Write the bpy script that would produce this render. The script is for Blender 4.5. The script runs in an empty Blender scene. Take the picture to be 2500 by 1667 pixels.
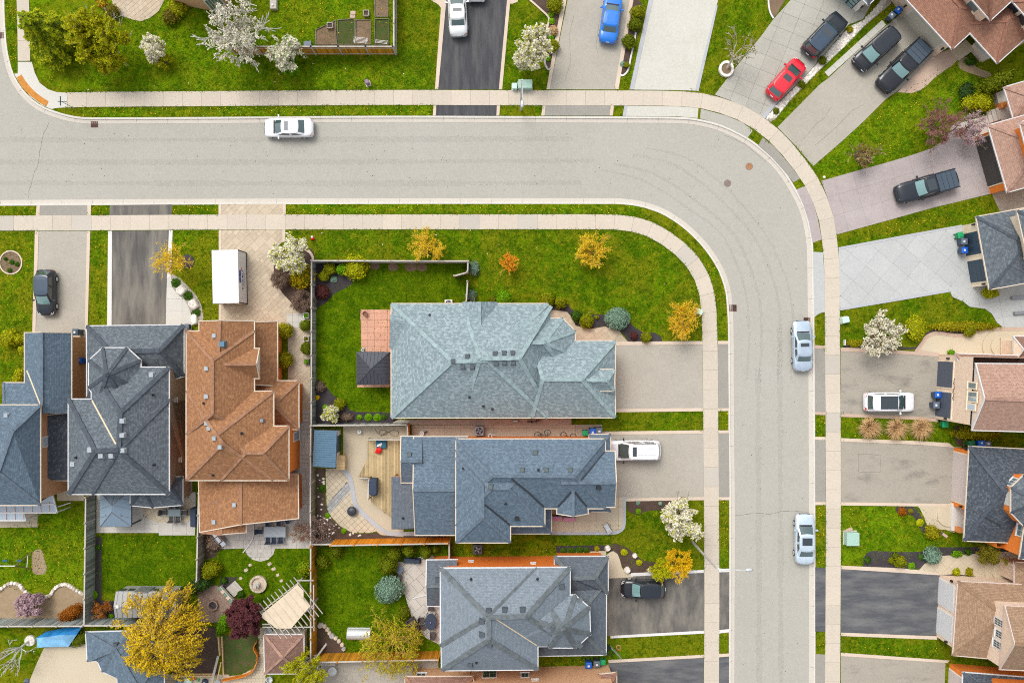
import bpy,bmesh,math,random
from math import sin,cos,pi,radians,sqrt,atan2,hypot
from mathutils import Vector,Matrix
from mathutils.geometry import intersect_ray_tri

random.seed(7)
SC = bpy.context.scene
COL = SC.collection

# ------------------------------------------------------------------ camera, sky, sun, exposure
CAM_H = 78.0                 # the drone hovers 78 m above the lawns, looking straight down
PXM = 25.0                   # photograph pixels per metre on the ground
cam_d = bpy.data.cameras.new('camera')
cam = bpy.data.objects.new('camera',cam_d)
COL.objects.link(cam)
cam.location = (0,0,CAM_H)
cam.rotation_euler = (0,0,0)
cam_d.sensor_fit = 'HORIZONTAL'
cam_d.angle = 2 * math.atan(50.0 / CAM_H)
cam_d.clip_start = 1.0
cam_d.clip_end = 1500.0
SC.camera = cam

SUN_EL,SUN_AZ = radians(56),radians(122)      # azimuth measured from +X, the light comes from the upper left
world = bpy.data.worlds.new('World')
SC.world = world
world.use_nodes = True
wn = world.node_tree.nodes
wl = world.node_tree.links
wn.clear()
w_out = wn.new('ShaderNodeOutputWorld')
w_bg = wn.new('ShaderNodeBackground')
w_hs = wn.new('ShaderNodeHueSaturation')
w_sky = wn.new('ShaderNodeTexSky')
w_sky.sky_type = 'NISHITA'
w_sky.sun_disc = False
w_sky.sun_elevation = SUN_EL
w_sky.sun_rotation = radians(90) - SUN_AZ
w_sky.altitude = 200
w_sky.air_density = 1.0
w_sky.dust_density = 4.0
w_sky.ozone_density = 1.0
w_hs.inputs['Saturation'].default_value = 0.22      # an overcast veil: the blue is mostly gone
w_bg.inputs['Strength'].default_value = 0.15
wl.new(w_sky.outputs[0],w_hs.inputs['Color'])
wl.new(w_hs.outputs[0],w_bg.inputs['Color'])
wl.new(w_bg.outputs[0],w_out.inputs['Surface'])

sun_d = bpy.data.lights.new('sun','SUN')
sun_d.energy = 0.95
sun_d.angle = radians(26)
sun_d.color = (1.0,0.96,0.88)
sun = bpy.data.objects.new('sun',sun_d)
COL.objects.link(sun)
sdir = Vector((cos(SUN_AZ) * cos(SUN_EL),sin(SUN_AZ) * cos(SUN_EL),sin(SUN_EL)))
sun.rotation_euler = sdir.to_track_quat('Z','Y').to_euler()
sun.location = sdir * 200

vs = SC.view_settings
vs.view_transform = 'Standard'
vs.look = 'None'
vs.exposure = 0.60
vs.gamma = 1.0
vs.use_curve_mapping = False
SC.cycles.use_denoising = False      # keep the fine grain of asphalt, shingles and grass
SC.cycles.pixel_filter_type = 'BLACKMAN_HARRIS'
SC.cycles.filter_width = 1.05
SC.cycles.max_bounces = 6
SC.cycles.diffuse_bounces = 3
SC.cycles.glossy_bounces = 3
SC.cycles.transparent_max_bounces = 6

# ------------------------------------------------------------------ survey: a place in the photograph at a known height -> metres
CU,CV = 1250.0,833.5
def P(u,v,h=0.0):
 k = (CAM_H - h) / CAM_H / PXM
 return Vector(((u - CU) * k,(CV - v) * k,h))
def ray(u,v):
 return Vector(((u - CU) / PXM,(CV - v) / PXM,-CAM_H)).normalized()

# ------------------------------------------------------------------ materials
MATS = {}
def srgb(r,g,b):
 f = lambda c: c / 12.92 if c <= 0.04045 else ((c + 0.055) / 1.055) ** 2.4
 return (f(r / 255),f(g / 255),f(b / 255),1.0)
class NT:
 def __init__(s,name):
  m = bpy.data.materials.new(name); m.use_nodes = True
  s.m = m; s.n = m.node_tree.nodes; s.l = m.node_tree.links
  s.b = s.n['Principled BSDF']
  MATS[name] = m
 def new(s,t,**k):
  n = s.n.new(t)
  for a,v in k.items(): setattr(n,a,v)
  return n
 def noise(s,vec,scale,detail=3,rough=0.55,dist=0.0):
  n = s.new('ShaderNodeTexNoise')
  n.inputs['Scale'].default_value = scale; n.inputs['Detail'].default_value = detail
  n.inputs['Roughness'].default_value = rough; n.inputs['Distortion'].default_value = dist
  s.l.new(vec,n.inputs['Vector'])
  return n.outputs['Fac']
 def ramp(s,fac,lo,hi):
  n = s.new('ShaderNodeMapRange'); n.inputs[1].default_value = lo; n.inputs[2].default_value = hi
  s.l.new(fac,n.inputs[0]); return n.outputs[0]
 def mix(s,fac,a,b,mode='MIX'):
  n = s.new('ShaderNodeMix',data_type='RGBA',blend_type=mode)
  for sock,val in ((n.inputs[0],fac),(n.inputs[6],a),(n.inputs[7],b)):
   if isinstance(val,(tuple,list)): sock.default_value = val
   elif isinstance(val,(int,float)): sock.default_value = val
   else: s.l.new(val,sock)
  return n.outputs[2]
 def math(s,op,a,b=0.0):
  n = s.new('ShaderNodeMath',operation=op)
  for sock,val in ((n.inputs[0],a),(n.inputs[1],b)):
   if isinstance(val,(int,float)): sock.default_value = val
   else: s.l.new(val,sock)
  return n.outputs[0]
 def pos(s): return s.new('ShaderNodeNewGeometry').outputs['Position']
 def uv(s): return s.new('ShaderNodeTexCoord').outputs['UV']
 def scale(s,vec,xyz,rotz=0.0):
  n = s.new('ShaderNodeMapping'); n.inputs['Scale'].default_value = xyz; n.inputs['Rotation'].default_value = (0,0,rotz)
  s.l.new(vec,n.inputs[0]); return n.outputs[0]
 def rnd(s,col,amt):
  o = s.new('ShaderNodeObjectInfo').outputs['Random']
  v = s.math('ADD',s.math('MULTIPLY',o,2 * amt),1 - amt)
  n = s.new('ShaderNodeVectorMath',operation='SCALE')
  s.l.new(col,n.inputs[0]); s.l.new(v,n.inputs['Scale']); return n.outputs[0]
 def bump(s,h,strength=0.3,dist=0.02):
  n = s.new('ShaderNodeBump'); n.inputs['Strength'].default_value = strength; n.inputs['Distance'].default_value = dist
  s.l.new(h,n.inputs['Height']); s.l.new(n.outputs[0],s.b.inputs['Normal'])
 def done(s,col,rough=0.8,spec=0.3,metal=0.0):
  if isinstance(col,(tuple,list)): s.b.inputs['Base Color'].default_value = col
  else: s.l.new(col,s.b.inputs['Base Color'])
  s.b.inputs['Roughness'].default_value = rough
  s.b.inputs['Specular IOR Level'].default_value = spec
  s.b.inputs['Metallic'].default_value = metal
  return s.m
def C(r,g,b): return (r,g,b,1.0)
def sc(c,k): return (c[0] * k,c[1] * k,c[2] * k,1.0)

def m_plain(name,col,rough=0.6,spec=0.4,metal=0.0,var=0.12,scale=6.0,rnd=0.0,bump=0.0):
 t = NT(name); p = t.pos()
 f = t.ramp(t.noise(p,scale,4),0.3,0.7)
 c = t.mix(f,sc(col,1 - var),sc(col,1 + var))
 if rnd: c = t.rnd(c,rnd)
 if bump: t.bump(t.noise(p,scale * 8,3),bump,0.02)
 return t.done(c,rough,spec,metal)
def m_mottle(name,c1,c2,c3,s1=30.0,s2=1.2,s3=0.25,rough=0.9,rnd=0.0,bump=0.25,lo=0.35,hi=0.65,k3=0.5,stretch=None):
 t = NT(name); p = t.pos()
 q = t.scale(p,stretch[0],stretch[1]) if stretch else p
 fine = t.ramp(t.noise(p,s1,3,0.7),0.3,0.7)
 c = t.mix(fine,sc(c1,0.88),sc(c1,1.12))
 med = t.ramp(t.noise(q,s2,8,0.68),lo,hi)
 c = t.mix(med,c,sc(c2,1.0))
 big = t.math('MULTIPLY',t.ramp(t.noise(q,s3,7,0.62),0.42,0.68),k3)
 c = t.mix(big,c,c3)
 g = t.ramp(t.noise(p,s1 * 0.55,3,0.7),0.25,0.75)
 c = t.mix(0.30,c,t.mix(g,sc(c1,0.68),sc(c1,1.25)))
 if rnd: c = t.rnd(c,rnd)
 if bump: t.bump(t.noise(p,s1,3),bump,0.02)
 return t.done(c,rough,0.25)
def m_roof(name,c1,c2,c3,w=0.21,h=0.14,mort=0.008,patch=0.16,dark=0.35):
 t = NT(name); uv = t.uv(); p = t.pos()
 br = t.new('ShaderNodeTexBrick'); br.offset = 0.5
 br.inputs['Scale'].default_value = 1.0; br.inputs['Brick Width'].default_value = w; br.inputs['Row Height'].default_value = h
 br.inputs['Mortar Size'].default_value = mort; br.inputs['Mortar Smooth'].default_value = 0.3; br.inputs['Bias'].default_value = 0.0
 br.inputs['Color1'].default_value = c1; br.inputs['Color2'].default_value = c2; br.inputs['Mortar'].default_value = sc(c1,dark)
 t.l.new(uv,br.inputs['Vector'])
 c = br.outputs['Color']
 b2 = t.new('ShaderNodeTexBrick'); b2.offset = 0.37
 b2.inputs['Scale'].default_value = 1.0; b2.inputs['Brick Width'].default_value = w * 0.83; b2.inputs['Row Height'].default_value = h; b2.inputs['Mortar Size'].default_value = 0.0; b2.inputs['Bias'].default_value = 0.0
 b2.inputs['Color1'].default_value = (0,0,0,1); b2.inputs['Color2'].default_value = (1,1,1,1); b2.inputs['Mortar'].default_value = (0,0,0,1)
 t.l.new(uv,b2.inputs['Vector'])
 c = t.mix(t.math('MULTIPLY',t.ramp(b2.outputs['Color'],0.55,0.95),0.6),c,c3)
 c = t.mix(t.math('MULTIPLY',t.ramp(b2.outputs['Color'],0.30,0.05),0.35),c,sc(c2,0.75))
 big = t.ramp(t.noise(p,0.5,4,0.6),0.35,0.7)
 c = t.mix(t.math('MULTIPLY',big,patch),c,sc(c2,0.72))
 gr = t.ramp(t.noise(p,45,2,0.7),0.25,0.75)
 c = t.mix(0.22,c,t.mix(gr,sc(c1,0.5),sc(c3,1.25)))
 h_ = t.math('ADD',t.math('MULTIPLY',br.outputs['Fac'],-1.0),t.math('MULTIPLY',gr,0.3))
 t.bump(h_,0.55,0.02)
 return t.done(c,0.92,0.2)
def m_brick(name,c1,c2,mortar,w=0.24,h=0.08):
 t = NT(name); uv = t.uv(); p = t.pos()
 br = t.new('ShaderNodeTexBrick'); br.offset = 0.5
 br.inputs['Scale'].default_value = 1.0; br.inputs['Brick Width'].default_value = w; br.inputs['Row Height'].default_value = h
 br.inputs['Mortar Size'].default_value = 0.008; br.inputs['Bias'].default_value = 0.0
 br.inputs['Color1'].default_value = c1; br.inputs['Color2'].default_value = c2; br.inputs['Mortar'].default_value = mortar
 t.l.new(uv,br.inputs['Vector'])
 c = t.mix(t.math('MULTIPLY',t.ramp(t.noise(p,3.0,5,0.6),0.4,0.7),0.4),br.outputs['Color'],sc(c2,0.7))
 t.bump(br.outputs['Fac'],-0.4,0.01)
 return t.done(c,0.88,0.2)
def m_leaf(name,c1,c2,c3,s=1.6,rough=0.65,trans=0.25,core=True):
 if core: m_leaf(name + '_core_shade',sc(c1,.42),sc(c2,.36),sc(c3,.42),s,rough,0,False)  # darkened copy for shrub insides, painting the shade between leaves
 t = NT(name); p = t.pos()
 f = t.ramp(t.noise(p,s,3,0.6),0.3,0.7)
 c = t.mix(f,c1,c2)
 g = t.ramp(t.noise(p,s * 9,2,0.6),0.45,0.7)
 c = t.mix(g,c,c3)
 t.done(c,rough,0.08)
 if trans:
  tr = t.new('ShaderNodeBsdfTranslucent'); t.l.new(c,tr.inputs['Color'])
  mx = t.new('ShaderNodeMixShader'); mx.inputs[0].default_value = trans
  t.l.new(t.b.outputs[0],mx.inputs[1]); t.l.new(tr.outputs[0],mx.inputs[2])
  t.l.new(mx.outputs[0],t.n['Material Output'].inputs['Surface'])
 return t.m

# ------------------------------------------------------------------ mesh building
WLOC = {}
def wloc(o): return WLOC.get(o.name,Vector((0,0,0))) if o is not None else Vector((0,0,0))
def ccw(p):
 a = sum(p[i][0] * p[(i + 1) % len(p)][1] - p[(i + 1) % len(p)][0] * p[i][1] for i in range(len(p)))
 return list(p) if a > 0 else list(reversed(p))
class MB:
 def __init__(s): s.v = []; s.f = []; s.uv = {}; s.mi = {}
 def add(s,vs,fs,mi=0):
  o = len(s.v); s.v.extend(tuple(v) for v in vs)
  for f in fs:
   if mi: s.mi[len(s.f)] = mi
   s.f.append(tuple(i + o for i in f))
  return s
 def face(s,pts,uvs=None,mi=0):
  o = len(s.v); s.v.extend(tuple(p) for p in pts)
  if uvs: s.uv[len(s.f)] = uvs
  if mi: s.mi[len(s.f)] = mi
  s.f.append(tuple(range(o,o + len(pts)))); return s
 def box(s,c,d,rz=0.0,mi=0,tilt=None):
  x,y,z = d[0] / 2,d[1] / 2,d[2] / 2
  m = Matrix.Rotation(rz,3,'Z')
  if tilt is not None: m = m @ tilt
  vs = [Vector(c) + m @ Vector(q) for q in ((-x,-y,-z),(x,-y,-z),(x,y,-z),(-x,y,-z),(-x,-y,z),(x,-y,z),(x,y,z),(-x,y,z))]
  return s.add(vs,[(0,3,2,1),(4,5,6,7),(0,1,5,4),(1,2,6,5),(2,3,7,6),(3,0,4,7)],mi)
 def taper(s,c,d0,d1,h,rz=0.0,mi=0):
  m = Matrix.Rotation(rz,3,'Z'); vs = []
  for (d,z) in ((d0,0),(d1,h)):
   for (a,b) in ((-1,-1),(1,-1),(1,1),(-1,1)): vs.append(Vector(c) + m @ Vector((a * d[0] / 2,b * d[1] / 2,z)))
  return s.add(vs,[(0,3,2,1),(4,5,6,7),(0,1,5,4),(1,2,6,5),(2,3,7,6),(3,0,4,7)],mi)
 def prism(s,pts,z0,z1,mi=0,bottom=False,bevel=0.0):
  p = ccw([(q[0],q[1]) for q in pts]); n = len(p)
  if bevel:
   q = offset_poly(p,bevel)
   vs = [(x,y,z0) for x,y in p] + [(x,y,z1 - bevel) for x,y in p] + [(x,y,z1) for x,y in q]
   fs = [(i,(i + 1) % n,n + (i + 1) % n,n + i) for i in range(n)] + [(n + i,n + (i + 1) % n,2 * n + (i + 1) % n,2 * n + i) for i in range(n)]
   fs.append(tuple(range(2 * n,3 * n)))
  else:
   vs = [(x,y,z0) for x,y in p] + [(x,y,z1) for x,y in p]
   fs = [(i,(i + 1) % n,n + (i + 1) % n,n + i) for i in range(n)]
   fs.append(tuple(range(n,2 * n)))
  if bottom: fs.append(tuple(reversed(range(n))))
  return s.add(vs,fs,mi)
 def tube(s,pts,rads,n=6,mi=0,cap=True):
  pts = [Vector(p) for p in pts]
  if not isinstance(rads,(list,tuple)): rads = [rads] * len(pts)
  o = len(s.v); k = len(pts); up = Vector((0,0,1))
  for i,p in enumerate(pts):
   d = (pts[min(i + 1,k - 1)] - pts[max(i - 1,0)])
   d = d.normalized() if d.length > 1e-9 else up
   a = d.cross(up if abs(d.z) < 0.9 else Vector((1,0,0))).normalized(); b = d.cross(a)
   for j in range(n):
    t = 2 * pi * j / n
    s.v.append(tuple(p + a * (cos(t) * rads[i]) + b * (sin(t) * rads[i])))
  for i in range(k - 1):
   for j in range(n):
    if mi: s.mi[len(s.f)] = mi
    s.f.append((o + i * n + j,o + i * n + (j + 1) % n,o + (i + 1) * n + (j + 1) % n,o + (i + 1) * n + j))
  if cap:
   if mi: s.mi[len(s.f)] = mi; s.mi[len(s.f) + 1] = mi
   s.f.append(tuple(o + j for j in reversed(range(n)))); s.f.append(tuple(o + (k - 1) * n + j for j in range(n)))
  return s
 def lathe(s,c,prof,n=20,mi=0,sx=1.0,sy=1.0):
  o = len(s.v); k = len(prof)
  for (r,z) in prof:
   for j in range(n):
    t = 2 * pi * j / n
    s.v.append((c[0] + cos(t) * r * sx,c[1] + sin(t) * r * sy,c[2] + z))
  for i in range(k - 1):
   for j in range(n):
    if mi: s.mi[len(s.f)] = mi
    s.f.append((o + i * n + j,o + i * n + (j + 1) % n,o + (i + 1) * n + (j + 1) % n,o + (i + 1) * n + j))
  if mi: s.mi[len(s.f)] = mi
  s.f.append(tuple(o + (k - 1) * n + j for j in range(n)))
  return s
 def mesh(s,name,mats,off=Vector((0,0,0)),smooth=False):
  me = bpy.data.meshes.new(name)
  me.from_pydata([(v[0] - off.x,v[1] - off.y,v[2] - off.z) for v in s.v],[],s.f)
  for m in (mats if isinstance(mats,(list,tuple)) else [mats]): me.materials.append(MATS[m])
  if s.mi:
   for i,k in s.mi.items(): me.polygons[i].material_index = k
  if s.uv:
   ul = me.uv_layers.new(name='UVMap').data
   for fi,uvs in s.uv.items():
    for li,q in zip(me.polygons[fi].loop_indices,uvs): ul[li].uv = q
  if smooth: me.polygons.foreach_set('use_smooth',[True] * len(me.polygons))
  me.update()
  return me
 def build(s,name,mats,parent=None,smooth=False,local=False):
  off = Vector((0,0,0)) if local else wloc(parent)
  o = bpy.data.objects.new(name,s.mesh(name,mats,off,smooth))
  COL.objects.link(o)
  if parent is not None: o.parent = parent
  WLOC[o.name] = wloc(parent)
  return o
def link(name,me,parent=None,loc=(0,0,0),rz=0.0,world=True):
 o = bpy.data.objects.new(name,me); COL.objects.link(o)
 if parent is not None:
  o.parent = parent
  if world: loc = Vector(loc) - wloc(parent)
 o.location = loc; o.rotation_euler = (0,0,rz)
 return o
def tag(o,label,cat=None,group=None,kind=None):
 o['label'] = label
 if cat: o['category'] = cat
 if group: o['group'] = group
 if kind: o['kind'] = kind
 return o
def thing(name,label,cat,loc=(0,0,0),rz=0.0,group=None):
 o = bpy.data.objects.new(name,None); COL.objects.link(o)
 o.empty_display_size = 0.3
 o.location = loc; o.rotation_euler = (0,0,rz)
 WLOC[o.name] = Vector(loc)
 return tag(o,label,cat,group)
def copy_tree(o,parent=None):
 c = o.copy(); COL.objects.link(c)
 if parent is not None: c.parent = parent
 for ch in o.children: copy_tree(ch,c)
 return c
# polygon tools (world XY)
def offset_poly(p,d):
 """inset a CCW polygon by d (negative: outset)"""
 n = len(p); out = []
 for i in range(n):
  a,b,c = Vector(p[i - 1][:2]),Vector(p[i][:2]),Vector(p[(i + 1) % n][:2])
  e1 = (b - a); e2 = (c - b)
  if e1.length < 1e-6 or e2.length < 1e-6: out.append((b.x,b.y)); continue
  e1.normalize(); e2.normalize()
  n1 = Vector((-e1.y,e1.x)); n2 = Vector((-e2.y,e2.x))
  k = 1 + n1.dot(n2)
  m = (n1 + n2) / max(k,0.35)
  q = b + m * d; out.append((q.x,q.y))
 return out
def clip(sub,cell):
 out = [(q[0],q[1]) for q in sub]; n = len(cell)
 for i in range(n):
  a,b = cell[i],cell[(i + 1) % n]; inp = out; out = []
  if not inp: break
  side = lambda q: (b[0] - a[0]) * (q[1] - a[1]) - (b[1] - a[1]) * (q[0] - a[0])
  for j in range(len(inp)):
   p,q = inp[j - 1],inp[j]; sp,sq = side(p),side(q)
   if (sp >= 0) != (sq >= 0):
    t = sp / (sp - sq); out.append((p[0] + t * (q[0] - p[0]),p[1] + t * (q[1] - p[1])))
   if sq >= 0: out.append(q)
 res = []
 for q in out:
  if not res or hypot(q[0] - res[-1][0],q[1] - res[-1][1]) > 1e-4: res.append(q)
 if len(res) > 2 and hypot(res[0][0] - res[-1][0],res[0][1] - res[-1][1]) < 1e-4: res.pop()
 return res
def area(p): return abs(sum(p[i][0] * p[(i + 1) % len(p)][1] - p[(i + 1) % len(p)][0] * p[i][1] for i in range(len(p)))) / 2
def inside(q,p):
 r = False; n = len(p); j = n - 1
 for i in range(n):
  if (p[i][1] > q[1]) != (p[j][1] > q[1]) and q[0] < (p[j][0] - p[i][0]) * (q[1] - p[i][1]) / (p[j][1] - p[i][1]) + p[i][0]: r = not r
  j = i
 return r
def W(poly,h=0.0): return [(P(u,v,h).x,P(u,v,h).y) for u,v in poly]
def smooth_line(pts,n=6,closed=False):
 """Catmull-Rom through the points"""
 out = []; k = len(pts); rng = range(k if closed else k - 1)
 g = lambda i: Vector(pts[i % k] if closed else pts[max(0,min(k - 1,i))])
 for i in rng:
  a,b,c,d = g(i - 1),g(i),g(i + 1),g(i + 2)
  for j in range(n):
   t = j / n
   out.append(tuple(0.5 * ((2 * b) + (c - a) * t + (2 * a - 5 * b + 4 * c - d) * t * t + (3 * b - a - 3 * c + d) * t ** 3)))
 if not closed: out.append(tuple(pts[-1]))
 return out
def resample(pts,step):
 pts = [Vector(p) for p in pts]; L = [0]
 for i in range(1,len(pts)): L.append(L[-1] + (pts[i] - pts[i - 1]).length)
 n = max(1,round(L[-1] / step)); out = []; k = 0
 for i in range(n + 1):
  t = L[-1] * i / n
  while k < len(pts) - 2 and L[k + 1] < t: k += 1
  f = (t - L[k]) / max(1e-9,L[k + 1] - L[k]); out.append(pts[k].lerp(pts[k + 1],f))
 return out
def normals2(pts):
 out = []; n = len(pts)
 for i in range(n):
  d = Vector(pts[min(i + 1,n - 1)][:2]) - Vector(pts[max(i - 1,0)][:2]); d.normalize()
  out.append(Vector((-d.y,d.x)))
 return out
def sheet(name,poly,z,mat,label=None,cat=None,parent=None,kind=None,z0=-0.03,world=False,bevel=0.0,group=None):
 pw = poly if world else W(poly)
 o = MB().prism(pw,z0,z,bevel=bevel).build(name,mat,parent)
 if label: tag(o,label,cat,group,kind)
 elif kind: o['kind'] = kind
 return o
def grid_cells(pw,ang,w,h,mode='grid',org=None,seed=1):
 rg = random.Random(seed)
 c,s = cos(ang),sin(ang)
 rot = [(x * c + y * s,-x * s + y * c) for x,y in pw]
 ox,oy = (org[0] * c + org[1] * s,-org[0] * s + org[1] * c) if org else (min(q[0] for q in rot),min(q[1] for q in rot))
 x0,x1 = min(q[0] for q in rot),max(q[0] for q in rot); y0,y1 = min(q[1] for q in rot),max(q[1] for q in rot)
 back = lambda x,y: (x * c - y * s,x * s + y * c)
 cells = []
 j = math.floor((y0 - oy) / h) - 1
 while oy + j * h < y1:
  if mode == 'ashlar':      # blocks of mixed size: pairs of rows, tall stones, halves and thirds
   x = ox + math.floor((x0 - ox) / (w * 4)) * w * 4 - rg.random() * w
   ya,yb = oy + j * h,oy + (j + 2) * h
   while x < x1:
    k = rg.random()
    if k < 0.4:
     ww = w * rg.choice((1.0,1.5)); cells.append([(x,ya),(x + ww,ya),(x + ww,yb),(x,yb)])
    else:
     ww = w * rg.choice((1.0,1.4,2.0)); cut = x + ww * rg.choice((0.4,0.5,0.65)); ym = (ya + yb) / 2
     if rg.random() < 0.5: cells += [[(x,ya),(x + ww,ya),(x + ww,ym),(x,ym)],[(x,ym),(cut,ym),(cut,yb),(x,yb)],[(cut,ym),(x + ww,ym),(x + ww,yb),(cut,yb)]]
     else: cells += [[(x,ym),(x + ww,ym),(x + ww,yb),(x,yb)],[(x,ya),(cut,ya),(cut,ym),(x,ym)],[(cut,ya),(x + ww,ya),(x + ww,ym),(cut,ym)]]
    x += ww
   j += 2; continue
  sh = (w / 2 if (mode == 'running' and j % 2) else 0.0)
  i = math.floor((x0 - ox) / w) - 1
  while ox + i * w + sh < x1:
   xa = ox + i * w + sh; ya = oy + j * h
   cells.append([(xa,ya),(xa + w,ya),(xa + w,ya + h),(xa,ya + h)]); i += 1
  j += 1
 return [[back(*q) for q in cl] for cl in cells]
def pave(parent,poly,cells,z,mat,name='slab',gap=0.012,world=False,proud=0.014,rnd_z=0.004,minarea=0.03):
 pw = poly if world else W(poly)
 pw = ccw(pw); n = 0
 for cl in cells:
  cc = offset_poly(ccw(cl),gap / 2)
  r = clip(pw,cc)
  if len(r) < 3 or area(r) < minarea: continue
  MB().prism(r,z - 0.01,z + proud + random.uniform(0,rnd_z)).build(name,mat,parent); n += 1
 return n
# ------------------------------------------------------------------ the materials of this street
def make_grass(name,dry=0.6,lush=1.0,yel=1.0,stripe=0.0):
 t = NT(name); p = t.pos()
 g0,g1,g2,g3 = C(0.008,0.038,0.001),sc(C(0.026,0.095,0.0015),lush),sc(C(0.12,0.215,0.003),lush),C(0.31,0.275,0.012)
 c = t.mix(t.ramp(t.noise(p,0.6,6,0.74,0.5),0.43,0.57),g1,g2)
 c = t.mix(t.math('MULTIPLY',t.ramp(t.noise(p,0.20,6,0.72,0.8),0.50 - 0.04 * yel,0.60 - 0.03 * yel),dry),c,sc(g3,0.70))
 c = t.mix(t.math('MULTIPLY',t.ramp(t.noise(p,1.3,6,0.8,0.4),0.52,0.58),0.85),c,g0)
 c = t.mix(t.math('MULTIPLY',t.ramp(t.noise(t.scale(p,(1,1,1),0.7),1.7,6,0.85),0.555 - 0.02 * yel,0.61),0.5 + 0.4 * min(1.2,yel)),c,g3)
 f = t.ramp(t.noise(p,4.5,5,0.85),0.38,0.62)
 c = t.mix(0.38,c,t.mix(f,g0,sc(C(0.19,0.28,0.006),lush)))
 sp = t.math('MULTIPLY',t.ramp(t.noise(p,1.1,3,0.9),0.69 - 0.015 * yel,0.74),0.7 * min(1,yel))
 c = t.mix(sp,c,C(0.42,0.33,0.14))
 if stripe:
  w = t.new('ShaderNodeTexWave'); w.inputs['Scale'].default_value = 0.55; w.inputs['Distortion'].default_value = 1.2; w.inputs['Detail'].default_value = 2; t.l.new(p,w.inputs['Vector'])
  c = t.mix(t.math('MULTIPLY',w.outputs['Fac'],stripe),c,sc(g2,1.1))
 t.bump(t.noise(p,9,4,0.75),1.0,0.12)
 return t.done(c,1.0,0.0)
make_grass('grass',0.75,1.0,1.2)
make_grass('grass_lush',0.10,0.92,0.3,0.14)
make_grass('grass_yellow',0.9,1.15,1.7)
make_grass('grass_bright',0.5,1.3,1.1)
m_mottle('asphalt',C(0.385,0.370,0.322),C(0.36,0.346,0.30),C(0.405,0.386,0.352),9,1.6,0.12,k3=0.7)
m_mottle('asphalt_drive',C(0.39,0.362,0.305),C(0.345,0.318,0.268),C(0.44,0.41,0.35),8,1.6,0.3,k3=0.5)
m_mottle('asphalt_apron',C(0.30,0.283,0.25),C(0.265,0.25,0.22),C(0.35,0.33,0.29),8,1.5,0.3,k3=0.4)
m_mottle('asphalt_stained',C(0.33,0.30,0.25),C(0.13,0.12,0.11),C(0.39,0.355,0.295),8,0.42,0.9,lo=0.53,hi=0.70,k3=0.5,stretch=((0.7,1.5,1),0.0))
m_mottle('asphalt_sealed',C(0.050,0.051,0.059),C(0.074,0.074,0.08),C(0.17,0.165,0.155),8,1.6,0.7,k3=0.6,stretch=((2.2,0.3,1),0.0))
m_mottle('asphalt_sealed_e',C(0.075,0.08,0.09),C(0.11,0.113,0.12),C(0.27,0.26,0.245),8,1.6,0.7,k3=0.6,stretch=((0.45,1.8,1),0.0))
m_mottle('asphalt_worn',C(0.085,0.08,0.076),C(0.14,0.13,0.118),C(0.34,0.31,0.255),8,1.6,0.5,k3=0.8,stretch=((1.9,0.3,1),0.0))
m_mottle('asphalt_worn_e',C(0.09,0.085,0.08),C(0.16,0.148,0.132),C(0.35,0.32,0.26),8,1.5,0.45,k3=0.85,stretch=((1.5,0.5,1),0.0))
m_mottle('walk_concrete',C(0.535,0.470,0.385),C(0.51,0.446,0.365),C(0.56,0.495,0.41),9,1.1,0.35,rnd=0.045,k3=0.5,bump=0.1)
m_mottle('new_concrete',C(0.57,0.55,0.50),C(0.54,0.515,0.47),C(0.60,0.58,0.53),30,1.0,0.35,rnd=0.03,bump=0.1)
m_mottle('curb_concrete',C(0.60,0.57,0.52),C(0.56,0.53,0.48),C(0.64,0.61,0.56),30,1.5,0.5,bump=0.1)
m_mottle('edging',C(0.60,0.49,0.39),C(0.55,0.445,0.35),C(0.66,0.56,0.46),30,1.5,0.5,bump=0.1)
m_mottle('edging_white',C(0.66,0.64,0.62),C(0.60,0.58,0.56),C(0.70,0.68,0.66),30,1.5,0.5,bump=0.1)
m_mottle('edging_grey',C(0.42,0.43,0.46),C(0.36,0.37,0.40),C(0.48,0.49,0.52),30,1.5,0.5,bump=0.1)
m_mottle('white_drive',C(0.535,0.52,0.462),C(0.48,0.465,0.405),C(0.575,0.56,0.51),9,1.8,0.4,rnd=0.03)
m_mottle('grey_drive',C(0.40,0.388,0.338),C(0.345,0.333,0.29),C(0.46,0.445,0.395),8,1.6,0.4,rnd=0.05)
m_mottle('lilac_drive',C(0.395,0.345,0.335),C(0.325,0.275,0.27),C(0.45,0.41,0.395),8,2.0,0.5,rnd=0.03,k3=0.6)
m_mottle('blue_drive',C(0.45,0.462,0.452),C(0.41,0.42,0.415),C(0.49,0.50,0.49),9,1.5,0.4,rnd=0.03)
m_mottle('stamped',C(0.505,0.422,0.312),C(0.455,0.372,0.27),C(0.55,0.475,0.37),9,2.5,0.5,rnd=0.09)
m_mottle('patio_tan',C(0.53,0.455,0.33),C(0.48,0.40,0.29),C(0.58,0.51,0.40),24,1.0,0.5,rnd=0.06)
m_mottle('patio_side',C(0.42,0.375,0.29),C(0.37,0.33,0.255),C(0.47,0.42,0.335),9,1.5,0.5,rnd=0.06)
m_mottle('patio_pale',C(0.52,0.49,0.44),C(0.46,0.43,0.385),C(0.57,0.54,0.49),24,1.5,0.5,rnd=0.07)
m_mottle('patio_terra',C(0.60,0.33,0.23),C(0.64,0.37,0.27),C(0.56,0.30,0.20),24,1.5,0.6,rnd=0.05)
m_mottle('paver_brown',C(0.30,0.205,0.16),C(0.25,0.165,0.13),C(0.36,0.26,0.21),24,2.0,0.6,rnd=0.12)
m_mottle('paver_grey',C(0.35,0.35,0.34),C(0.28,0.29,0.29),C(0.42,0.42,0.41),24,3.0,1.0,rnd=0.12)
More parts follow.
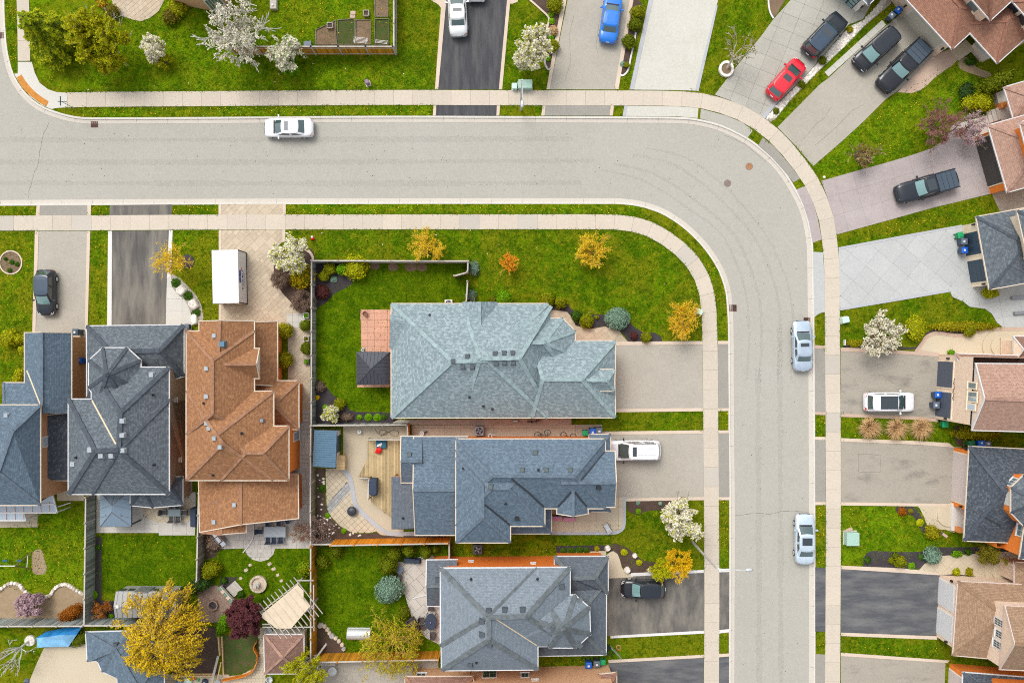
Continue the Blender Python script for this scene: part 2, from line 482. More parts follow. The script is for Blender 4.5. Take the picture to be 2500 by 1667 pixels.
m_mottle('paver_pink',C(0.50,0.37,0.29),C(0.46,0.33,0.25),C(0.55,0.43,0.35),26,1.5,0.5,rnd=0.04)
m_plain('joint',C(0.22,0.185,0.14),0.95,0.1,var=0.25)
m_plain('joint_pale',C(0.32,0.285,0.235),0.95,0.1,var=0.2)
m_plain('joint_dark',C(0.14,0.13,0.12),0.95,0.1,var=0.25)
m_plain('joint_tan',C(0.40,0.32,0.235),0.95,0.1,var=0.2)
m_plain('joint_dark2',C(0.24,0.225,0.20),0.95,0.1,var=0.25)
m_mottle('mulch',C(0.085,0.055,0.042),C(0.05,0.032,0.026),C(0.14,0.095,0.07),13,3.0,0.8,bump=0.8,k3=0.5)
m_mottle('mulch_black',C(0.052,0.043,0.048),C(0.03,0.026,0.03),C(0.10,0.082,0.085),13,3.0,0.8,bump=0.8,k3=0.5)
m_mottle('soil',C(0.20,0.135,0.085),C(0.13,0.088,0.058),C(0.28,0.20,0.125),11,2.0,0.7,bump=0.8)
m_mottle('patchy',C(0.05,0.085,0.015),C(0.13,0.085,0.045),C(0.025,0.05,0.01),12,1.8,0.9,bump=0.6,lo=.45,hi=.58,k3=.7)
m_mottle('dry_soil',C(0.34,0.25,0.155),C(0.26,0.185,0.115),C(0.40,0.31,0.20),11,2.0,0.7,bump=0.7)
m_mottle('gravel',C(0.40,0.36,0.30),C(0.28,0.25,0.21),C(0.52,0.48,0.42),12,3.0,0.8,bump=0.7)
m_plain('stone_white',C(0.70,0.65,0.58),0.8,0.2,var=0.3,scale=4,rnd=0.1)
m_plain('stone_grey',C(0.40,0.385,0.36),0.85,0.2,var=0.25,scale=4,rnd=0.15)
m_plain('stone_tan',C(0.52,0.43,0.33),0.85,0.2,var=0.25,scale=4,rnd=0.12)
# roofs
m_roof('roof_teal',C(0.245,0.318,0.340),C(0.165,0.225,0.247),C(0.40,0.48,0.50),w=0.25,h=0.16)
m_roof('roof_blue',C(0.130,0.182,0.238),C(0.09,0.13,0.175),C(0.185,0.245,0.30))
m_roof('roof_slate',C(0.130,0.152,0.175),C(0.078,0.094,0.112),C(0.20,0.23,0.255))
m_roof('roof_navy',C(0.065,0.078,0.10),C(0.04,0.05,0.066),C(0.15,0.175,0.20))
m_roof('roof_grey',C(0.205,0.245,0.285),C(0.175,0.21,0.245),C(0.25,0.295,0.335),w=0.24,h=0.14,patch=0.15,dark=0.55)
m_roof('roof_greydark',C(0.125,0.148,0.178),C(0.10,0.12,0.145),C(0.165,0.19,0.22),w=0.24,h=0.14,patch=0.15,dark=0.5)
m_roof('roof_brown',C(0.37,0.175,0.080),C(0.25,0.115,0.060),C(0.46,0.25,0.125))
m_roof('roof_brown2',C(0.34,0.17,0.11),C(0.25,0.13,0.095),C(0.40,0.21,0.14))
m_roof('roof_pink',C(0.42,0.26,0.195),C(0.345,0.21,0.16),C(0.49,0.32,0.25),patch=0.2)
m_roof('roof_tan',C(0.34,0.22,0.14),C(0.26,0.165,0.105),C(0.41,0.28,0.185))
m_roof('roof_redbrown',C(0.27,0.155,0.12),C(0.215,0.125,0.098),C(0.32,0.20,0.155),patch=0.15)
for k,c in (('cap_teal',C(0.26,0.34,0.35)),('cap_blue',C(0.115,0.15,0.19)),('cap_slate',C(0.07,0.083,0.10)),('cap_grey',C(0.125,0.145,0.155)),('cap_brown',C(0.30,0.16,0.095)),('cap_pink',C(0.33,0.20,0.155)),('cap_navy',C(0.075,0.088,0.11)),('cap_tan',C(0.25,0.16,0.10)),('cap_brown2',C(0.27,0.13,0.09))):
 m_plain(k,c,0.9,0.2,var=0.25,scale=2.5,bump=0.3)
# walls
m_brick('brick_orange',C(0.88,0.235,0.025),C(0.76,0.18,0.02),C(0.68,0.28,0.09))
m_brick('brick_brown',C(0.58,0.30,0.155),C(0.50,0.24,0.12),C(0.55,0.38,0.25))
m_brick('brick_taupe',C(0.52,0.38,0.27),C(0.46,0.33,0.23),C(0.55,0.43,0.33))
m_brick('brick_peach',C(0.80,0.62,0.48),C(0.74,0.54,0.40),C(0.80,0.68,0.56))
m_brick('brick_buff',C(0.72,0.43,0.24),C(0.58,0.32,0.165),C(0.72,0.52,0.35))
m_plain('siding_cream',C(0.80,0.67,0.50),0.7,var=0.05)
m_plain('siding_white',C(0.78,0.72,0.66),0.7,var=0.05)
m_plain('gutter_white',C(0.62,0.62,0.62),0.5,var=0.06)
m_plain('gutter_cream',C(0.62,0.53,0.42),0.5,var=0.06)
m_plain('gutter_pink',C(0.60,0.48,0.42),0.5,var=0.06)
m_plain('flashing_dark',C(0.03,0.036,0.045),0.6,var=0.1)
m_plain('flashing_cream',C(0.58,0.48,0.32),0.6,var=0.1)
m_plain('vent_grey',C(0.34,0.38,0.41),0.5,var=0.1)
m_plain('vent_dark',C(0.07,0.085,0.10),0.5,var=0.1)
m_plain('vent_green',C(0.10,0.125,0.125),0.5,var=0.1)
m_plain('black',C(0.016,0.017,0.02),0.5,var=0.1)
m_plain('rubber',C(0.02,0.02,0.021),0.85,0.2,var=0.1)
m_plain('white_paint',C(0.66,0.66,0.66),0.45,var=0.04)
m_plain('offwhite',C(0.66,0.64,0.60),0.5,var=0.06)
m_plain('door_blue',C(0.03,0.055,0.085),0.45,var=0.1)
m_plain('door_dark',C(0.055,0.05,0.047),0.5,var=0.1)
m_plain('door_slate',C(0.075,0.09,0.125),0.45,var=0.1)
m_plain('door_pink',C(0.58,0.50,0.475),0.5,var=0.04)
m_plain('door_sand',C(0.50,0.47,0.38),0.5,var=0.04)
m_plain('metal_light',C(0.55,0.57,0.58),0.4,0.5,0.4,var=0.06)
m_plain('metal_grey',C(0.24,0.25,0.27),0.45,0.5,0.3,var=0.1)
m_plain('metal_dark',C(0.04,0.045,0.055),0.45,0.5,0.2,var=0.1)
m_plain('chrome',C(0.62,0.63,0.64),0.2,0.5,0.9,var=0.03)
m_plain('rust',C(0.115,0.052,0.04),0.85,var=0.3,scale=20)
m_plain('rust_orange',C(0.36,0.18,0.085),0.85,var=0.25,scale=12)
m_plain('iron',C(0.22,0.17,0.155),0.8,var=0.3,scale=12)
m_plain('tactile',C(0.50,0.20,0.025),0.75,var=0.2,scale=3)
m_plain('util_green',C(0.33,0.50,0.42),0.6,var=0.1)
m_plain('util_mint',C(0.50,0.72,0.62),0.6,var=0.06)
m_plain('util_purple',C(0.25,0.17,0.23),0.7,var=0.1)
m_plain('sign_teal',C(0.015,0.13,0.14),0.5,var=0.05)
m_plain('bin_green',C(0.008,0.32,0.115),0.45,var=0.08)
m_plain('bin_green2',C(0.015,0.15,0.055),0.5,var=0.1)
m_plain('bin_blue',C(0.006,0.10,0.50),0.45,var=0.08)
m_plain('bin_grey',C(0.11,0.14,0.19),0.5,var=0.08)
m_plain('bin_navy',C(0.035,0.065,0.105),0.5,var=0.08)
m_plain('red',C(0.72,0.012,0.01),0.6,var=0.15)
m_plain('white_cloth',C(0.72,0.71,0.70),0.9,var=0.12)
m_plain('blue_mat',C(0.02,0.11,0.17),0.8,var=0.1)
m_plain('tarp_blue',C(0.03,0.27,0.66),0.35,0.5,var=0.3,scale=1.5)
m_plain('tarp_pale',C(0.22,0.50,0.78),0.35,0.5,var=0.2,scale=1.5)
m_plain('shed_blue',C(0.085,0.17,0.25),0.4,0.5,0.2,var=0.06)
m_plain('shed_grey',C(0.33,0.325,0.315),0.7,var=0.08)
m_plain('gazebo_dark',C(0.065,0.07,0.085),0.45,0.5,0.2,var=0.08)
m_plain('gazebo_blue',C(0.21,0.29,0.37),0.4,0.5,0.2,var=0.06)
m_plain('canopy_beige',C(0.60,0.50,0.37),0.9,0.1,var=0.06,scale=2)
m_plain('net_orange',C(0.70,0.20,0.01),0.7,var=0.15)
m_plain('orange_flower',C(0.75,0.18,0.015),0.8,var=0.3,scale=8)
m_plain('yellow_flower',C(0.72,0.46,0.005),0.8,var=0.15,scale=8)
m_plain('white_flower',C(0.80,0.78,0.76),0.8,var=0.1,scale=8)
m_plain('pink_flower',C(0.62,0.36,0.42),0.8,var=0.15,scale=8)
m_plain('terracotta',C(0.20,0.09,0.06),0.8,var=0.2)
m_plain('ink_navy',C(0.01,0.012,0.05),0.6,var=0.05)
m_plain('ink_blue',C(0.012,0.05,0.33),0.6,var=0.05)
m_plain('ink_red',C(0.60,0.02,0.02),0.6,var=0.05)
m_plain('ink_grey',C(0.30,0.31,0.33),0.6,var=0.05)
m_plain('pad_pink',C(0.60,0.24,0.33),0.8,var=0.1)
m_plain('wicker',C(0.075,0.062,0.06),0.7,var=0.2,scale=20)
m_plain('fabric_grey',C(0.10,0.095,0.095),0.9,0.1,var=0.15)
m_plain('fabric_navy',C(0.045,0.06,0.09),0.85,0.15,var=0.15)
m_plain('fabric_palegrey',C(0.36,0.40,0.43),0.85,0.15,var=0.08)
m_plain('concrete_stone',C(0.47,0.43,0.38),0.9,var=0.2,scale=8)
def m_wood(name,c1,c2,rnd=0.2,rough=0.85):
 t = NT(name); p = t.pos(); tc = t.new('ShaderNodeTexCoord').outputs['Object']
 f = t.ramp(t.noise(t.scale(tc,(9,9,1.2)),3.0,4,0.6),0.3,0.7)
 c = t.mix(f,c1,c2)
 c = t.mix(t.math('MULTIPLY',t.ramp(t.noise(p,1.3,4,0.6),0.5,0.7),0.5),c,sc(c1,0.5))
 c = t.rnd(c,rnd)
 return t.done(c,rough,0.2)
m_wood('wood_grey',C(0.29,0.325,0.31),C(0.20,0.22,0.215),0.4)
m_wood('wood_greybrown',C(0.27,0.245,0.21),C(0.20,0.18,0.155),0.25)
m_wood('wood_orange',C(0.74,0.27,0.015),C(0.58,0.19,0.01),0.25)
m_wood('wood_amber',C(0.58,0.27,0.02),C(0.40,0.17,0.012),0.35)
m_wood('wood_silver',C(0.50,0.46,0.41),C(0.44,0.40,0.35),0.1)
m_wood('wood_deck',C(0.52,0.41,0.235),C(0.42,0.315,0.16),0.26)
m_wood('wood_pine',C(0.62,0.46,0.25),C(0.56,0.40,0.20),0.1)
m_wood('wood_dark',C(0.10,0.07,0.05),C(0.07,0.05,0.035),0.2)
m_wood('bark_grey',C(0.17,0.14,0.115),C(0.12,0.10,0.085),0.1)
m_wood('bark_pale',C(0.50,0.46,0.38),C(0.42,0.38,0.31),0.1)
m_wood('bark_white',C(0.62,0.60,0.54),C(0.52,0.50,0.45),0.1)
m_wood('bark_brown',C(0.25,0.16,0.11),C(0.19,0.12,0.085),0.1)
m_wood('bark_gold',C(0.66,0.46,0.09),C(0.54,0.36,0.07),0.1)
m_wood('bark_tan',C(0.42,0.30,0.17),C(0.34,0.24,0.13),0.1)
# foliage
m_leaf('leaf_yellow',C(0.85,0.60,0.012),C(0.72,0.50,0.012),C(0.90,0.68,0.04))
m_leaf('leaf_gold',C(0.82,0.52,0.006),C(0.66,0.42,0.008),C(0.88,0.60,0.02))
m_leaf('leaf_orange',C(0.85,0.33,0.01),C(0.70,0.27,0.012),C(0.88,0.40,0.03))
m_leaf('leaf_willow',C(0.76,0.52,0.008),C(0.55,0.38,0.006),C(0.84,0.60,0.02),s=0.8)
m_leaf('leaf_lime',C(0.42,0.44,0.006),C(0.54,0.52,0.010),C(0.28,0.33,0.005))
m_leaf('leaf_olive',C(0.20,0.17,0.012),C(0.14,0.13,0.01),C(0.27,0.22,0.02))
m_leaf('leaf_green',C(0.05,0.13,0.008),C(0.085,0.18,0.012),C(0.03,0.08,0.005))
m_leaf('leaf_bright',C(0.16,0.37,0.004),C(0.22,0.44,0.008),C(0.08,0.22,0.003))
m_leaf('leaf_dark',C(0.03,0.068,0.014),C(0.045,0.095,0.018),C(0.07,0.13,0.02))
m_leaf('leaf_conifer',C(0.12,0.20,0.008),C(0.21,0.29,0.010),C(0.42,0.44,0.012),s=0.7)
m_leaf('leaf_boxwood',C(0.24,0.255,0.004),C(0.32,0.32,0.005),C(0.15,0.19,0.004))
m_leaf('leaf_yewgold',C(0.34,0.30,0.006),C(0.24,0.235,0.005),C(0.46,0.38,0.008))
m_leaf('leaf_cedar',C(0.14,0.18,0.005),C(0.19,0.225,0.006),C(0.085,0.12,0.004))
m_leaf('leaf_spruce',C(0.22,0.35,0.25),C(0.28,0.42,0.31),C(0.13,0.23,0.15))
m_leaf('leaf_purple',C(0.13,0.036,0.045),C(0.085,0.026,0.032),C(0.24,0.085,0.085))
m_leaf('leaf_pinkbud',C(0.34,0.12,0.11),C(0.27,0.10,0.085),C(0.42,0.20,0.18))
m_leaf('leaf_rust',C(0.36,0.105,0.008),C(0.28,0.08,0.008),C(0.42,0.15,0.012))
m_leaf('leaf_barberry',C(0.12,0.035,0.032),C(0.085,0.028,0.026),C(0.16,0.05,0.04))
m_leaf('blossom',C(0.84,0.80,0.65),C(0.80,0.75,0.56),C(0.87,0.84,0.74),trans=0.3)
m_leaf('blossom_pink',C(0.52,0.36,0.38),C(0.44,0.29,0.33),C(0.60,0.45,0.47),trans=0.3)
m_leaf('straw',C(0.66,0.43,0.215),C(0.54,0.34,0.15),C(0.74,0.52,0.29))
m_leaf('twig_brown',C(0.26,0.175,0.125),C(0.20,0.135,0.10),C(0.33,0.235,0.17))
m_leaf('grass_blade',C(0.06,0.155,0.002),C(0.03,0.095,0.002),C(0.19,0.235,0.006),s=2.2,trans=0)
# paint and glass for the vehicles
def m_car(name,col,rough=0.28,metal=0.0,coat=0.6):
 t = NT(name); p = t.pos()
 c = t.mix(t.ramp(t.noise(p,2.0,3),0.3,0.7),sc(col,0.94),sc(col,1.06))
 t.done(c,rough,0.5,metal); t.b.inputs['Coat Weight'].default_value = coat; t.b.inputs['Coat Roughness'].default_value = 0.06
m_car('car_white',C(0.74,0.75,0.78))
m_car('car_pearl',C(0.70,0.73,0.76))
m_car('car_silver',C(0.43,0.52,0.62),0.3,0.3)
m_car('car_silverwhite',C(0.60,0.62,0.62),0.3,0.2)
m_car('car_paleblue',C(0.50,0.60,0.68),0.3,0.2)
m_car('car_blue',C(0.004,0.16,0.62))
m_car('car_red',C(0.62,0.008,0.025))
m_car('car_black',C(0.008,0.011,0.017),coat=.35)
m_car('car_black2',C(0.013,0.018,0.027),coat=.35)
m_car('car_black_sheen',C(0.03,0.055,0.09),coat=.4)  # black car roof with the sky's bluish reflection mixed into the colour
m_plain('tonneau',C(0.05,0.075,0.105),0.5,0.5,var=0.06)
t = NT('glass'); t.done(C(0.045,0.085,0.085),0.05,0.9); t.b.inputs['Coat Weight'].default_value = 1.0
t = NT('glass_sky_teal'); t.done(C(0.16,0.30,0.30),0.08,0.9); t.b.inputs['Coat Weight'].default_value = 1.0  # light teal: sky reflection on the glass put into the base colour
t = NT('glass_dark'); t.done(C(0.018,0.03,0.038),0.05,0.9); t.b.inputs['Coat Weight'].default_value = 1.0
t = NT('pane'); t.done(C(0.13,0.19,0.20),0.06,0.9); t.b.inputs['Coat Weight'].default_value = 1.0
t = NT('pane_pale'); t.done(C(0.42,0.50,0.58),0.12,0.7)
t = NT('lamp_red'); t.done(C(0.55,0.015,0.02),0.2,0.6)
t = NT('lamp_clear'); t.done(C(0.66,0.68,0.70),0.12,0.8)
t = NT('lamp_amber'); t.done(C(0.7,0.12,0.02),0.2,0.6)
# ------------------------------------------------------------------ ground, lawns, road, curbs
tag(MB().face([(-600,-600,-1.2),(600,-600,-1.2),(600,600,-1.2),(-600,600,-1.2)]).build('ground','grass'),'grassy ground far beyond the street','ground',kind='structure')
OUT = [(8,-1500),(9,-300),(10,0),(13,75),(17,120),(24,153),(33,182),(50,212),(75,240),(100,258),(125,269),(160,280),(199,287),(260,288),(500,287),(750,285),(1000,284),(1300,285),(1560,286),(1653,287),(1701,291),(1755,304),(1795,321),(1828,339),(1850,355),(1883,383),(1913,416),(1941,459),(1962,500),(1975,541),(1982,579),(1985,620),(1987,760),(1989,1020),(1990,1400),(1990,1667),(1992,3000)]
INN = [(-1500,505),(-200,503),(0,502),(500,499),(1000,497.5),(1400,497.5),(1480,497.5),(1514,498),(1551,502),(1584,510),(1616,522),(1645,539),(1671,558),(1696,581),(1718,605),(1739,634),(1755,662),(1765,689),(1772,715),(1776,760),(1778,811),(1779,1020),(1781,1230),(1781,1400),(1780,1667),(1779,3000)]
ZR = -0.13
out_w,inn_w = W(OUT),W(INN)
big = lambda *q: W(q)
lawn_o = tag(MB().prism(out_w + big((4200,3000),(4200,-1500)),-1.1,0.0).build('lawn','grass'),'front lawns on the outer side of the bend','lawn',kind='structure')
lawn_i = tag(MB().prism(inn_w + big((-1500,3000)),-1.1,0.0).build('lawn','grass'),'lawns of the inner block inside the bend','lawn',kind='structure')
for _pl,_mt,_lb in (([(772,640),(1146,640),(1144,742),(960,760),(960,1034),(772,1034)],'grass_lush','lush mown lawn inside the grey fence'),([(236,1306),(500,1306),(498,1440),(236,1440)],'grass_lush','lush mown lawn behind the slate roofed house'),([(773,1316),(1098,1314),(1070,1590),(773,1592)],'grass_lush','lush lawn behind the light grey house'),([(500,1338),(768,1338),(768,1470),(500,1470)],'grass_lush','small lawn round the stone fountain'),([(-200,565),(86,565),(80,960),(-200,960)],'grass_yellow','yellowish front lawn at the left edge'),([(222,565),(264,565),(262,800),(212,800)],'grass_yellow','narrow yellowish lawn between two left driveways'),([(423,565),(534,565),(534,790),(470,790),(424,660)],'grass_yellow','yellowish lawn left of the white container'),([(60,-40),(960,-40),(960,130),(1062,218),(166,225),(90,190)],'grass_bright','bright lawn along the top street'),([(2054,1234),(2240,1238),(2262,1300),(2340,1340),(2054,1378)],'grass_bright','bright lawn with the green transformer'),([(-200,1290),(206,1225),(206,1450),(-200,1450)],'grass_bright','back lawn with the swing set'),([(-200,1532),(110,1532),(100,1600),(60,1700),(-200,1700)],'grass_yellow','rough grass at the lower left corner'),([(1990,405),(2190,226),(2340,150),(2420,240),(2330,300),(2160,396),(2008,440)],'grass_bright','dandelion lawn above the lilac driveway')):
 tag(MB().prism(W(_pl),-.02,.006).build('lawn',_mt),_lb,'lawn',kind='structure')
for _pl in ([(200,266),(1055,259.5),(1055,282),(200,285)],[(700,500),(1480,500),(1560,506),(1540,527),(1471,522),(700,522)],[(0,505),(86,505),(86,525),(0,525)],[(1757,1005),(1777,1005),(1777,1049),(1757,1049)],[(1992,1236),(2014,1236),(2014,1381),(1992,1381)],[(1992,1014),(2014,1014),(2014,1064),(1992,1064)]):
 tag(MB().prism(W(_pl),-.02,.007).build('verge','grass_yellow' if len(_pl) == 4 and _pl[0][0] != 200 else 'grass_bright'),'grass verge strip between curb and sidewalk from x %d' % 0 if 0 else {200: 'long upper verge full of dandelions',700: 'verge along the inner curb above the corner lawn',0: 'worn verge at the left edge',1757: 'yellow verge right of the inner sidewalk',1992: 'verge beside the pale blue white sedan' if _pl[0][1] > 1100 else 'short verge above the stained driveway apron'}[_pl[0][0]],'verge',kind='structure')
road = tag(MB().prism(inn_w + list(reversed(out_w)) + big((-1500,-1500)),-1.05,ZR).build('road','asphalt'),'light grey asphalt street bending a quarter turn','road',kind='structure')
m_mottle('gutter_pan',C(0.545,0.50,0.435),C(0.50,0.46,0.40),C(0.58,0.54,0.475),24,2.2,0.6,bump=0.1)
def curb(line,side,label):
 pts = resample([Vector((*q,0)) for q in smooth_line(W(line),4)],3.0)
 fine = [Vector((*q,0)) for q in smooth_line(W(line),6)]
 root = thing('curb',label,'curb'); root['kind'] = 'structure'
 prof = [(-0.03,-0.02),(-0.03,0.022),(0.15,0.022),(0.19,-0.085),(0.55,-0.112),(0.55,-0.16)]
 # cut the fine line at the section joints
 L = [0.0]
 for i in range(1,len(fine)): L.append(L[-1] + (fine[i] - fine[i - 1]).length)
 nrm = normals2(fine)
 def at(t):
  for i in range(len(L) - 1):
   if L[i + 1] >= t:
    f = (t - L[i]) / max(1e-9,L[i + 1] - L[i]); return fine[i].lerp(fine[i + 1],f),(nrm[i].lerp(nrm[i + 1],f)).normalized()
  return fine[-1],nrm[-1]
 t = 0.0
 while t < L[-1] - 0.5:
  e = min(t + 3.0,L[-1]) - 0.012
  c0,_ = at(t)
  if abs(c0.x) < 75 and abs(c0.y) < 55:
   m = MB(); n = 5; rows = []
   for k in range(n):
    c,nn = at(t + (e - t) * k / (n - 1)); rows.append([(c.x + nn.x * d * side,c.y + nn.y * d * side,z) for d,z in prof])
   for k in range(n - 1):
    for j in range(len(prof) - 1):
     q = [rows[k][j],rows[k + 1][j],rows[k + 1][j + 1],rows[k][j + 1]]
     m.face(q if side < 0 else q[::-1],None,1 if j >= 3 else 0)
   for rr in (rows[0],rows[-1]): m.face(rr)
   m.build('curb_section',['curb_concrete','gutter_pan'],root)
  t += 3.0
 return root
curb(OUT,-1,'pale concrete curb and gutter along the outer side of the street')
curb(INN,1,'pale concrete curb and gutter along the inner side of the street')

# hairline cracks and worn patches that belong to the asphalt
m_plain('crack',C(0.10,0.093,0.085),0.95,0.1,var=0.3)
tm = NT('tyre_wear')
_p = tm.pos(); _f = tm.math('MULTIPLY',tm.ramp(tm.noise(tm.scale(_p,(3,3,1)),2.2,5,0.65),0.36,0.64),0.10)
tm.done(C(0.16,0.155,0.155),0.9,0.2); tm.l.new(_f,tm.b.inputs['Alpha'])
def ribbon(name,pts,w,z,mat,parent,jit=0.0):
 q = smooth_line(W(pts),5); nn = normals2(q); m = MB()
 for i in range(len(q) - 1):
  a = w * random.uniform(1 - jit,1 + jit) / 2
  m.face([(q[i][0] + nn[i].x * a,q[i][1] + nn[i].y * a,z),(q[i][0] - nn[i].x * a,q[i][1] - nn[i].y * a,z),(q[i + 1][0] - nn[i + 1].x * a,q[i + 1][1] - nn[i + 1].y * a,z),(q[i + 1][0] + nn[i + 1].x * a,q[i + 1][1] + nn[i + 1].y * a,z)])
 return m.build(name,mat,parent)
def jag(pts,amp=1.6):
 o = []
 for i in range(len(pts) - 1):
  a,b = Vector(pts[i]),Vector(pts[i + 1]); n = max(2,int((b - a).length / 9))
  for k in range(n):
   q = a.lerp(b,k / n); o.append((q.x + random.uniform(-amp,amp),q.y + random.uniform(-amp,amp)))
 o.append(pts[-1]); return o
ribbon('crack',jag([(118,300),(106,325),(98,360),(90,400),(80,430),(70,465),(66,487)]),0.025,ZR + 0.004,'crack',road,0.5)
ribbon('crack',jag([(1795,1259),(1812,1258),(1836,1253),(1885,1255),(1905,1249),(1925,1247),(1972,1250)],1.0),0.025,ZR + 0.004,'crack',road,0.5)
ribbon('crack',jag([(1770,330),(1820,352),(1870,395)],1.2),0.018,ZR + 0.004,'crack',road,0.5)
for i,(dx,w_) in enumerate(((0,.28),(46,.28),(-30,.22),(78,.2))):
 ribbon('tyre_mark',[(1500 + dx,400 - dx * .5),(1600 + dx,425 - dx * .5),(1700 + dx,490 - dx * .35),(1790 + dx,570),(1835 + dx,660),(1856 + dx,740),(1860 + dx,830),(1854 + dx,930)],w_,ZR + 0.004 + 0.0006 * i,'tyre_wear',road)
_rg = random.Random(8); _m = MB()
for k in range(170):      # tar spots and small pebbles on the asphalt
 u,v = (_rg.uniform(0,1800),_rg.uniform(305,480)) if k % 3 else (_rg.uniform(1800,1965),_rg.uniform(500,1660))
 q = P(u,v); r_ = _rg.uniform(.02,.055); _m.lathe((q.x,q.y,ZR),[(r_,0),(r_ * .8,.008),(r_ * .3,.012)],6)
_m.build('tar_spots','crack',road)['kind'] = 'stuff'
for (a_,b_) in (((-300,395),(1450,392)),((-300,340),(1400,338)),((-300,445),(1420,446)),((1905,800),(1908,1800)),((1852,900),(1855,1800))):
 ribbon('tyre_mark',[a_,((a_[0] + b_[0]) / 2,(a_[1] + b_[1]) / 2 + 2),b_],.5,ZR + 0.0075,'tyre_wear',road,.3)

# ------------------------------------------------------------------ sidewalks: every concrete panel a slab of its own
def sidewalk(edge,side,label,z=0.04,width=1.46,step=1.88,mat='walk_concrete',special=()):
 fine = smooth_line(W(edge),8)
 st = resample([Vector((*q,0)) for q in fine],step); nn = normals2(st)
 fl = normals2(fine)
 base = [(q[0],q[1]) for q in fine] + [(q[0] + n.x * side * width,q[1] + n.y * side * width) for q,n in reversed(list(zip(fine,fl)))]
 root = MB().prism(base,-0.05,z - 0.012).build('sidewalk','joint_pale'); tag(root,label,'sidewalk',kind='structure')
 g = 0.011
 for i in range(len(st) - 1):
  a,b = st[i].lerp(st[i + 1],g / step),st[i].lerp(st[i + 1],1 - g / step)
  na,nb = nn[i] * side * width,nn[i + 1] * side * width
  q = [(a.x,a.y),(b.x,b.y),(b.x + nb.x,b.y + nb.y),(a.x + na.x,a.y + na.y)]
  MB().prism(q,z - 0.02,z + random.uniform(0,0.006)).build('slab','grey_walk' if random.random() < 0.04 else mat,root)
 return root
m_mottle('grey_walk',C(0.475,0.435,0.375),C(0.45,0.41,0.355),C(0.50,0.46,0.40),30,1.1,0.35,rnd=0.03,bump=0.1)
SWT = [(165,263),(260,261.5),(500,260),(750,258),(1000,257),(1300,258),(1560,258.5),(1653,260),(1717,266),(1773,282),(1811,298),(1852,324),(1893,360),(1929,403),(1954,436),(1970,463),(1986,498),(1998,533),(2005,574),(2010,620),(2013,680),(2014,860),(2015.5,1050),(2016,1300),(2014,1667),(2013,1850)]
sidewalk(SWT,1,'pale concrete sidewalk round the outer side of the bend')
SWI = [(-250,530),(0,527),(250,526),(500,524.5),(800,524),(1200,523.7),(1471,523.7),(1522,526),(1567,534),(1610,551),(1653,579),(1690,611),(1718,648),(1737,689),(1747,736),(1750,790),(1752,860),(1753,1000),(1755,1250),(1756,1450),(1755,1667),(1754,1850)]
sidewalk(SWI,-1,'pale concrete sidewalk round the inner side of the bend')
sidewalk([(44,150),(43,60),(41,0),(40,-150)],-1,'short sidewalk running up beside the side street at the corner',width=1.2)
ramp = sheet('curb_ramp',[(44,152),(78,152),(85,178),(97,203),(118,219),(140,226),(164,227),(164,263),(140,264),(126,267),(102,257),(77,239),(52,211),(35,181),(44,180)],0.03,'new_concrete','white concrete corner ramp at the sidewalk turn','ramp',kind='structure')
tact = MB()
tp = [[(41,190),(53,183)],[(51,209),(63,199)],[(64,225),(75,214)],[(79,238),(88,227)],[(96,251),(103,238)],[(113,261),(119,248)]]
for i in range(5):
 MB().prism(W([tp[i][0],tp[i + 1][0],tp[i + 1][1],tp[i][1]]),0.02,0.042 + 0.0015 * i,bevel=0.004).build('tactile_plate','tactile',ramp)

# ------------------------------------------------------------------ driveways
PAVED = []
def drive(poly,mat,label,edges=(),emat='edging',z=0.022,apron=None,aprmat=None,aedges=(),cells=None,pmat=None,joint='joint_pale',gap=0.012):
 PAVED.append(W(poly)); PAVED.append(W(apron or poly))
 d = sheet('driveway',poly,z,joint if cells else mat,label,'driveway',kind='structure')
 if cells: pave(d,poly,cells(W(poly)),z,pmat or mat,gap=gap,proud=0.012)
 for e in edges:
  sheet('edging',e,0.055,emat,parent=d)
 if apron: sheet('apron',apron,z + 0.004,aprmat or mat,parent=d)
 for e in aedges: sheet('edging',e,0.05,emat,parent=d)
 return d
G = lambda ang,w,h,mode='grid',org=None,seed=1: (lambda pw: grid_cells(pw,ang,w,h,mode,(P(*org).x,P(*org).y) if org else None,seed))
drive([(1092,-60),(1243,-60),(1238,0),(1218,219),(1070,219),(1089,0)],'asphalt_sealed','dark sealed driveway with the silver sedan at the top edge',
  [[(1079,-10),(1089,-10),(1088,20),(1070,219),(1062,219)],[(1239,-10),(1246,-10),(1245,12),(1226,219),(1218,219)]],apron=[(1065.5,258),(1213,258),(1212,283),(1064,283)],
  aedges=[[(1058.6,258.5),(1065.5,258.5),(1064,283),(1056.6,283)],[(1213,258.5),(1221,258.5),(1219,283),(1212,283)]])
drive([(1392,-60),(1546,-60),(1538,0),(1500,219),(1342,219),(1386,0)],'asphalt_drive','beige worn driveway with the blue sedan',
  [[(1374,-10),(1385,-10),(1342,219),(1334,219)],[(1539,-10),(1548,-10),(1510,219),(1500,219)]],apron=[(1332,258),(1491,258),(1488,283),(1329.6,283)],aprmat='asphalt_apron',
  aedges=[[(1325,258.5),(1332,258.5),(1329.6,283),(1321,283)],[(1491,258.5),(1499,258.5),(1496,283),(1488,283)]])
drive([(1595,-60),(1770,-60),(1758,-20),(1750,13),(1697,222),(1640,220.5),(1541,219.5),(1592,0)],'white_drive','pale white concrete driveway left of the bare tree',
  [[(1586,-10),(1596,-10),(1547,219.5),(1537,219.5)],[(1748,12),(1752,16),(1705,224),(1697,222)]],'edging_grey',apron=[(1532,259),(1655,260.5),(1705,264.5),(1703,289),(1655,285),(1527,284)],
  aedges=[[(1524,259),(1532,259),(1527,284),(1520,284)]])
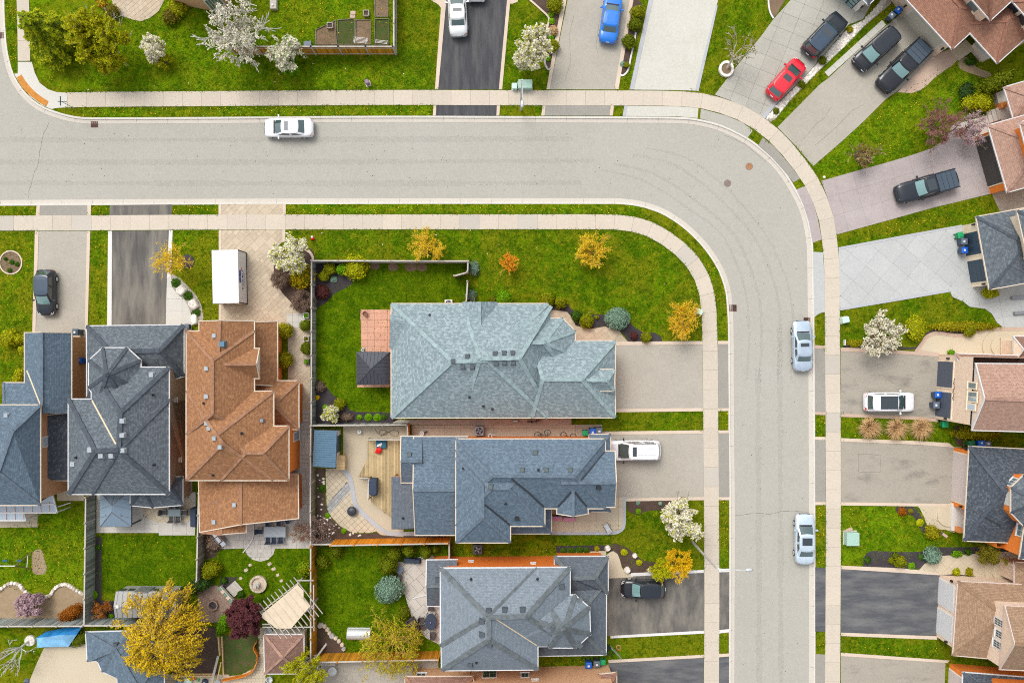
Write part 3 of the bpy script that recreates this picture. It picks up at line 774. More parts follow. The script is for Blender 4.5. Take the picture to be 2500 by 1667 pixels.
drive([(1745,232),(1786,178),(1825,130),(1862,84),(1888,48),(1931,0),(1975,-60),(2150,-60),(2125,15),(2107,47),(2070,62),(2056,82),(1990,159),(1965,186),(1895,255),(1867,290),(1837,272),(1783,246)],'grey_drive','grey jointed concrete driveway with the red hatchback',
  [[(1859,286),(1867,291),(1895,256),(1900,247),(1892,247)]],'edging_grey',apron=[(1711,266.5),(1773,283),(1811,299),(1838,319),(1825,337),(1790,318),(1755,303),(1709,290)],cells=G(radians(-22),1.62,1.5,'grid',(1790,225)),joint='joint_dark',gap=.02)
drive([(1898,311),(2000,208),(2024,190),(2120,100),(2210,25),(2295,128),(2215,205),(2189,224),(2160,245),(2105,300),(2050,350),(1985,406),(1941,355)],'asphalt_drive','beige asphalt driveway with a black pickup and a black van',
  apron=[(1862,336),(1893,362),(1929,404),(1953,436),(1937,446),(1913,417),(1883,384),(1851,356)],aprmat='asphalt_apron')
drive([(2005,442),(2100,415),(2163,398),(2230,378),(2275,362),(2310,338),(2326,303),(2346,296),(2358,340),(2399,330),(2440,468),(2280,507),(2042,573),(2033,522),(2019,480)],'lilac_drive','mottled lilac stamped concrete driveway with the dark pickup',
  apron=[(1967,454),(1984,493),(1996,533),(2006,585),(1983.6,593),(1974,541),(1961,500),(1944,463)],cells=G(radians(16),1.9,1.9,'grid',(2060,520)),joint='joint_dark2',gap=0.012)
drive([(2047,607),(2130,590),(2230,573),(2369,547),(2395,699),(2349,735),(2325,725),(2319,711),(2200,731),(2051,756)],'blue_drive','blue grey concrete driveway with three bins by the garage',
  [[(2047,604),(2230,570),(2348,549),(2349,554),(2230,576),(2047,610)],[(2051,751),(2200,726),(2318,706),(2322,712),(2200,733),(2051,758)]],'edging_grey',apron=[(1984.5,615),(2009,616),(2013,680),(2013.5,762),(2003,764),(1994,769),(1987.5,775)],cells=G(radians(50),1.9,1.9,'grid',(2150,680)),joint='joint_dark2',gap=0.014)
drive([(2052,856),(2230,865),(2312,870),(2305,1022),(2230,1017),(2053,1009)],'asphalt_stained','stained grey driveway with the white crossover',
  [[(2052,848),(2150,852),(2232,858),(2240,852),(2292,862),(2292,871),(2230,866),(2052,857)],[(2053,1009),(2230,1016),(2290,1022),(2290,1030),(2230,1024),(2053,1017)]],'paver_pink',apron=[(1989,850),(2014,851),(2015,1006),(1989,1005)],aprmat='asphalt_apron',
  aedges=[[(1988,842),(2014,844),(2014,851),(1988,850)],[(1989,1005),(2015,1006),(2015,1013),(1989,1012)]])
drive([(2053,1077),(2345,1091),(2340,1229),(2053,1225)],'asphalt_stained','empty stained driveway below the three straw coloured grass clumps',
  [[(2053,1069),(2240,1076),(2316,1081),(2330,1092),(2240,1085),(2053,1077)],[(2053,1225),(2318,1229),(2317,1236),(2053,1233)]],'edging',apron=[(1989.5,1073),(2015.5,1074),(2015.5,1225),(1990,1225)],aprmat='asphalt_apron',
  aedges=[[(1989.5,1066),(2015.5,1066),(2015.5,1074),(1989.5,1073)],[(1990,1225),(2015.5,1225),(2015.5,1232),(1990,1232)]])
drive([(2053.6,1388),(2313,1402),(2305,1552),(2053,1543)],'asphalt_sealed_e','dark sealed driveway before the white double garage doors',
  [[(2053.6,1380),(2200,1386),(2245,1391),(2293,1399),(2293,1403),(2053.6,1388)],[(2053,1543),(2287,1552),(2287,1560),(2053,1551)]],apron=[(1990,1384),(2015.5,1386),(2015,1541),(1990,1540)])
drive([(2053,1600),(2308,1616),(2303,1760),(2053,1760)],'asphalt_stained','stained driveway at the lower right corner',
  [[(2053,1592),(2318,1611),(2312,1617),(2053,1600)]],apron=[(1990,1595),(2014.5,1597),(2014,1760),(1990,1760)],aprmat='asphalt_apron')
drive([(1470,842),(1715,841),(1716,996),(1470,999)],'asphalt_drive','empty beige driveway beside the teal roofed house',
  [[(1500,834),(1714.5,832.5),(1715,841),(1500,843)],[(1495,998),(1716,995.5),(1716,1003.5),(1495,1006)]],apron=[(1752.5,840),(1777.5,840),(1779,996),(1753,996)],aprmat='asphalt_apron',
  aedges=[[(1752.5,832),(1777.5,832),(1777.5,840),(1752.5,840)],[(1753,996),(1779,996),(1779,1003),(1753,1003)]])
drive([(1470,1059),(1717,1057),(1718,1214),(1525,1217),(1470,1210)],'asphalt_drive','beige driveway with the white minivan',
  [[(1468,1053),(1717,1050),(1717,1058),(1468,1061)],[(1526,1216),(1718,1212.5),(1718,1220),(1526,1223)]],apron=[(1753.5,1057),(1779.5,1057),(1781,1213),(1754,1213)],aprmat='asphalt_apron',
  aedges=[[(1753.5,1050),(1779.5,1050),(1779.5,1057),(1753.5,1057)],[(1754,1213),(1781,1213),(1781,1220),(1754,1220)]])
drive([(1455,1411),(1550,1405),(1718.5,1397),(1718.5,1538),(1530,1549),(1455,1552)],'asphalt_worn_e','worn dark driveway with the black hatchback',
  [[(1540,1398),(1718.5,1390),(1718.5,1397),(1540,1406)],[(1490,1551),(1718.5,1538),(1718.5,1545),(1490,1557)]],'edging_white',apron=[(1755.5,1396),(1780.5,1395),(1780,1534),(1755.5,1537)],
  aedges=[[(1755.5,1388),(1780.5,1387),(1780.5,1395),(1755.5,1396)],[(1755.5,1537),(1780,1534),(1780,1542),(1755.5,1545)]])
drive([(1486,1617),(1718,1604),(1717,1760),(1500,1760)],'asphalt_sealed_e','dark sealed driveway at the bottom edge beside the peach brick house',
  [[(1484,1610),(1718,1597),(1718,1604),(1486,1617)]],apron=[(1755,1603),(1780,1601),(1779,1760),(1755,1760)],aedges=[[(1755,1595),(1780,1594),(1780,1601),(1755,1603)]])
drive([(95,564),(213,564),(207,830),(87,830)],'asphalt_drive','beige driveway with the black compact car at the left',
  [[(86,564),(95,564),(87,825),(79,825)],[(213,564),(221,564),(214,825),(207,825)]],apron=[(98,502),(214,501),(214,526),(97,527)],aprmat='asphalt_apron',
  aedges=[[(90,503),(98,502),(97,527),(88,527)],[(214,501),(223,501),(222,526),(214,526)]])
drive([(274,564),(413,563),(406,815),(273,815)],'asphalt_worn','streaky dark driveway beside the white edged path',
  [[(264.5,564),(274,564),(273,800),(262,800)],[(413,563),(422,563),(418,672),(408,680)]],'edging_white',apron=[(268,501),(420,499.5),(420,524.5),(268,526)])
drive([(535,562),(697,561),(697,584),(680,600),(668,640),(670,680),(690,716),(724,752),(757,765),(757,1000),(703,1000),(703,800),(535,800)],'stamped','wide tan stamped concrete driveway with the white container',
  [[(534.5,562),(541,562),(541,790),(534.5,790)],[(690,561),(697,561),(696,590),(690,592)]],'edging',apron=None,cells=G(radians(45),0.62,0.42,'ashlar',(600,640),5),joint='joint_tan',gap=0.02)
drive([(534,499),(698,498),(698,524),(534,524.5)],'stamped','tan stamped concrete strip between sidewalk and curb',
  [[(534,499),(541,499),(541,524.5),(534,524.5)],[(691,498),(698,498),(698,524),(691,524)]],'edging',cells=G(radians(45),0.62,0.42,'ashlar',(600,640),6),joint='joint_tan',gap=0.02)

# ------------------------------------------------------------------ patios and paths
def patio(poly,mat,label,cells=None,joint='joint',z=0.03,gap=0.02,name='patio',proud=0.014):
 PAVED.append(W(poly))
 d = sheet(name,poly,z,joint if cells else mat,label,name,kind='structure')
 if cells: pave(d,poly,cells(W(poly)),z,mat,gap=gap,proud=proud,name='paver')
 return d
def pebble(mat,name,poly,n,r,parent=None,seed=3,label=None,z=0.03,cat='gravel'):
 rg = random.Random(seed); pw = W(poly); m = MB()
 x0,x1 = min(q[0] for q in pw),max(q[0] for q in pw); y0,y1 = min(q[1] for q in pw),max(q[1] for q in pw); k = 0; tries = 0
 while k < n and tries < n * 40:
  tries += 1
  x,y = rg.uniform(x0,x1),rg.uniform(y0,y1)
  if not inside((x,y),pw): continue
  rr = r * rg.uniform(0.5,1.3); a = rg.random() * 6.28; st = [(rr,0),(rr * 0.75,rr * 0.5),(rr * 0.2,rr * 0.7)]
  m.lathe((x,y,z - rr * 0.2),st,6,sx=rg.uniform(0.7,1.2),sy=rg.uniform(0.7,1.2)); k += 1
 o = m.build(name,mat,parent)
 if label: tag(o,label,cat,kind='stuff')
 else: o['kind'] = 'stuff'
 return o
def bed(poly,mat,label,z=0.018,smooth=True,name='garden_bed'):
 pts = smooth_line(poly,3,True) if smooth else poly
 return sheet(name,pts,z,mat,label,'garden bed',kind='structure')
patio([(830 / 1 + 50,756),(960,756),(960,862),(882,862)],'patio_terra','terracotta tile patio beside the dark gazebo',G(0,0.645,0.645,'grid',(882,862)),'rust_orange',gap=0.03)
patio([(872,862),(965,862),(965,945),(872,945)],'patio_terra','terracotta slab under the dark gazebo',None)
# H5 back yard
patio([(838,1040),(1000,1040),(1000,1068),(985,1080),(985,1310),(930,1305),(905,1285),(880,1250),(868,1215),(860,1170),(845,1148),(838,1140)],'patio_tan','tan concrete slab wrapping round the wooden deck',None,z=0.028)
patio([(795,1143),(838,1143),(848,1152),(857,1172),(866,1215),(876,1245),(900,1272),(930,1292),(905,1300),(860,1300),(830,1283),(810,1262),(798,1240),(797,1200)],'patio_tan','tan paver patio round the fire pit',G(radians(43),0.46,0.46,'grid'),'joint_dark',gap=0.022,z=0.03)
patio([(797,1233),(847,1175),(858,1192),(804,1256)],'paver_grey','grey paver strip crossing the tan patio',G(radians(47),0.5,0.28,'running'),'joint_dark',z=0.05,gap=0.02)
ribbon('path_border',[(838,1147),(848,1155),(858,1178),(864,1215),(872,1236),(900,1266),(930,1290),(950,1301),(985,1302),(1015,1302)],0.42,0.062,'edging_grey',None)
tag(bpy.data.objects['path_border'],'curved grey paver border through the back patio','paver border',kind='structure')
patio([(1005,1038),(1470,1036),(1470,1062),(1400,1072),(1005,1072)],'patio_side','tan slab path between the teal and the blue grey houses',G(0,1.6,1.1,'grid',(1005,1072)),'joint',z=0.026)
bed([(960,1025),(1395,1022),(1395,1037),(1005,1037),(960,1036)],'gravel','gravel strip along the foot of the teal house',smooth=False)
patio([(1345,1240),(1500,1215),(1526,1212),(1526,1283),(1520,1296),(1508,1301),(1345,1304)],'patio_tan','tan concrete porch walk with a grey border',G(0,2.2,1.35,'grid',(1345,1304)),'joint')
ribbon('path_border',[(1345,1301),(1470,1301),(1500,1300),(1515,1294),(1523,1282),(1524,1250),(1524,1212)],0.3,0.062,'edging_grey',None)
tag(bpy.data.objects['path_border.001'],'grey paver border round the porch walk','paver border',kind='structure')
patio([(1480,1355),(1490,1346),(1498,1345),(1508,1352),(1514,1368),(1518,1385),(1527,1396),(1545,1402),(1545,1408),(1470,1412),(1470,1355)],'patio_tan','pale curved front walk beside the black hatchback',None,z=0.03)
patio([(1385,1347),(1480,1344),(1480,1362),(1385,1362)],'patio_tan','pale side path along the orange brick wall',None,z=0.026)
# H6 back yard
patio([(968,1368),(985,1372),(1050,1350),(1070,1366),(1078,1480),(1078,1575),(1040,1556),(1010,1520),(1000,1490),(990,1455),(975,1420)],'patio_pale','pale flagstone patio behind the light grey house',G(radians(40),0.75,0.6,'ashlar',None,9),'joint_dark',gap=0.025)
# H3 back yard
patio([(500,1262),(760,1250),(762,1338),(672,1338),(668,1352),(655,1365),(636,1370),(616,1365),(602,1352),(597,1338),(540,1340),(535,1300),(505,1300)],'patio_pale','pale paver patio with a rounded bay behind the brown house',G(0,0.55,0.42,'ashlar',None,11),'joint_dark2',gap=0.018)
patio([(482,1440),(500,1428),(530,1428),(545,1440),(565,1465),(566,1480),(548,1510),(535,1520),(510,1518),(486,1516)],'paver_brown','octagonal brown paver patio beside the golden willow',G(radians(20),0.24,0.24,'running'),'joint_dark',gap=0.015)
patio([(700,1000),(757,1000),(757,1300),(703,1300)],'patio_pale','shaded paver path between fence and brown house',G(0,0.55,0.4,'ashlar',None,4),'joint_dark2',gap=0.02)
patio([(630,1530),(650,1530),(650,1667),(560,1700),(540,1700),(548,1650),(590,1645),(620,1630),(633,1600)],'patio_tan','tan cobble walk left of the small brown roofed pavilion',G(0,0.26,0.26,'running'),'joint',gap=0.02)
patio([(390,1645),(560,1645),(560,1720),(390,1720)],'patio_tan','tan cobble strip at the bottom edge',G(0,0.3,0.3,'running'),'joint',gap=0.02)
# H2 back yard
patio([(236,1200),(478,1200),(478,1258),(476,1306),(388,1306),(388,1300),(236,1300)],'patio_pale','pale concrete patio behind the slate roofed house',G(0,1.35,1.05,'grid',(388,1306)),'joint_dark2',gap=0.014)
patio([(348,1232),(400,1225),(460,1210),(470,1225),(472,1245),(468,1268),(455,1275),(385,1275),(350,1260)],'patio_tan','tan stamped patch under the patio dining set',G(radians(30),0.7,0.5,'ashlar',None,3),'joint',z=0.05)
patio([(140,1195),(205,1195),(205,1222),(140,1222)],'patio_tan','tan slab path by the conservatory corner',None)
patio([(-60,1225),(92,1225),(92,1286),(-60,1288)],'patio_tan','tan concrete slab below the conservatory',None)
patio([(70,1667),(90,1618),(108,1580),(210,1570),(215,1560),(330,1560),(330,1760),(40,1760)],'patio_tan','tan concrete yard beside the blue tarp',None)
patio([(409,668),(419,668),(420,700),(432,716),(451,732),(463,754),(469,776),(468,812),(405,812),(406,740)],'new_concrete','white concrete path curving past the three boulders',G(0,1.6,1.2,'grid',(405,700)),'joint_dark2',gap=0.012)
patio([(170,815),(216,815),(216,985),(170,985)],'patio_tan','narrow tan path between two left houses',G(0,1.2,1.2,'grid'),'joint')
patio([(404,900),(462,900),(470,1210),(404,1210)],'gravel','shaded gravel strip between slate and brown roofed houses',None)
patio([(700,765),(757,765),(757,800),(703,800)],'patio_pale','pale pavers at the gate of the side path',G(0,0.6,0.6,'grid'),'joint_dark2',z=0.042)
# H4 front walk
patio([(1335,757),(1360,757),(1385,762),(1398,777),(1405,795),(1440,803),(1478,797),(1500,806),(1512,808),(1522,822),(1532,833),(1535,842),(1395,842),(1395,830),(1335,830)],'stamped','tan paver front walk of the teal roofed house',G(radians(35),0.62,0.45,'ashlar',None,8),'joint_tan',gap=0.016)
# top houses
patio([(262,-40),(405,-40),(400,5),(388,28),(368,44),(345,53),(320,48),(298,38),(278,18)],'stamped','round tan paver patio at the top edge',G(radians(40),0.5,0.4,'running'),'joint_tan',gap=0.025)
patio([(1040,-60),(1092,-60),(1089,18),(1078,22),(1070,12),(1050,0)],'edging','tan path beside the sealed driveway top',None)
patio([(1238,-60),(1270,-60),(1264,5),(1252,10),(1240,10)],'edging','tan step patch right of the sealed driveway top',None)
patio([(2277,137),(2325,118),(2355,140),(2339,146),(2321,163),(2300,177),(2281,191),(2262,210),(2245,222),(2225,228),(2190,226),(2215,203),(2250,165)],'paver_pink','pink paver walk curving past the black pickup',None,z=0.032)
patio([(2013,177),(2022,188),(2163,62),(2153,50)],'white_drive','row of white slabs edging the driveway of the black van',G(radians(42),1.1,3.0,'grid'),'joint_dark2',name='path')
patio([(2344,300),(2400,285),(2440,270),(2500,255),(2500,310),(2413,330),(2380,338),(2358,341)],'patio_pale','pale concrete walk and steps to the porch at the right edge',None,z=0.036)
patio([(2372,700),(2405,697),(2520,690),(2520,810),(2452,803),(2434,788),(2421,766),(2405,754),(2367,749),(2350,735)],'blue_drive','blue grey curved walk below the grey garage roof',G(radians(10),2.0,1.6,'grid',(2440,735)),'joint_dark',gap=0.012)
patio([(2420,470),(2520,445),(2520,520),(2440,515)],'gravel','gravel side yard between the two right garages',None)
patio([(2232,858),(2252,836),(2262,822),(2285,812),(2320,816),(2345,818),(2375,812),(2400,803),(2520,803),(2520,868),(2380,866),(2330,868),(2290,868)],'patio_tan','tan walk with a pink border before the round steps',None,z=0.034)
ribbon('path_border',[(2236,858),(2252,836),(2262,822),(2285,813),(2320,817),(2345,819),(2375,813),(2400,804),(2520,803)],0.34,0.06,'paver_pink',None)
tag(bpy.data.objects['path_border.002'],'pink paver border of the tan walk at the right','paver border',kind='structure')
patio([(2318,1229),(2322,1226),(2330,1300),(2308,1292),(2280,1292),(2262,1280),(2256,1262),(2245,1240),(2240,1236),(2260,1231)],'patio_tan','pale tan walk at the navy roofed house',None,z=0.034)
patio([(2243,1391),(2256,1376),(2278,1366),(2300,1356),(2400,1350),(2460,1345),(2500,1345),(2500,1420),(2420,1410),(2330,1400),(2293,1403)],'patio_tan','pale tan flagged walk with curved steps',G(radians(45),0.9,0.7,'ashlar',None,6),'joint_tan',z=0.034)

for nm,pts in (('asphalt_crack',[(1955,345),(1975,325),(1992,305),(2010,290),(2030,262)]),('asphalt_crack',[(1990,355),(2030,322),(2080,270),(2110,255)]),('asphalt_crack',[(1400,40),(1390,90),(1393,150),(1380,200)]),('asphalt_crack',[(1462,60),(1455,110),(1460,140)]),('asphalt_crack',[(2095,1108),(2150,1110),(2148,1152),(2096,1152),(2095,1108)])):
 dd = [o for o in bpy.data.objects if o.name.startswith('driveway')]
 ribbon(nm,jag(pts,.9),.013,.032,'crack',None)
for i,o in enumerate([o for o in bpy.data.objects if o.name.startswith('asphalt_crack')]):
 tag(o,['thin crack on the beige driveway of the black van','long crack on the beige driveway of the black van','thin crack along the driveway of the blue sedan','short crack beside the blue sedan','square cut line on the empty stained driveway'][i],'crack',kind='structure')
# ------------------------------------------------------------------ houses: roof blocks that meet in real valleys, walls, gutters, openings
class House:
 def __init__(s,name,label,loc,roof,wall,cap,gut='gutter_white',cat='house'):
  s.o = thing(name,label,cat,loc); s.roof = roof; s.wall = wall; s.cap = cap; s.gut = gut
  s.tris = []; s.walls = []; s.k = 0
 def block(s,poly,he,ridge=None,hr=None,roof=None,wall=None,cap=None,gut=True,inset=0.35,base=-0.05,ground=False,hips=(1,1),pitch=0.55,caps=True,gmat=None,capw=0.26,rake=(0,1),wpoly=None):
  s.k += 1; e = 0.006 * s.k
  if ground: pts = offset_poly(ccw(W(poly)),-inset)
  else: pts = ccw(W(poly,he))
  pts = offset_poly(pts,-e); he += e
  if ridge is None:       # rectangle: the ridge along the longer axis
   q = [Vector(p) for p in pts]
   a,b = (q[1] - q[0]).length,(q[2] - q[1]).length
   if a < b: q = q[1:] + q[:1]; a,b = b,a
   m0,m1 = (q[0] + q[3]) / 2,(q[1] + q[2]) / 2; d = (m1 - m0).normalized()
   if hr is None: hr = he + b / 2 * pitch
   i0,i1 = b / 2 * hips[0],b / 2 * hips[1]
   if i0 + i1 > a * 0.98: k = a * 0.98 / (i0 + i1); i0 *= k; i1 *= k
   R = [m0 + d * i0,m1 - d * i1]; R = [Vector((r.x,r.y,hr)) for r in R]
  else:
   if hr is None: hr = he + 2.0
   R = [P(u,v,hr) for u,v in ridge]
  for r in R: r.z += e
  V = [Vector((p[0],p[1],he)) for p in pts]; n = len(V)
  if len(R) == 1: asn = [0] * n
  else:
   mid = (R[0] + R[1]) / 2; ax = (R[1] - R[0])
   asn = [1 if (v - mid).xy.dot(ax.xy) > 0 else 0 for v in V]
  m = MB(); gable = set()
  for i in range(n):
   j = (i + 1) % n
   f = [V[i],V[j],R[asn[j]]] + ([R[asn[i]]] if asn[i] != asn[j] else [])
   nn = (V[j] - V[i]).cross(R[asn[j]] - V[i])
   if nn.length < 1e-6: continue
   nn.normalize()
   u = (V[j] - V[i]).normalized(); w_ = nn.cross(u)
   isg = abs(nn.z) < 0.3
   if isg: gable.add(i)
   off = random.uniform(0,3)
   uv = [((p - V[i]).dot(u) + off,(p - V[i]).dot(w_)) for p in f]
   m.face(f,uv,1 if isg else 0)
   s.tris.append((f[0],f[1],f[2],nn))
   if len(f) == 4: s.tris.append((f[0],f[2],f[3],nn))
  lo = [Vector((v.x,v.y,he - 0.2)) for v in V]
  for i in range(n):
   j = (i + 1) % n; m.face([lo[i],lo[j],V[j],V[i]],None,2)
  m.face(list(reversed(lo)),None,2)
  g = gmat or s.gut
  ro = m.build('roof',[roof or s.roof,s.wall if wall in (None,'none') else wall,g],s.o)
  if gut:
   gm = MB()
   for i in range(n):
    j = (i + 1) % n
    a,b = V[i],V[j]; d = (b - a); L = d.length; d.normalize(); nrm = Vector((d.y,-d.x,0))
    if i in gable:
     if asn[i] not in rake: continue
     for (p,q) in ((a,R[asn[i]]),(b,R[asn[j]])):
      mid = (p + q) / 2; dd = (q - p)
      ang = atan2(dd.y,dd.x); el = math.asin(max(-1,min(1,dd.z / dd.length)))
      gm.box(mid + nrm * 0.03 + Vector((0,0,-0.03)),(dd.length,0.085,0.14),ang,tilt=Matrix.Rotation(-el,3,'Y'))
     continue
    c = (a + b) / 2 + nrm * 0.042; gm.box((c.x,c.y,he - 0.055),(L + 0.16,0.085,0.13),atan2(d.y,d.x))
   gm.build('gutter',g,ro)
  if caps:
   cm = MB(); edges = []
   if len(R) == 2 and (R[1] - R[0]).length > 0.5: edges.append((R[0],R[1]))
   for i in range(n):
    if (i in gable) or ((i - 1) % n in gable): continue
    edges.append((V[i],R[asn[i]]))
   for a,b in edges:
    dd = b - a; L = dd.length
    if L < 0.6: continue
    ang = atan2(dd.y,dd.x); el = math.asin(dd.z / L); k = max(1,int(L / 0.42))
    for q in range(k):
     c = a.lerp(b,(q + 0.5) / k) + Vector((0,0,0.012 + random.uniform(0,0.014)))
     cm.box(c,(L / k * 1.04,capw * random.uniform(0.92,1.08),0.05),ang + random.uniform(-0.02,0.02),tilt=Matrix.Rotation(-el,3,'Y'))
   if cm.f:
    co = cm.build('ridge_cap',cap or s.cap,ro); co['kind'] = 'stuff'
  if wall != 'none':
   wp = ccw(W(wpoly)) if wpoly else offset_poly([(v.x,v.y) for v in V],inset + e + 0.01); wm = MB(); nw = len(wp)
   for i in range(nw):
    j = (i + 1) % nw; a,b = Vector((*wp[i],0)),Vector((*wp[j],0)); L = (b - a).length
    f = [Vector((a.x,a.y,base)),Vector((b.x,b.y,base)),Vector((b.x,b.y,he - 0.15)),Vector((a.x,a.y,he - 0.15))]
    wm.face(f,[(0,base),(L,base),(L,he),(0,he)])
    d = (b - a).normalized(); s.walls.append((f,Vector((d.y,-d.x,0)),d))
   wm.build('wall',wall or s.wall,s.o)
  return ro
 def hit(s,u,v):
  o = Vector((0,0,CAM_H)); r = ray(u,v); best = None
  for a,b,c,n in s.tris:
   h = intersect_ray_tri(a,b,c,r,o,True)
   if h is not None and (best is None or h.z > best[0].z): best = (h,n if n.z > 0 else -n)
  return best
 def vent(s,u,v,mat='vent_dark',w=0.34,h=0.22,name='roof_vent'):
  ht = s.hit(u,v)
  if not ht: return
  p,n = ht; ang = atan2(n.y,n.x) if n.xy.length > 0.05 else 0
  m = MB(); m.taper((p.x,p.y,p.z - 0.12),(w * 1.25,w * 1.25),(w * 1.15,w * 1.15),0.15,ang); m.taper((p.x,p.y,p.z + 0.03),(w * 0.8,w * 0.8),(w * 0.72,w * 0.72),h * 0.5,ang); m.taper((p.x,p.y,p.z + 0.03 + h * 0.5),(w * 1.05,w * 1.05),(w * 0.9,w * 0.9),h * 0.4,ang)
  m.build(name,mat,s.o)
 def pipe(s,u,v,mat='black',r=0.07):
  ht = s.hit(u,v)
  if not ht: return
  p = ht[0]; m = MB(); m.lathe((p.x,p.y,p.z - 0.1),[(r * 1.9,0.0),(r * 1.9,0.14),(r,0.17),(r,0.42),(r * 0.6,0.42)],10); m.build('vent_pipe',mat,s.o)
 def strip(s,pts,w,mat,name='valley_flashing',lift=0.03):
  """a flashing laid on the roof through these places"""
  q = []
  for i in range(len(pts) - 1):
   a,b = Vector(pts[i]),Vector(pts[i + 1]); k = 8
   for j in range(k + (i == len(pts) - 2)):
    c = a.lerp(b,j / k); h = s.hit(c.x,c.y)
    if h: q.append(h[0] + Vector((0,0,lift)))
  if len(q) < 2: return
  m = MB(); nn = normals2(q)
  for i in range(len(q) - 1):
   a,b = q[i],q[i + 1]; x,y = nn[i] * (w / 2),nn[i + 1] * (w / 2)
   m.face([(a.x + x.x,a.y + x.y,a.z),(a.x - x.x,a.y - x.y,a.z),(b.x - y.x,b.y - y.y,b.z),(b.x + y.x,b.y + y.y,b.z)])
  m.build(name,mat,s.o)
 def on_wall(s,u,v):
  """the camera-facing wall seen at this place"""
  o = Vector((0,0,CAM_H)); r = ray(u,v); best = None
  for f,n,d in s.walls:
   if r.dot(n) >= -1e-4: continue
   t = (f[0] - o).dot(n) / r.dot(n); p = o + r * t
   al = (p - f[0]).dot(d); L = (f[1] - f[0]).length
   if -0.3 <= al <= L + 0.3 and -1.0 <= p.z <= f[2].z + 0.8 and (best is None or p.z > best[0].z): best = (p,f,n,d)
  return best
 def span(s,w,pts):
  p,f,n,d = w; o = Vector((0,0,CAM_H)); ts,zs = [],[]
  for u,v in pts:
   r = ray(u,v)
   t = (f[0] - o).dot(n) / r.dot(n); q = o + r * t
   ts.append((q - f[0]).dot(d)); zs.append(q.z)
  return min(ts),max(ts),min(zs),max(zs)
 def panel(s,w,t0,t1,z0,z1,d0,d1,name,mat,parent=None):
  p,f,n,d = w; c = f[0] + d * ((t0 + t1) / 2) + n * ((d0 + d1) / 2)
  return MB().box((c.x,c.y,(z0 + z1) / 2),(t1 - t0,abs(d1 - d0),z1 - z0),atan2(d.y,d.x)).build(name,mat,parent or s.o)
 def window(s,pts,cols=2,rows=1,frame='white_paint',pane='pane',mn=0.7,sz=None):
  c = (sum(q[0] for q in pts) / len(pts),sum(q[1] for q in pts) / len(pts)); w = s.on_wall(*c)
  if not w: return None
  t0,t1,z0,z1 = s.span(w,pts)
  if sz: cz,ct = (z0 + z1) / 2,(t0 + t1) / 2; t0,t1,z0,z1 = ct - sz[0] / 2,ct + sz[0] / 2,cz - sz[1] / 2,cz + sz[1] / 2
  fr = s.panel(w,t0 - 0.09,t1 + 0.09,z0 - 0.1,z1 + 0.09,-0.05,0.045,'window',frame)
  for i in range(cols):
   for j in range(rows):
    a,b = t0 + (t1 - t0) * i / cols,t0 + (t1 - t0) * (i + 1) / cols; e,g = z0 + (z1 - z0) * j / rows,z0 + (z1 - z0) * (j + 1) / rows
    s.panel(w,a + 0.025,b - 0.025,e + 0.025,g - 0.025,0.02,0.053,'pane',pane,fr)
  s.panel(w,t0 - 0.13,t1 + 0.13,z0 - 0.17,z0 - 0.103,-0.02,0.11,'sill',frame,fr)
  return fr
 def garage_door(s,a,b,h=2.15,mat='white_paint',rows=4,base=0.0,frame='white_paint',inset_pane=None):
  """a, b: the door's two feet at the driveway"""
  c = ((a[0] + b[0]) / 2,(a[1] + b[1]) / 2); A,B = P(*a),P(*b); best = None
  for f,n,d in s.walls:
   mid = (A + B) / 2; dist = abs((mid - f[0]).dot(n)); al = (mid - f[0]).dot(d); L = (f[1] - f[0]).length
   if -0.5 < al < L + 0.5 and (Vector((0,0,0)) - mid).dot(n) > 0 and dist < 2.5 and abs((B - A).normalized().dot(d)) > 0.8:
    if best is None or dist < best[0]: best = (dist,f,n,d)
  if not best: print('no wall for door',a,b); return
  _,f,n,d = best; w = (None,f,n,d)
  ts = sorted(((A - f[0]).dot(d),(B - f[0]).dot(d))); t0,t1 = ts
  o = s.panel(w,t0 - 0.12,t1 + 0.12,base,h + 0.14,-0.1,0.05,'garage_door',frame)
  for r in range(rows):
   z0 = base + (h - base) * r / rows; z1 = base + (h - base) * (r + 1) / rows
   s.panel(w,t0,t1,z0 + 0.012,z1 - 0.012,0.0,0.075,'door_panel',mat,o)
   if inset_pane:
    k = 4
    for q in range(k):
     x0 = t0 + (t1 - t0) * q / k; s.panel(w,x0 + 0.08,x0 + (t1 - t0) / k - 0.08,z0 + 0.07,z1 - 0.07,0.06,0.085,'pane',inset_pane,o)
  return o
 def downspout(s,u,v,h,mat=None):
  q = P(u,v); MB().box((q.x,q.y,h / 2),(0.09,0.09,h)).build('downspout',mat or s.gut,s.o)
 def lamp(s,pts):
  w = s.on_wall(*pts)
  if not w: return
  p,f,n,d = w; c = p + n * 0.12
  m = MB(); m.box((c.x,c.y,c.z),(0.16,0.2,0.3),atan2(d.y,d.x)); m.build('wall_lamp','black',s.o)

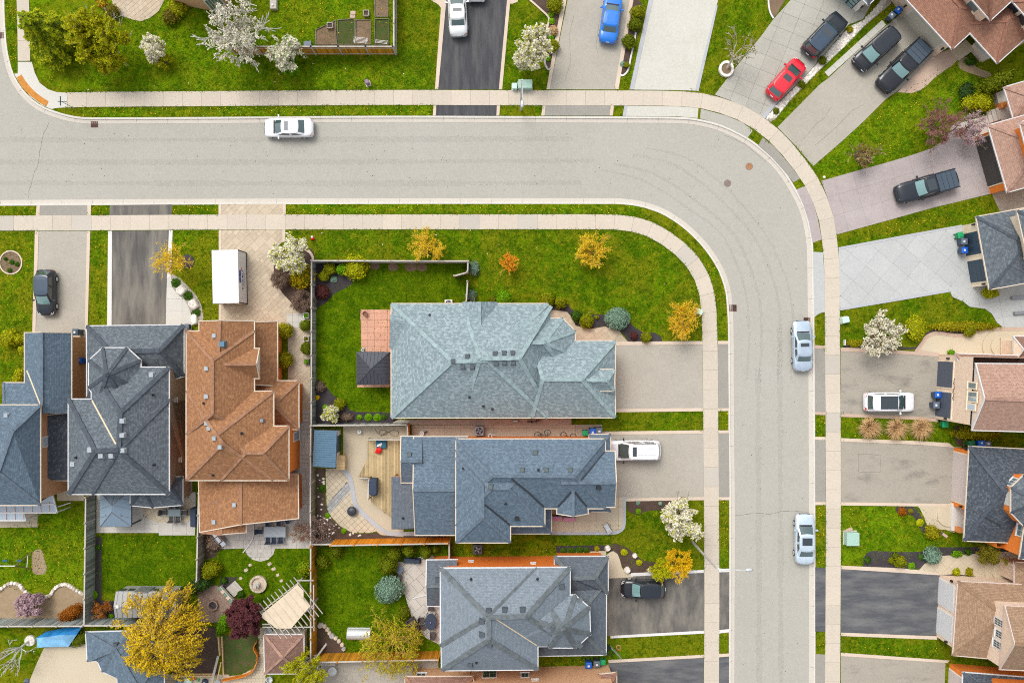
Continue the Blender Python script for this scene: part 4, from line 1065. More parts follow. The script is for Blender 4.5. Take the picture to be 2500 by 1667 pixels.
# ---- the teal roofed corner house
h = House('corner_house','house with a wide teal shingle roof on the corner lot',P(1230,880),'roof_teal','brick_orange','cap_teal','gutter_cream')
h.block([(956,742),(1337,742),(1337,1019),(956,1019)],3.1,[(1104,882),(1190,880)],6.3,capw=0.36)
h.block([(1130,748),(1345,748),(1345,1012),(1130,1012)],3.05,[(1172,876),(1268,874)],6.45,wall='none',gut=False,capw=0.36)
h.block([(1200,778),(1373,778),(1403,808),(1403,866),(1374,896),(1200,896)],3.1,[(1260,836),(1328,836)],5.1,capw=0.36)
h.block([(1300,833),(1501,833),(1501,1018),(1300,1018)],3.12,[(1325,926),(1420,926)],5.3,capw=0.36)
h.block([(1380,903),(1499,903),(1499,953),(1380,953)],4.1,[(1360,928),(1482,928)],4.95,capw=0.3,base=3.0)
h.block([(1130,738),(1214,738),(1214,800),(1130,800)],3.12,[(1171,804),(1171,737)],4.3,wall='none',rake=(1,),gut=False)
h.block([(952,770),(990,770),(990,850),(952,850)],3.14,[(952,782),(1003,782)],3.9,wall='none',gut=False,caps=False)
for u,v in ((1209,863),(1231,862),(1252,862),(1211,887),(1232,886),(1253,886),(1141,870),(1106,882),(1130,896),(1153,896)): h.vent(u,v,'vent_dark',0.36)
for u,v in ((1049,769),(1146,969),(1180,991),(1202,998)): h.pipe(u,v)
h.garage_door((1488,872),(1488,985),mat='white_paint')

# ---- the blue grey house
h = House('blue_roof_house','long house with a blue grey shingle roof below the corner house',P(1290,1180),'roof_blue','brick_orange','cap_blue','gutter_cream')
h.block([(1114,1072),(1477,1072),(1477,1240),(1114,1240)],5.3,[(1203,1162),(1402,1163)],7.6)
h.block([(1114,1100),(1329,1100),(1329,1283),(1114,1283)],5.3,[(1200,1192),(1242,1192)],7.5)
h.block([(1114,1120),(1245,1120),(1245,1323),(1114,1323)],5.3,[(1179,1185),(1179,1263)],7.1)
h.block([(1380,1102),(1500,1102),(1500,1236),(1380,1236)],5.3,[(1370,1178),(1504,1178)],7.2,rake=(1,))
h.block([(1361,1190),(1434,1190),(1434,1252),(1361,1252)],5.25,[(1399,1180),(1399,1259)],6.5,rake=(1,))
h.block([(1012,1067),(1140,1067),(1140,1304),(1015,1304)],3.0,[(1009,1196),(1140,1196)],5.0,rake=(0,))
h.block([(981,1066),(1030,1066),(1030,1176),(981,1176)],2.98,[(979,1125),(1030,1125)],4.3,rake=(0,))
h.block([(957,1164),(1014,1164),(1014,1290),(957,1290)],2.6,[(1013,1166),(1013,1288)],2.95,roof='roof_greydark',wall='none',caps=False,gut=False)
for u,v in ((960,1166),(960,1287)):
 q = P(u,v,2.5); MB().box((q.x,q.y,1.25),(0.14,0.14,2.5)).build('porch_post','wood_pine',h.o)
h.block([(1230,1225),(1344,1225),(1344,1300),(1230,1300)],2.95,[(1260,1255),(1318,1262)],3.7)
h.block([(1440,1062),(1488,1062),(1488,1246),(1440,1246)],2.95,[(1465,1085),(1465,1225)],3.6)
h.strip([(1477,1102),(1448,1136),(1418,1171)],0.22,'flashing_dark')
h.strip([(1250,1168),(1290,1200),(1328,1236)],0.24,'flashing_dark')
h.strip([(1183,1232),(1214,1257),(1244,1282)],0.24,'flashing_dark')
h.strip([(1394,1200),(1378,1218),(1362,1236)],0.2,'flashing_dark')
h.strip([(1404,1200),(1418,1218),(1433,1236)],0.2,'flashing_dark')
for u,v in ((1000,1109),(1307,1105),(1275,1147),(1333,1147),(1392,1147),(1198,1188)): h.vent(u,v,'vent_green',0.36)
for u,v in ((1461,1189),(1262,1265)): h.vent(u,v,'black',0.36)
for u,v in ((1131,1142),(1314,1147),(1234,1229),(984,1264)): h.pipe(u,v)
h.garage_door((1478,1108),(1478,1205),mat='white_paint')

# ---- the light grey house
h = House('grey_roof_house','house with a light grey roof and an octagonal turret at the bottom',P(1260,1500),'roof_grey','brick_orange','cap_grey','gutter_white')
h.block([(1076,1387),(1391,1385),(1391,1576),(1076,1576)],5.3,[(1192,1506),(1285,1504)],7.9,capw=0.42)
h.block([(1076,1388),(1312,1388),(1312,1633),(1079,1635)],5.3,[(1193,1506),(1194,1561)],7.9,capw=0.42)
h.block([(1240,1460),(1420,1460),(1420,1578),(1240,1578)],5.25,[(1285,1506),(1345,1527)],7.2,wall='none',gut=False,capw=0.42)
h.block([(1318,1453),(1404,1453),(1438,1483),(1440,1547),(1405,1579),(1342,1579),(1312,1552),(1308,1490)],5.28,[(1376,1534)],7.7,capw=0.42)
h.block([(1355,1359),(1483,1359),(1483,1447),(1355,1460)],2.95,[(1398,1411),(1453,1409)],4.5,roof='roof_greydark',capw=0.36)
h.block([(1300,1420),(1479,1420),(1478,1596),(1300,1599)],2.9,[(1375,1500),(1395,1520)],4.9,roof='roof_greydark',capw=0.36)
h.block([(1043,1368),(1115,1367),(1115,1477),(1044,1477)],2.95,[(1041,1430),(1115,1430)],4.2,rake=(0,),roof='roof_greydark')
h.strip([(1207,1508),(1260,1542),(1311,1575)],0.1,'flashing_cream')
h.strip([(1407,1416),(1440,1430),(1474,1444)],0.12,'flashing_dark')
for u,v in ((1193,1491),(1232,1488),(1276,1488),(1371,1431),(1177,1515),(1177,1548),(1195,1572),(1148,1621),(1069,1415)): h.vent(u,v,'vent_dark',0.42)
for u,v in ((1150,1413),(1312,1413),(1163,1616)): h.pipe(u,v)
for u,v in ((1150,1371),(1302,1376)): h.window([(u - 4,v - 2),(u + 4,v + 2)],1,1,'white_paint','white_paint',sz=(0.3,0.2))
h.garage_door((1468,1455),(1468,1565),mat='white_paint')

# ---- the brown roofed house
h = House('brown_roof_house','house with a large orange brown shingle roof beside the white container',P(590,1040),'roof_brown','brick_orange','cap_brown','gutter_cream')
h.block([(487,785),(620,785),(620,1020),(487,1020)],5.3,[(537,783),(532,900)],7.0,wall='brick_taupe',rake=(0,))
h.block([(456,809),(620,809),(620,1060),(456,1060)],5.3,[(519,880),(519,1010)],7.6,wall='brick_taupe',rake=())
h.block([(456,956),(667,956),(667,1171),(456,1171)],5.3,[(530,1062),(545,1082)],7.9)
h.block([(540,1041),(704,1041),(704,1171),(540,1171)],5.3,[(600,1106),(642,1106)],7.2)
h.block([(540,852),(632,852),(632,922),(540,922)],5.3,[(530,889),(626,889)],6.9,wall='siding_white',inset=0.3,rake=(1,))
h.block([(590,786),(676,786),(676,940),(590,940)],2.95,[(612,788),(612,938)],4.6)
h.block([(600,931),(728,931),(728,1046),(600,1046)],2.95,[(655,988),(668,988)],4.5)
h.block([(487,1160),(726,1160),(727,1263),(588,1280),(490,1296)],2.95,[(588,1150),(588,1279)],4.5,rake=(1,))
h.block([(492,1240),(599,1240),(599,1297),(543,1303),(492,1297)],2.92,[(536,1220),(541,1303)],3.7,rake=(1,))
for u,v in ((524,820),(505,900),(505,968),(505,1033),(511,1045),(524,1070),(538,1091),(573,1232),(523,1274)): h.vent(u,v,'vent_grey',0.36)
h.vent(543,840,'shed_blue',0.5)
for u,v in ((498,984),(590,1057),(520,1159)): h.pipe(u,v)
h.vent(640,1026,'metal_grey',0.3)
h.window([(629,872),(641,872),(641,899),(629,899)],2,3,sz=(1.05,0.95))
h.window([(717,1057),(729,1055),(727,1072),(717,1073)],1,2)
h.garage_door((560,796),(640,796),mat='offwhite')

# ---- the slate roofed house
h = House('slate_roof_house','house with a dark slate blue roof and cream valley strip at the left',P(300,1020),'roof_slate','brick_taupe','cap_slate','gutter_white')
h.block([(224,897),(412,897),(412,1205),(224,1205)],5.3,[(294,1007),(290,1098)],7.7,capw=0.4)
h.block([(168,975),(412,975),(412,1205),(168,1205)],5.3,[(233,1100),(289,1098)],7.75,capw=0.4)
h.block([(218,880),(251,850),(310,850),(343,880),(343,950),(310,985),(240,985),(218,946)],5.28,[(261,915)],7.3,wall='brick_peach',capw=0.34)
h.block([(213,797),(448,794),(448,917),(330,960),(214,976)],2.95,[(270,858),(390,856)],4.9,capw=0.4)
h.block([(320,1165),(445,1165),(445,1231),(373,1237),(320,1232)],2.92,[(352,1190),(420,1190)],3.9)
h.strip([(225,977),(255,1032),(283,1084)],0.17,'flashing_cream')
for u,v in ((371,915),(300,1027),(300,1062),(301,1099),(248,1112),(273,1112),(221,1098),(179,1133)): h.vent(u,v,'vent_grey',0.42)
for u,v in ((373,963),(376,1134),(187,1116)): h.pipe(u,v)
h.window([(424,973),(433,979)],1,1,'offwhite','offwhite',sz=(0.3,0.3))
h.window([(434,1119),(443,1125)],1,1,'offwhite','offwhite',sz=(0.3,0.3))
h.garage_door((290,806),(390,806),mat='offwhite')

# ---- the house at the left edge
h = House('left_edge_house','house with a blue slate roof cut by the left edge',P(40,1060),'roof_blue','brick_brown','cap_blue','gutter_cream')
h.block([(-120,989),(98,989),(98,1232),(-120,1232)],5.3,[(31,1052),(-4,1152)],7.5,capw=0.3)
h.block([(61,813),(174,813),(174,1009),(61,1009)],3.1,[(102,812),(102,1009)],4.9,wall='brick_brown',rake=(0,))
h.block([(9,935),(95,935),(95,1060),(9,1060)],3.1,[(10,1000),(95,1000)],4.7,rake=(0,))
h.block([(90,1009),(167,1009),(167,1171),(90,1171)],2.6,[(100,1015),(100,1165)],3.8,roof='roof_navy',caps=False)  # shade beside the next house put into a darker roof colour
h.vent(17,1014,'vent_grey',0.36)
h.strip([(66,904),(82,945),(98,985)],0.14,'flashing_cream')
h.window([(104,1068),(121,1066),(121,1087),(104,1087)],1,1,'offwhite','pane_pale')
h.garage_door((100,822),(165,822),mat='offwhite')

# ---- houses cut by the frame
h = House('bottom_edge_house','peach brick house wall cut by the bottom edge',P(1260,1700),'roof_redbrown','brick_buff','cap_brown','gutter_cream')
h.block([(1040,1634),(1482,1622),(1482,1850),(1040,1850)],5.3,ground=True)
h.block([(990,1652),(1155,1651),(1155,1800),(990,1800)],2.95,[(1040,1720),(1100,1720)],4.2)
h.block([(1462,1646),(1504,1642),(1506,1800),(1462,1800)],2.95,[(1480,1690),(1480,1760)],3.6)
h.window([(1180,1638),(1211,1637),(1211,1653),(1180,1653)],2,2,'white_paint','glass')
h.window([(1273,1644),(1290,1643),(1290,1652),(1273,1653)],2,1,'white_paint','glass')
h.window([(1299,1659),(1314,1661)],2,1,'offwhite','offwhite',sz=(0.5,0.14))
h.window([(1018,1645),(1038,1644),(1038,1651),(1018,1652)],2,1,'white_paint','glass_dark')
h = House('top_left_house','brick house corner with a white window at the top edge',P(500,-20),'roof_brown','brick_buff','cap_brown','gutter_cream')
h.block([(430,-160),(566,-160),(566,20),(548,30),(505,25),(430,10)],5.3,[(500,-100),(500,-60)],7.0,ground=True)
h.window([(500,2),(538,0),(541,12),(510,16)],5,2,'white_paint','pane')
h.window([(526,25),(551,24),(550,30),(529,31)],2,1,'offwhite','glass_dark',sz=(1.0,0.4))
h.downspout(574,30,4.5,'wood_greybrown')

h = House('top_garage_house','white garage corner with glass door at the top right edge',P(2080,-20),'roof_slate','siding_white','cap_slate','gutter_white')
h.block([(2089,31),(2000,-56),(2085,-140),(2174,-53)],2.8,ground=True,inset=0.3)
h.garage_door((2080,22),(2022,-36),mat='metal_dark',rows=4,h=2.3,inset_pane='glass_sky_teal')
h.lamp((2106,16))

h = House('brick_brown_house','brown roofed house with a pale double garage in the upper right',P(2330,30),'roof_brown2','brick_peach','cap_brown2','gutter_white')
h.block([(2180,-38),(2325,120),(2420,33),(2275,-125)],3.35,pitch=0.42,inset=0.08,wpoly=[(2150,-32),(2279,140),(2372,60),(2243,-112)])
h.block([(2350,60),(2435,154),(2540,60),(2455,-34)],3.35,pitch=0.5,inset=0.08,wpoly=[(2400,70),(2440,118),(2500,62),(2460,14)])
h.block([(2418,49),(2300,-85),(2420,-195),(2538,-61)],5.5,[(2418,-30),(2440,-100)],7.2)
h.block([(2473,4),(2550,90),(2650,0),(2573,-86)],5.6,pitch=0.5)
h.window([(2369,12),(2380,4),(2390,14),(2378,23)],1,1,'siding_cream','pane',sz=(1.1,1.3))
h.window([(2468,18),(2478,10),(2484,19),(2474,27)],1,1,'siding_cream','glass_dark',sz=(1.1,1.2))
h.window([(2492,46),(2500,40),(2504,48),(2496,54)],1,1,'siding_cream','glass_dark',sz=(1.1,1.2))
h.garage_door((2207,44),(2270,126),mat='door_sand',rows=4,h=2.7)
h.lamp((2212,14)); h.lamp((2303,118))

h = House('pink_roof_house','house with a pinkish brown roof and dark garage door at the right edge',P(2470,370),'roof_pink','brick_orange','cap_pink','gutter_white')
h.block([(2413,307),(2460,469),(2600,430),(2553,268)],3.35,pitch=0.45,inset=0.08,wpoly=[(2379,337),(2418,474),(2560,436),(2520,300)])
h.block([(2452,214),(2475,290),(2600,252),(2577,178)],2.95,pitch=0.45,wall='none')
h.block([(2490,300),(2515,395),(2640,365),(2615,265)],5.4,pitch=0.45)
h.garage_door((2383,345),(2415,455),mat='door_dark',rows=4,frame='siding_cream',h=2.7)
for u,v in ((2435,262),(2445,250)):
 pass
q = P(2436,263); MB().box((q.x,q.y,0.5),(0.55,0.55,1.0),radians(15)).box((q.x,q.y,1.75),(0.26,0.26,1.5),radians(15)).build('porch_column','brick_orange',h.o)
for i in range(3):
 q = [P(2406 + i * 9 + a,290 - i * 3 + b) for a,b in ((0,-16),(30,-25),(38,4),(8,12))]
 MB().prism([(p.x,p.y) for p in q],0.0,0.16 + 0.16 * i).build('step','patio_pale',h.o)
q = [P(2422,232),P(2500,205),P(2520,280),P(2440,300)]
MB().prism([(p.x,p.y) for p in q],0,0.62).build('porch_slab','patio_pale',h.o)

h = House('grey_garage_house','house with a grey garage roof and two dark blue doors at right',P(2450,610),'roof_slate','siding_cream','cap_slate','gutter_cream')
h.block([(2384,530),(2416,706),(2560,680),(2528,504)],3.35,pitch=0.35,inset=0.08,wpoly=[(2348,552),(2373,701),(2520,678),(2495,528)])
h.block([(2484,515),(2512,640),(2650,615),(2622,490)],5.4,pitch=0.4)
h.garage_door((2353,572),(2362,625),mat='door_blue',frame='siding_cream',h=2.7)
h.garage_door((2365,638),(2373,690),mat='door_blue',frame='siding_cream',h=2.7)
h.lamp((2379,548)); h.lamp((2404,693))
for (u,v) in ((2478,725),(2484,762)):
 q = P(u,v); MB().box((q.x + .6,q.y,0.2),(2.2,0.28,0.4),radians(6)).build('step','metal_grey',h.o)

h = House('gabled_house','peach brick gabled house with two dark blue garage doors',P(2420,960),'roof_pink','brick_peach','cap_pink','gutter_white')
h.block([(2383,888),(2640,890),(2630,1056),(2374,1049)],6.0,[(2405,973),(2700,985)],7.6,inset=0.06,wpoly=[(2292,869),(2600,875),(2590,1030),(2284,1022)])
h.block([(2336,864),(2500,869),(2500,935),(2352,930)],3.4,[(2362,900),(2470,902)],4.0,roof='roof_redbrown',inset=0.08)
h.block([(2475,822),(2600,822),(2600,885),(2475,885)],2.95,[(2500,853),(2570,853)],4.0,roof='roof_redbrown')
h.window([(2367,936),(2382,936),(2382,946),(2367,946)],1,1,'siding_cream','pane',sz=(0.5,1.15))
h.window([(2364,961),(2386,961),(2386,976),(2364,976)],2,1,'siding_cream','pane',sz=(0.85,1.3))
h.window([(2363,988),(2381,988),(2381,998),(2363,998)],1,1,'siding_cream','pane_pale',sz=(0.5,1.15))
h.garage_door((2293,882),(2291,943),mat='door_slate',frame='siding_cream',h=2.7)
h.garage_door((2290,955),(2287,1015),mat='door_slate',frame='siding_cream',h=2.7)
h.lamp((2317,875)); h.lamp((2311,1022))
w = h.on_wall(2330,950)
if w:      # rusty wrought iron script between the two doors and the windows
 p,f,n,d = w; t0,t1,z0,z1 = h.span(w,[(2331,923),(2328,977)]); m = MB(); pts = []
 zc = (z0 + z1) / 2
 for i in range(60):
  k = i / 59; t = t0 + (t1 - t0) * k
  c = f[0] + d * (t + 0.05 * sin(k * 60)) + n * 0.05; pts.append((c.x,c.y,zc + 0.09 * sin(k * 47) + 0.06 * sin(k * 19)))
 m.tube(pts,0.022,4); m.build('iron_script','rust',h.o)
for i,(r,z) in enumerate(((1.5,0.16),(0.95,0.32))):
 q = P(2434 + i * 5,846); MB().lathe((q.x,q.y,0),[(r,0),(r,z),(r * 0.97,z + 0.01)],28).build('step','patio_tan',h.o)
q = P(2452,843); MB().box((q.x,q.y,0.26),(1.3,1.6,0.52)).build('porch_slab','patio_tan',h.o)

h = House('navy_roof_house','orange brick house with a navy roof and a brick turret',P(2440,1200),'roof_navy','brick_orange','cap_navy','gutter_cream')
h.block([(2367,1090),(2640,1103),(2630,1330),(2354,1319)],3.35,[(2450,1196),(2560,1208)],5.4,capw=0.34,inset=0.08,wpoly=[(2329,1092),(2600,1105),(2590,1322),(2385,1316),(2385,1238),(2323,1232)])
h.block([(2469,1190),(2500,1160),(2570,1160),(2610,1190),(2610,1250),(2570,1283),(2500,1283),(2469,1251)],6.1,[(2535,1225)],8.0,inset=0.12,roof='roof_slate',gmat='gutter_cream')
h.block([(2505,1262),(2650,1262),(2650,1375),(2490,1362)],5.6,inset=0.15,pitch=0.5)
h.strip([(2370,1239),(2405,1262),(2444,1283)],0.2,'flashing_dark')
h.window([(2445,1203),(2468,1203),(2466,1226),(2445,1226)],1,1,'white_paint','offwhite',sz=(1.1,1.2))
h.window([(2462,1178),(2485,1172),(2480,1186),(2462,1182)],3,2,'white_paint','pane',sz=(0.9,1.1))
h.window([(2489,1288),(2500,1290),(2500,1303),(2488,1300)],2,2,'white_paint','pane',sz=(1.0,1.1))
h.garage_door((2331,1103),(2325,1219),mat='door_pink',frame='siding_cream',rows=5,h=2.7)
h.lamp((2358,1099)); h.lamp((2348,1236))
q = [P(2319,1226),P(2360,1230),P(2360,1300),P(2318,1292)]
MB().prism([(p.x,p.y) for p in q],0,0.35).build('porch_slab','offwhite',h.o)
q = P(2322,1258); MB().lathe((q.x - 0.35,q.y,0),[(1.05,0),(1.05,0.17),(1.02,0.18)],26).build('step','patio_tan',h.o)
q = P(2330,1288); MB().box((q.x,q.y,0.55),(0.35,0.5,1.1)).build('porch_column','brick_orange',h.o)

h = House('tan_roof_house','peach house with a tan roof and two white garage doors',P(2420,1510),'roof_tan','brick_peach','cap_tan','gutter_pink')
h.block([(2339,1419),(2560,1430),(2545,1618),(2327,1598)],3.35,[(2455,1505),(2500,1525)],4.3,capw=0.3,inset=0.08,wpoly=[(2294,1403),(2520,1412),(2510,1566),(2286,1553)])
h.block([(2454,1479),(2680,1488),(2670,1642),(2442,1632)],5.6,[(2478,1572),(2740,1590)],7.7,inset=0.08)
h.block([(2477,1373),(2600,1376),(2595,1450),(2477,1432)],3.1,pitch=0.4)
for pts in ([(2432,1508),(2450,1516),(2450,1532),(2430,1522)],[(2431,1535),(2455,1545),(2456,1560),(2430,1553)],[(2424,1560),(2450,1574),(2452,1584),(2428,1575)]): h.window(pts,3,3,'white_paint','glass',sz=(0.62,1.35))
h.garage_door((2294,1411),(2290,1470),mat='white_paint',frame='siding_white',h=2.7)
h.garage_door((2290,1483),(2287,1541),mat='white_paint',frame='siding_white',h=2.7)
h.lamp((2323,1421)); h.lamp((2312,1566))
for i,r in enumerate((1.25,0.85)):
 q = P(2432 + i * 7,1392); MB().lathe((q.x,q.y,0),[(r,0),(r,0.16 + 0.16 * i),(r * 0.97,0.17 + 0.16 * i)],26).build('step','patio_tan',h.o)
h = House('orange_corner_house','orange brick house corner in the lower right corner',P(2420,1700),'roof_navy','brick_orange','cap_navy','gutter_white')
h.block([(2318,1618),(2600,1640),(2590,1850),(2308,1850)],2.75,[(2400,1720),(2500,1730)],3.6,ground=True,inset=0.2)
h.block([(2378,1624),(2650,1640),(2640,1850),(2368,1850)],5.4,ground=True)
h.garage_door((2313,1632),(2309,1720),mat='door_pink',frame='siding_white')
h = House('corner_yard_house','low blue grey shingle roof behind the golden willow',P(300,1640),'roof_blue','siding_white','cap_blue','gutter_white')
h.block([(210,1543),(330,1540),(400,1590),(400,1800),(289,1800),(287,1653),(250,1638),(238,1612),(214,1612)],2.7,[(282,1584),(340,1680)],4.0,wall='none')
h.block([(262,1580),(380,1580),(380,1800),(300,1800),(298,1660),(262,1640)],2.6,[(330,1660),(340,1720)],3.2)
h.vent(283,1574,'vent_dark',0.4)
# ------------------------------------------------------------------ vehicles (x forward, y left, z up; origin on the ground under the middle)
def lerp(a,b,t): return a + (b - a) * t
def interp(tab,x):
 for i in range(len(tab) - 1):
  if x <= tab[i + 1][0]:
   t = (x - tab[i][0]) / (tab[i + 1][0] - tab[i][0]); t = t * t * (3 - 2 * t)
   return lerp(tab[i][1],tab[i + 1][1],t)
 return tab[-1][1]
STY = {
 # L, W, H, deck heights along the length (-1 tail .. 1 nose), greenhouse: rear base, rear top, front top, front base, side inset at the roof
 'sedan': dict(L=4.75,W=1.82,H=1.44,deck=[(-1,.84),(-.9,.98),(-.62,1.03),(-.3,.95),(.3,.95),(.42,.96),(.75,.86),(.93,.74),(1,.56)],gh=(-.70,-.40,.20,.53),belt=.93,tw=.79),
 'coupe': dict(L=4.85,W=1.85,H=1.42,deck=[(-1,.86),(-.92,1.02),(-.78,1.05),(-.3,.95),(.3,.95),(.42,.96),(.75,.86),(.93,.74),(1,.56)],gh=(-.78,-.42,.22,.55),belt=.94,tw=.79),
 'hatch': dict(L=4.35,W=1.78,H=1.52,deck=[(-1,.80),(-.93,1.0),(-.5,1.0),(.3,.98),(.46,.98),(.78,.88),(.94,.72),(1,.55)],gh=(-.93,-.74,.16,.54),belt=.97,tw=.80),
 'suv': dict(L=4.7,W=1.90,H=1.70,deck=[(-1,.85),(-.95,1.08),(-.5,1.08),(.3,1.06),(.42,1.06),(.78,.98),(.94,.86),(1,.6)],gh=(-.95,-.80,.18,.52),belt=1.05,tw=.82),
 'bigsuv': dict(L=5.2,W=2.0,H=1.85,deck=[(-1,.9),(-.96,1.14),(-.5,1.14),(.3,1.12),(.46,1.12),(.82,1.06),(.95,.94),(1,.65)],gh=(-.95,-.84,.20,.46),belt=1.11,tw=.82),
 'van': dict(L=5.1,W=1.98,H=1.76,deck=[(-1,.85),(-.96,1.06),(-.5,1.06),(.3,1.04),(.5,1.04),(.8,.95),(.94,.82),(1,.58)],gh=(-.96,-.86,.24,.60),belt=1.03,tw=.80),
 'pickup': dict(L=5.85,W=2.02,H=1.92,deck=[(-1,1.02),(-.97,1.06),(-.4,1.08),(.3,1.12),(.42,1.14),(.8,1.10),(.95,1.0),(1,.7)],gh=(-.27,-.17,.20,.42),belt=1.1,tw=.80),
}
def car(style,paint,u,v,ang,label,name='parked_car',cat='car',L=None,W_=None,z=0.026,sunroof=None,rails=False,glass=('glass','glass','glass_dark'),group='cars parked along the street and on driveways',roof_sheen=None,plate=True,tonneau='tonneau',extra=None,Hh=None):
 S = STY[style]; L = L or S['L']; Wd = W_ or S['W']; H = Hh or S['H']
 q = P(u,v,0.7); root = thing(name,label,cat,(q.x,q.y,z),ang,group); hw,hl = Wd / 2,L / 2
 # lower body
 xs = [-1,-.985,-.95,-.88,-.78,-.66,-.5,-.3,-.1,.1,.3,.44,.56,.68,.8,.88,.94,.975,1.0]
 def halfw(t):
  a = max(0,(abs(t) - .62) / .38); k = .20 if t > 0 else .15
  return hw * (1 - k * a ** 2.4) * (1 - .16 * max(0,(abs(t) - .955) / .045) ** 2)
 rows = []
 for t in xs:
  w = halfw(t); d = interp(S['deck'],t); e = max(0,(abs(t) - .94) / .06); b = .24 + .14 * e; sh = d - .06 - .05 * e
  half = [(w * .86,b),(w * .985,b + .10),(w,lerp(b,sh,.45)),(w * .985,lerp(b,sh,.8)),(w * .955,sh - .03),(w * .90,sh + .035),(w * .62,d),(w * .3,d + .015),(0,d + .022)]
  rows.append([(t * hl,-y,zz) for y,zz in half] + [(t * hl,y,zz) for y,zz in reversed(half[:-1])])
 m = MB(); n = len(rows[0]); vs = [p for r in rows for p in r]; fs = []
 for i in range(len(rows) - 1):
  for j in range(n - 1): fs.append((i * n + j,i * n + j + 1,(i + 1) * n + j + 1,(i + 1) * n + j))
  fs.append((i * n + n - 1,i * n,(i + 1) * n,(i + 1) * n + n - 1))
 fs.append(tuple(range(n - 1,-1,-1))); fs.append(tuple(range((len(rows) - 1) * n,len(rows) * n)))
 m.add(vs,fs); body = m.build('body',paint,root,smooth=True,local=1)
 # greenhouse
 rb,rt,ft,fb = [k * hl for k in S['gh']]; wb,wt = hw * .90,hw * S['tw']; zb,zt = S['belt'],H - .05
 nf,ns = 4,9
 def ring(f):
  xr,xf,w,zz = lerp(rb,rt,f),lerp(fb,ft,f),lerp(wb,wt,f ** 1.15),lerp(zb,zt,f)
  r = min(.22,(xf - xr) * .12); pts = []
  bow = .16 * (1 - .3 * f); bowr = .10
  for i in range(nf + 1): y = lerp(-w + r * .8,w - r * .8,i / nf); pts.append((xf - bow * (y / w) ** 2,y,zz))
  for i in range(ns + 1):
   k = i / ns; x = lerp(xf - bow - r * .45,xr + bowr + r * .45,k); pts.append((x,w * (1 - .05 * (2 * k - 1) ** 2),zz))
  for i in range(nf + 1): y = lerp(w - r * .8,-w + r * .8,i / nf); pts.append((xr + bowr * (y / w) ** 2,y,zz))
  for i in range(ns + 1):
   k = i / ns; x = lerp(xr + bowr + r * .45,xf - bow - r * .45,k); pts.append((x,-w * (1 - .05 * (2 * k - 1) ** 2),zz))
  return pts
 lev = [0.0,.10,.88,1.0]; R = [ring(f) for f in lev]; N = len(R[0])
 paintm,ws,rw,sw,sw2 = MB(),MB(),MB(),MB(),MB()
 for l in range(3):
  for i in range(N):
   j = (i + 1) % N; fq = [R[l][i],R[l][j],R[l + 1][j],R[l + 1][i]]
   side = None
   if i < nf: side = ws
   elif nf + 1 <= i < nf + 1 + ns: side = sw; k = i - nf - 1
   elif nf + ns + 2 <= i < 2 * nf + ns + 2: side = rw
   elif 2 * nf + ns + 3 <= i < 2 * nf + 2 * ns + 3: side = sw2; k = ns - 1 - (i - 2 * nf - ns - 3)
   if side in (sw,sw2) and (k in (4,) or k == 0 and style == 'pickup' or k == ns - 1): side = None
   if l != 1 and not (l == 0 and side in (ws,rw)) : side = None
   (side or paintm).face(fq)
 cab = [lerp(rb,rt,1),lerp(fb,ft,1)]
 top = R[3]; cx = sum(p[0] for p in top) / N
 r2 = [(cx + (p[0] - cx) * .90,p[1] * .90,H - .022) for p in top]; r3 = [(cx + (p[0] - cx) * .55,p[1] * .55,H - .004) for p in top]
 rm = MB()
 for a,b in ((top,r2),(r2,r3)):
  for i in range(N): j = (i + 1) % N; rm.face([a[i],a[j],b[j],b[i]])
 rm.face(r3)
 paintm.build('cabin',paint,root,local=1)
 rm.build('roof',roof_sheen or paint,root,smooth=True,local=1)  # dark cars: sky reflection painted as a lighter roof colour
 ws.build('windshield',glass[0],root,local=1); rw.build('rear_window',glass[1],root,local=1); sw.build('side_window',glass[2],root,local=1); sw2.build('side_window',glass[2],root,local=1)
 zr = H + .004
 if sunroof:
  a,b,wdt = sunroof; x0,x1 = lerp(cab[0],cab[1],a),lerp(cab[0],cab[1],b)
  MB().prism([(x0,-wdt * hw),(x1,-wdt * hw),(x1,wdt * hw),(x0,wdt * hw)],H - .06,zr).build('sunroof','glass_dark',root,local=1)
 if rails:
  for s_ in (-1,1):
   MB().tube([(cab[0] + .25,s_ * wt * .93,H - .07),(cab[0] + .4,s_ * wt * .94,H + .02),(cab[1] - .5,s_ * wt * .94,H + .02),(cab[1] - .3,s_ * wt * .93,H - .07)],.022,6).build('roof_rail','black' if rails == 'black' else 'chrome',root,local=1)
 for s_ in (-1,1):
  mm = MB(); x = fb - .42; mm.box((x,s_ * (hw + .05),zb + .06),(.10,.14,.05)); mm.taper((x + .01,s_ * (hw + .15),zb),(.16,.20),(.12,.17),.14)
  mm.build('mirror','black' if paint in ('car_white',) and style == 'van' else paint,root,local=1)
  # lamps
  wf = halfw(.93); MB().add([(hl * .985,s_ * halfw(.985) * .66,.66),(hl * .965,s_ * halfw(.965) * .96,.66),(hl * .84,s_ * halfw(.84) * .985,interp(S['deck'],.84) - .10),(hl * .90,s_ * halfw(.90) * .72,interp(S['deck'],.90) + .012),(hl * .97,s_ * halfw(.97) * .60,interp(S['deck'],.97) + .01)],[(0,1,2,3,4) if s_ > 0 else (4,3,2,1,0)]).build('headlight','lamp_clear',root,local=1)
  zt_ = interp(S['deck'],-.95)
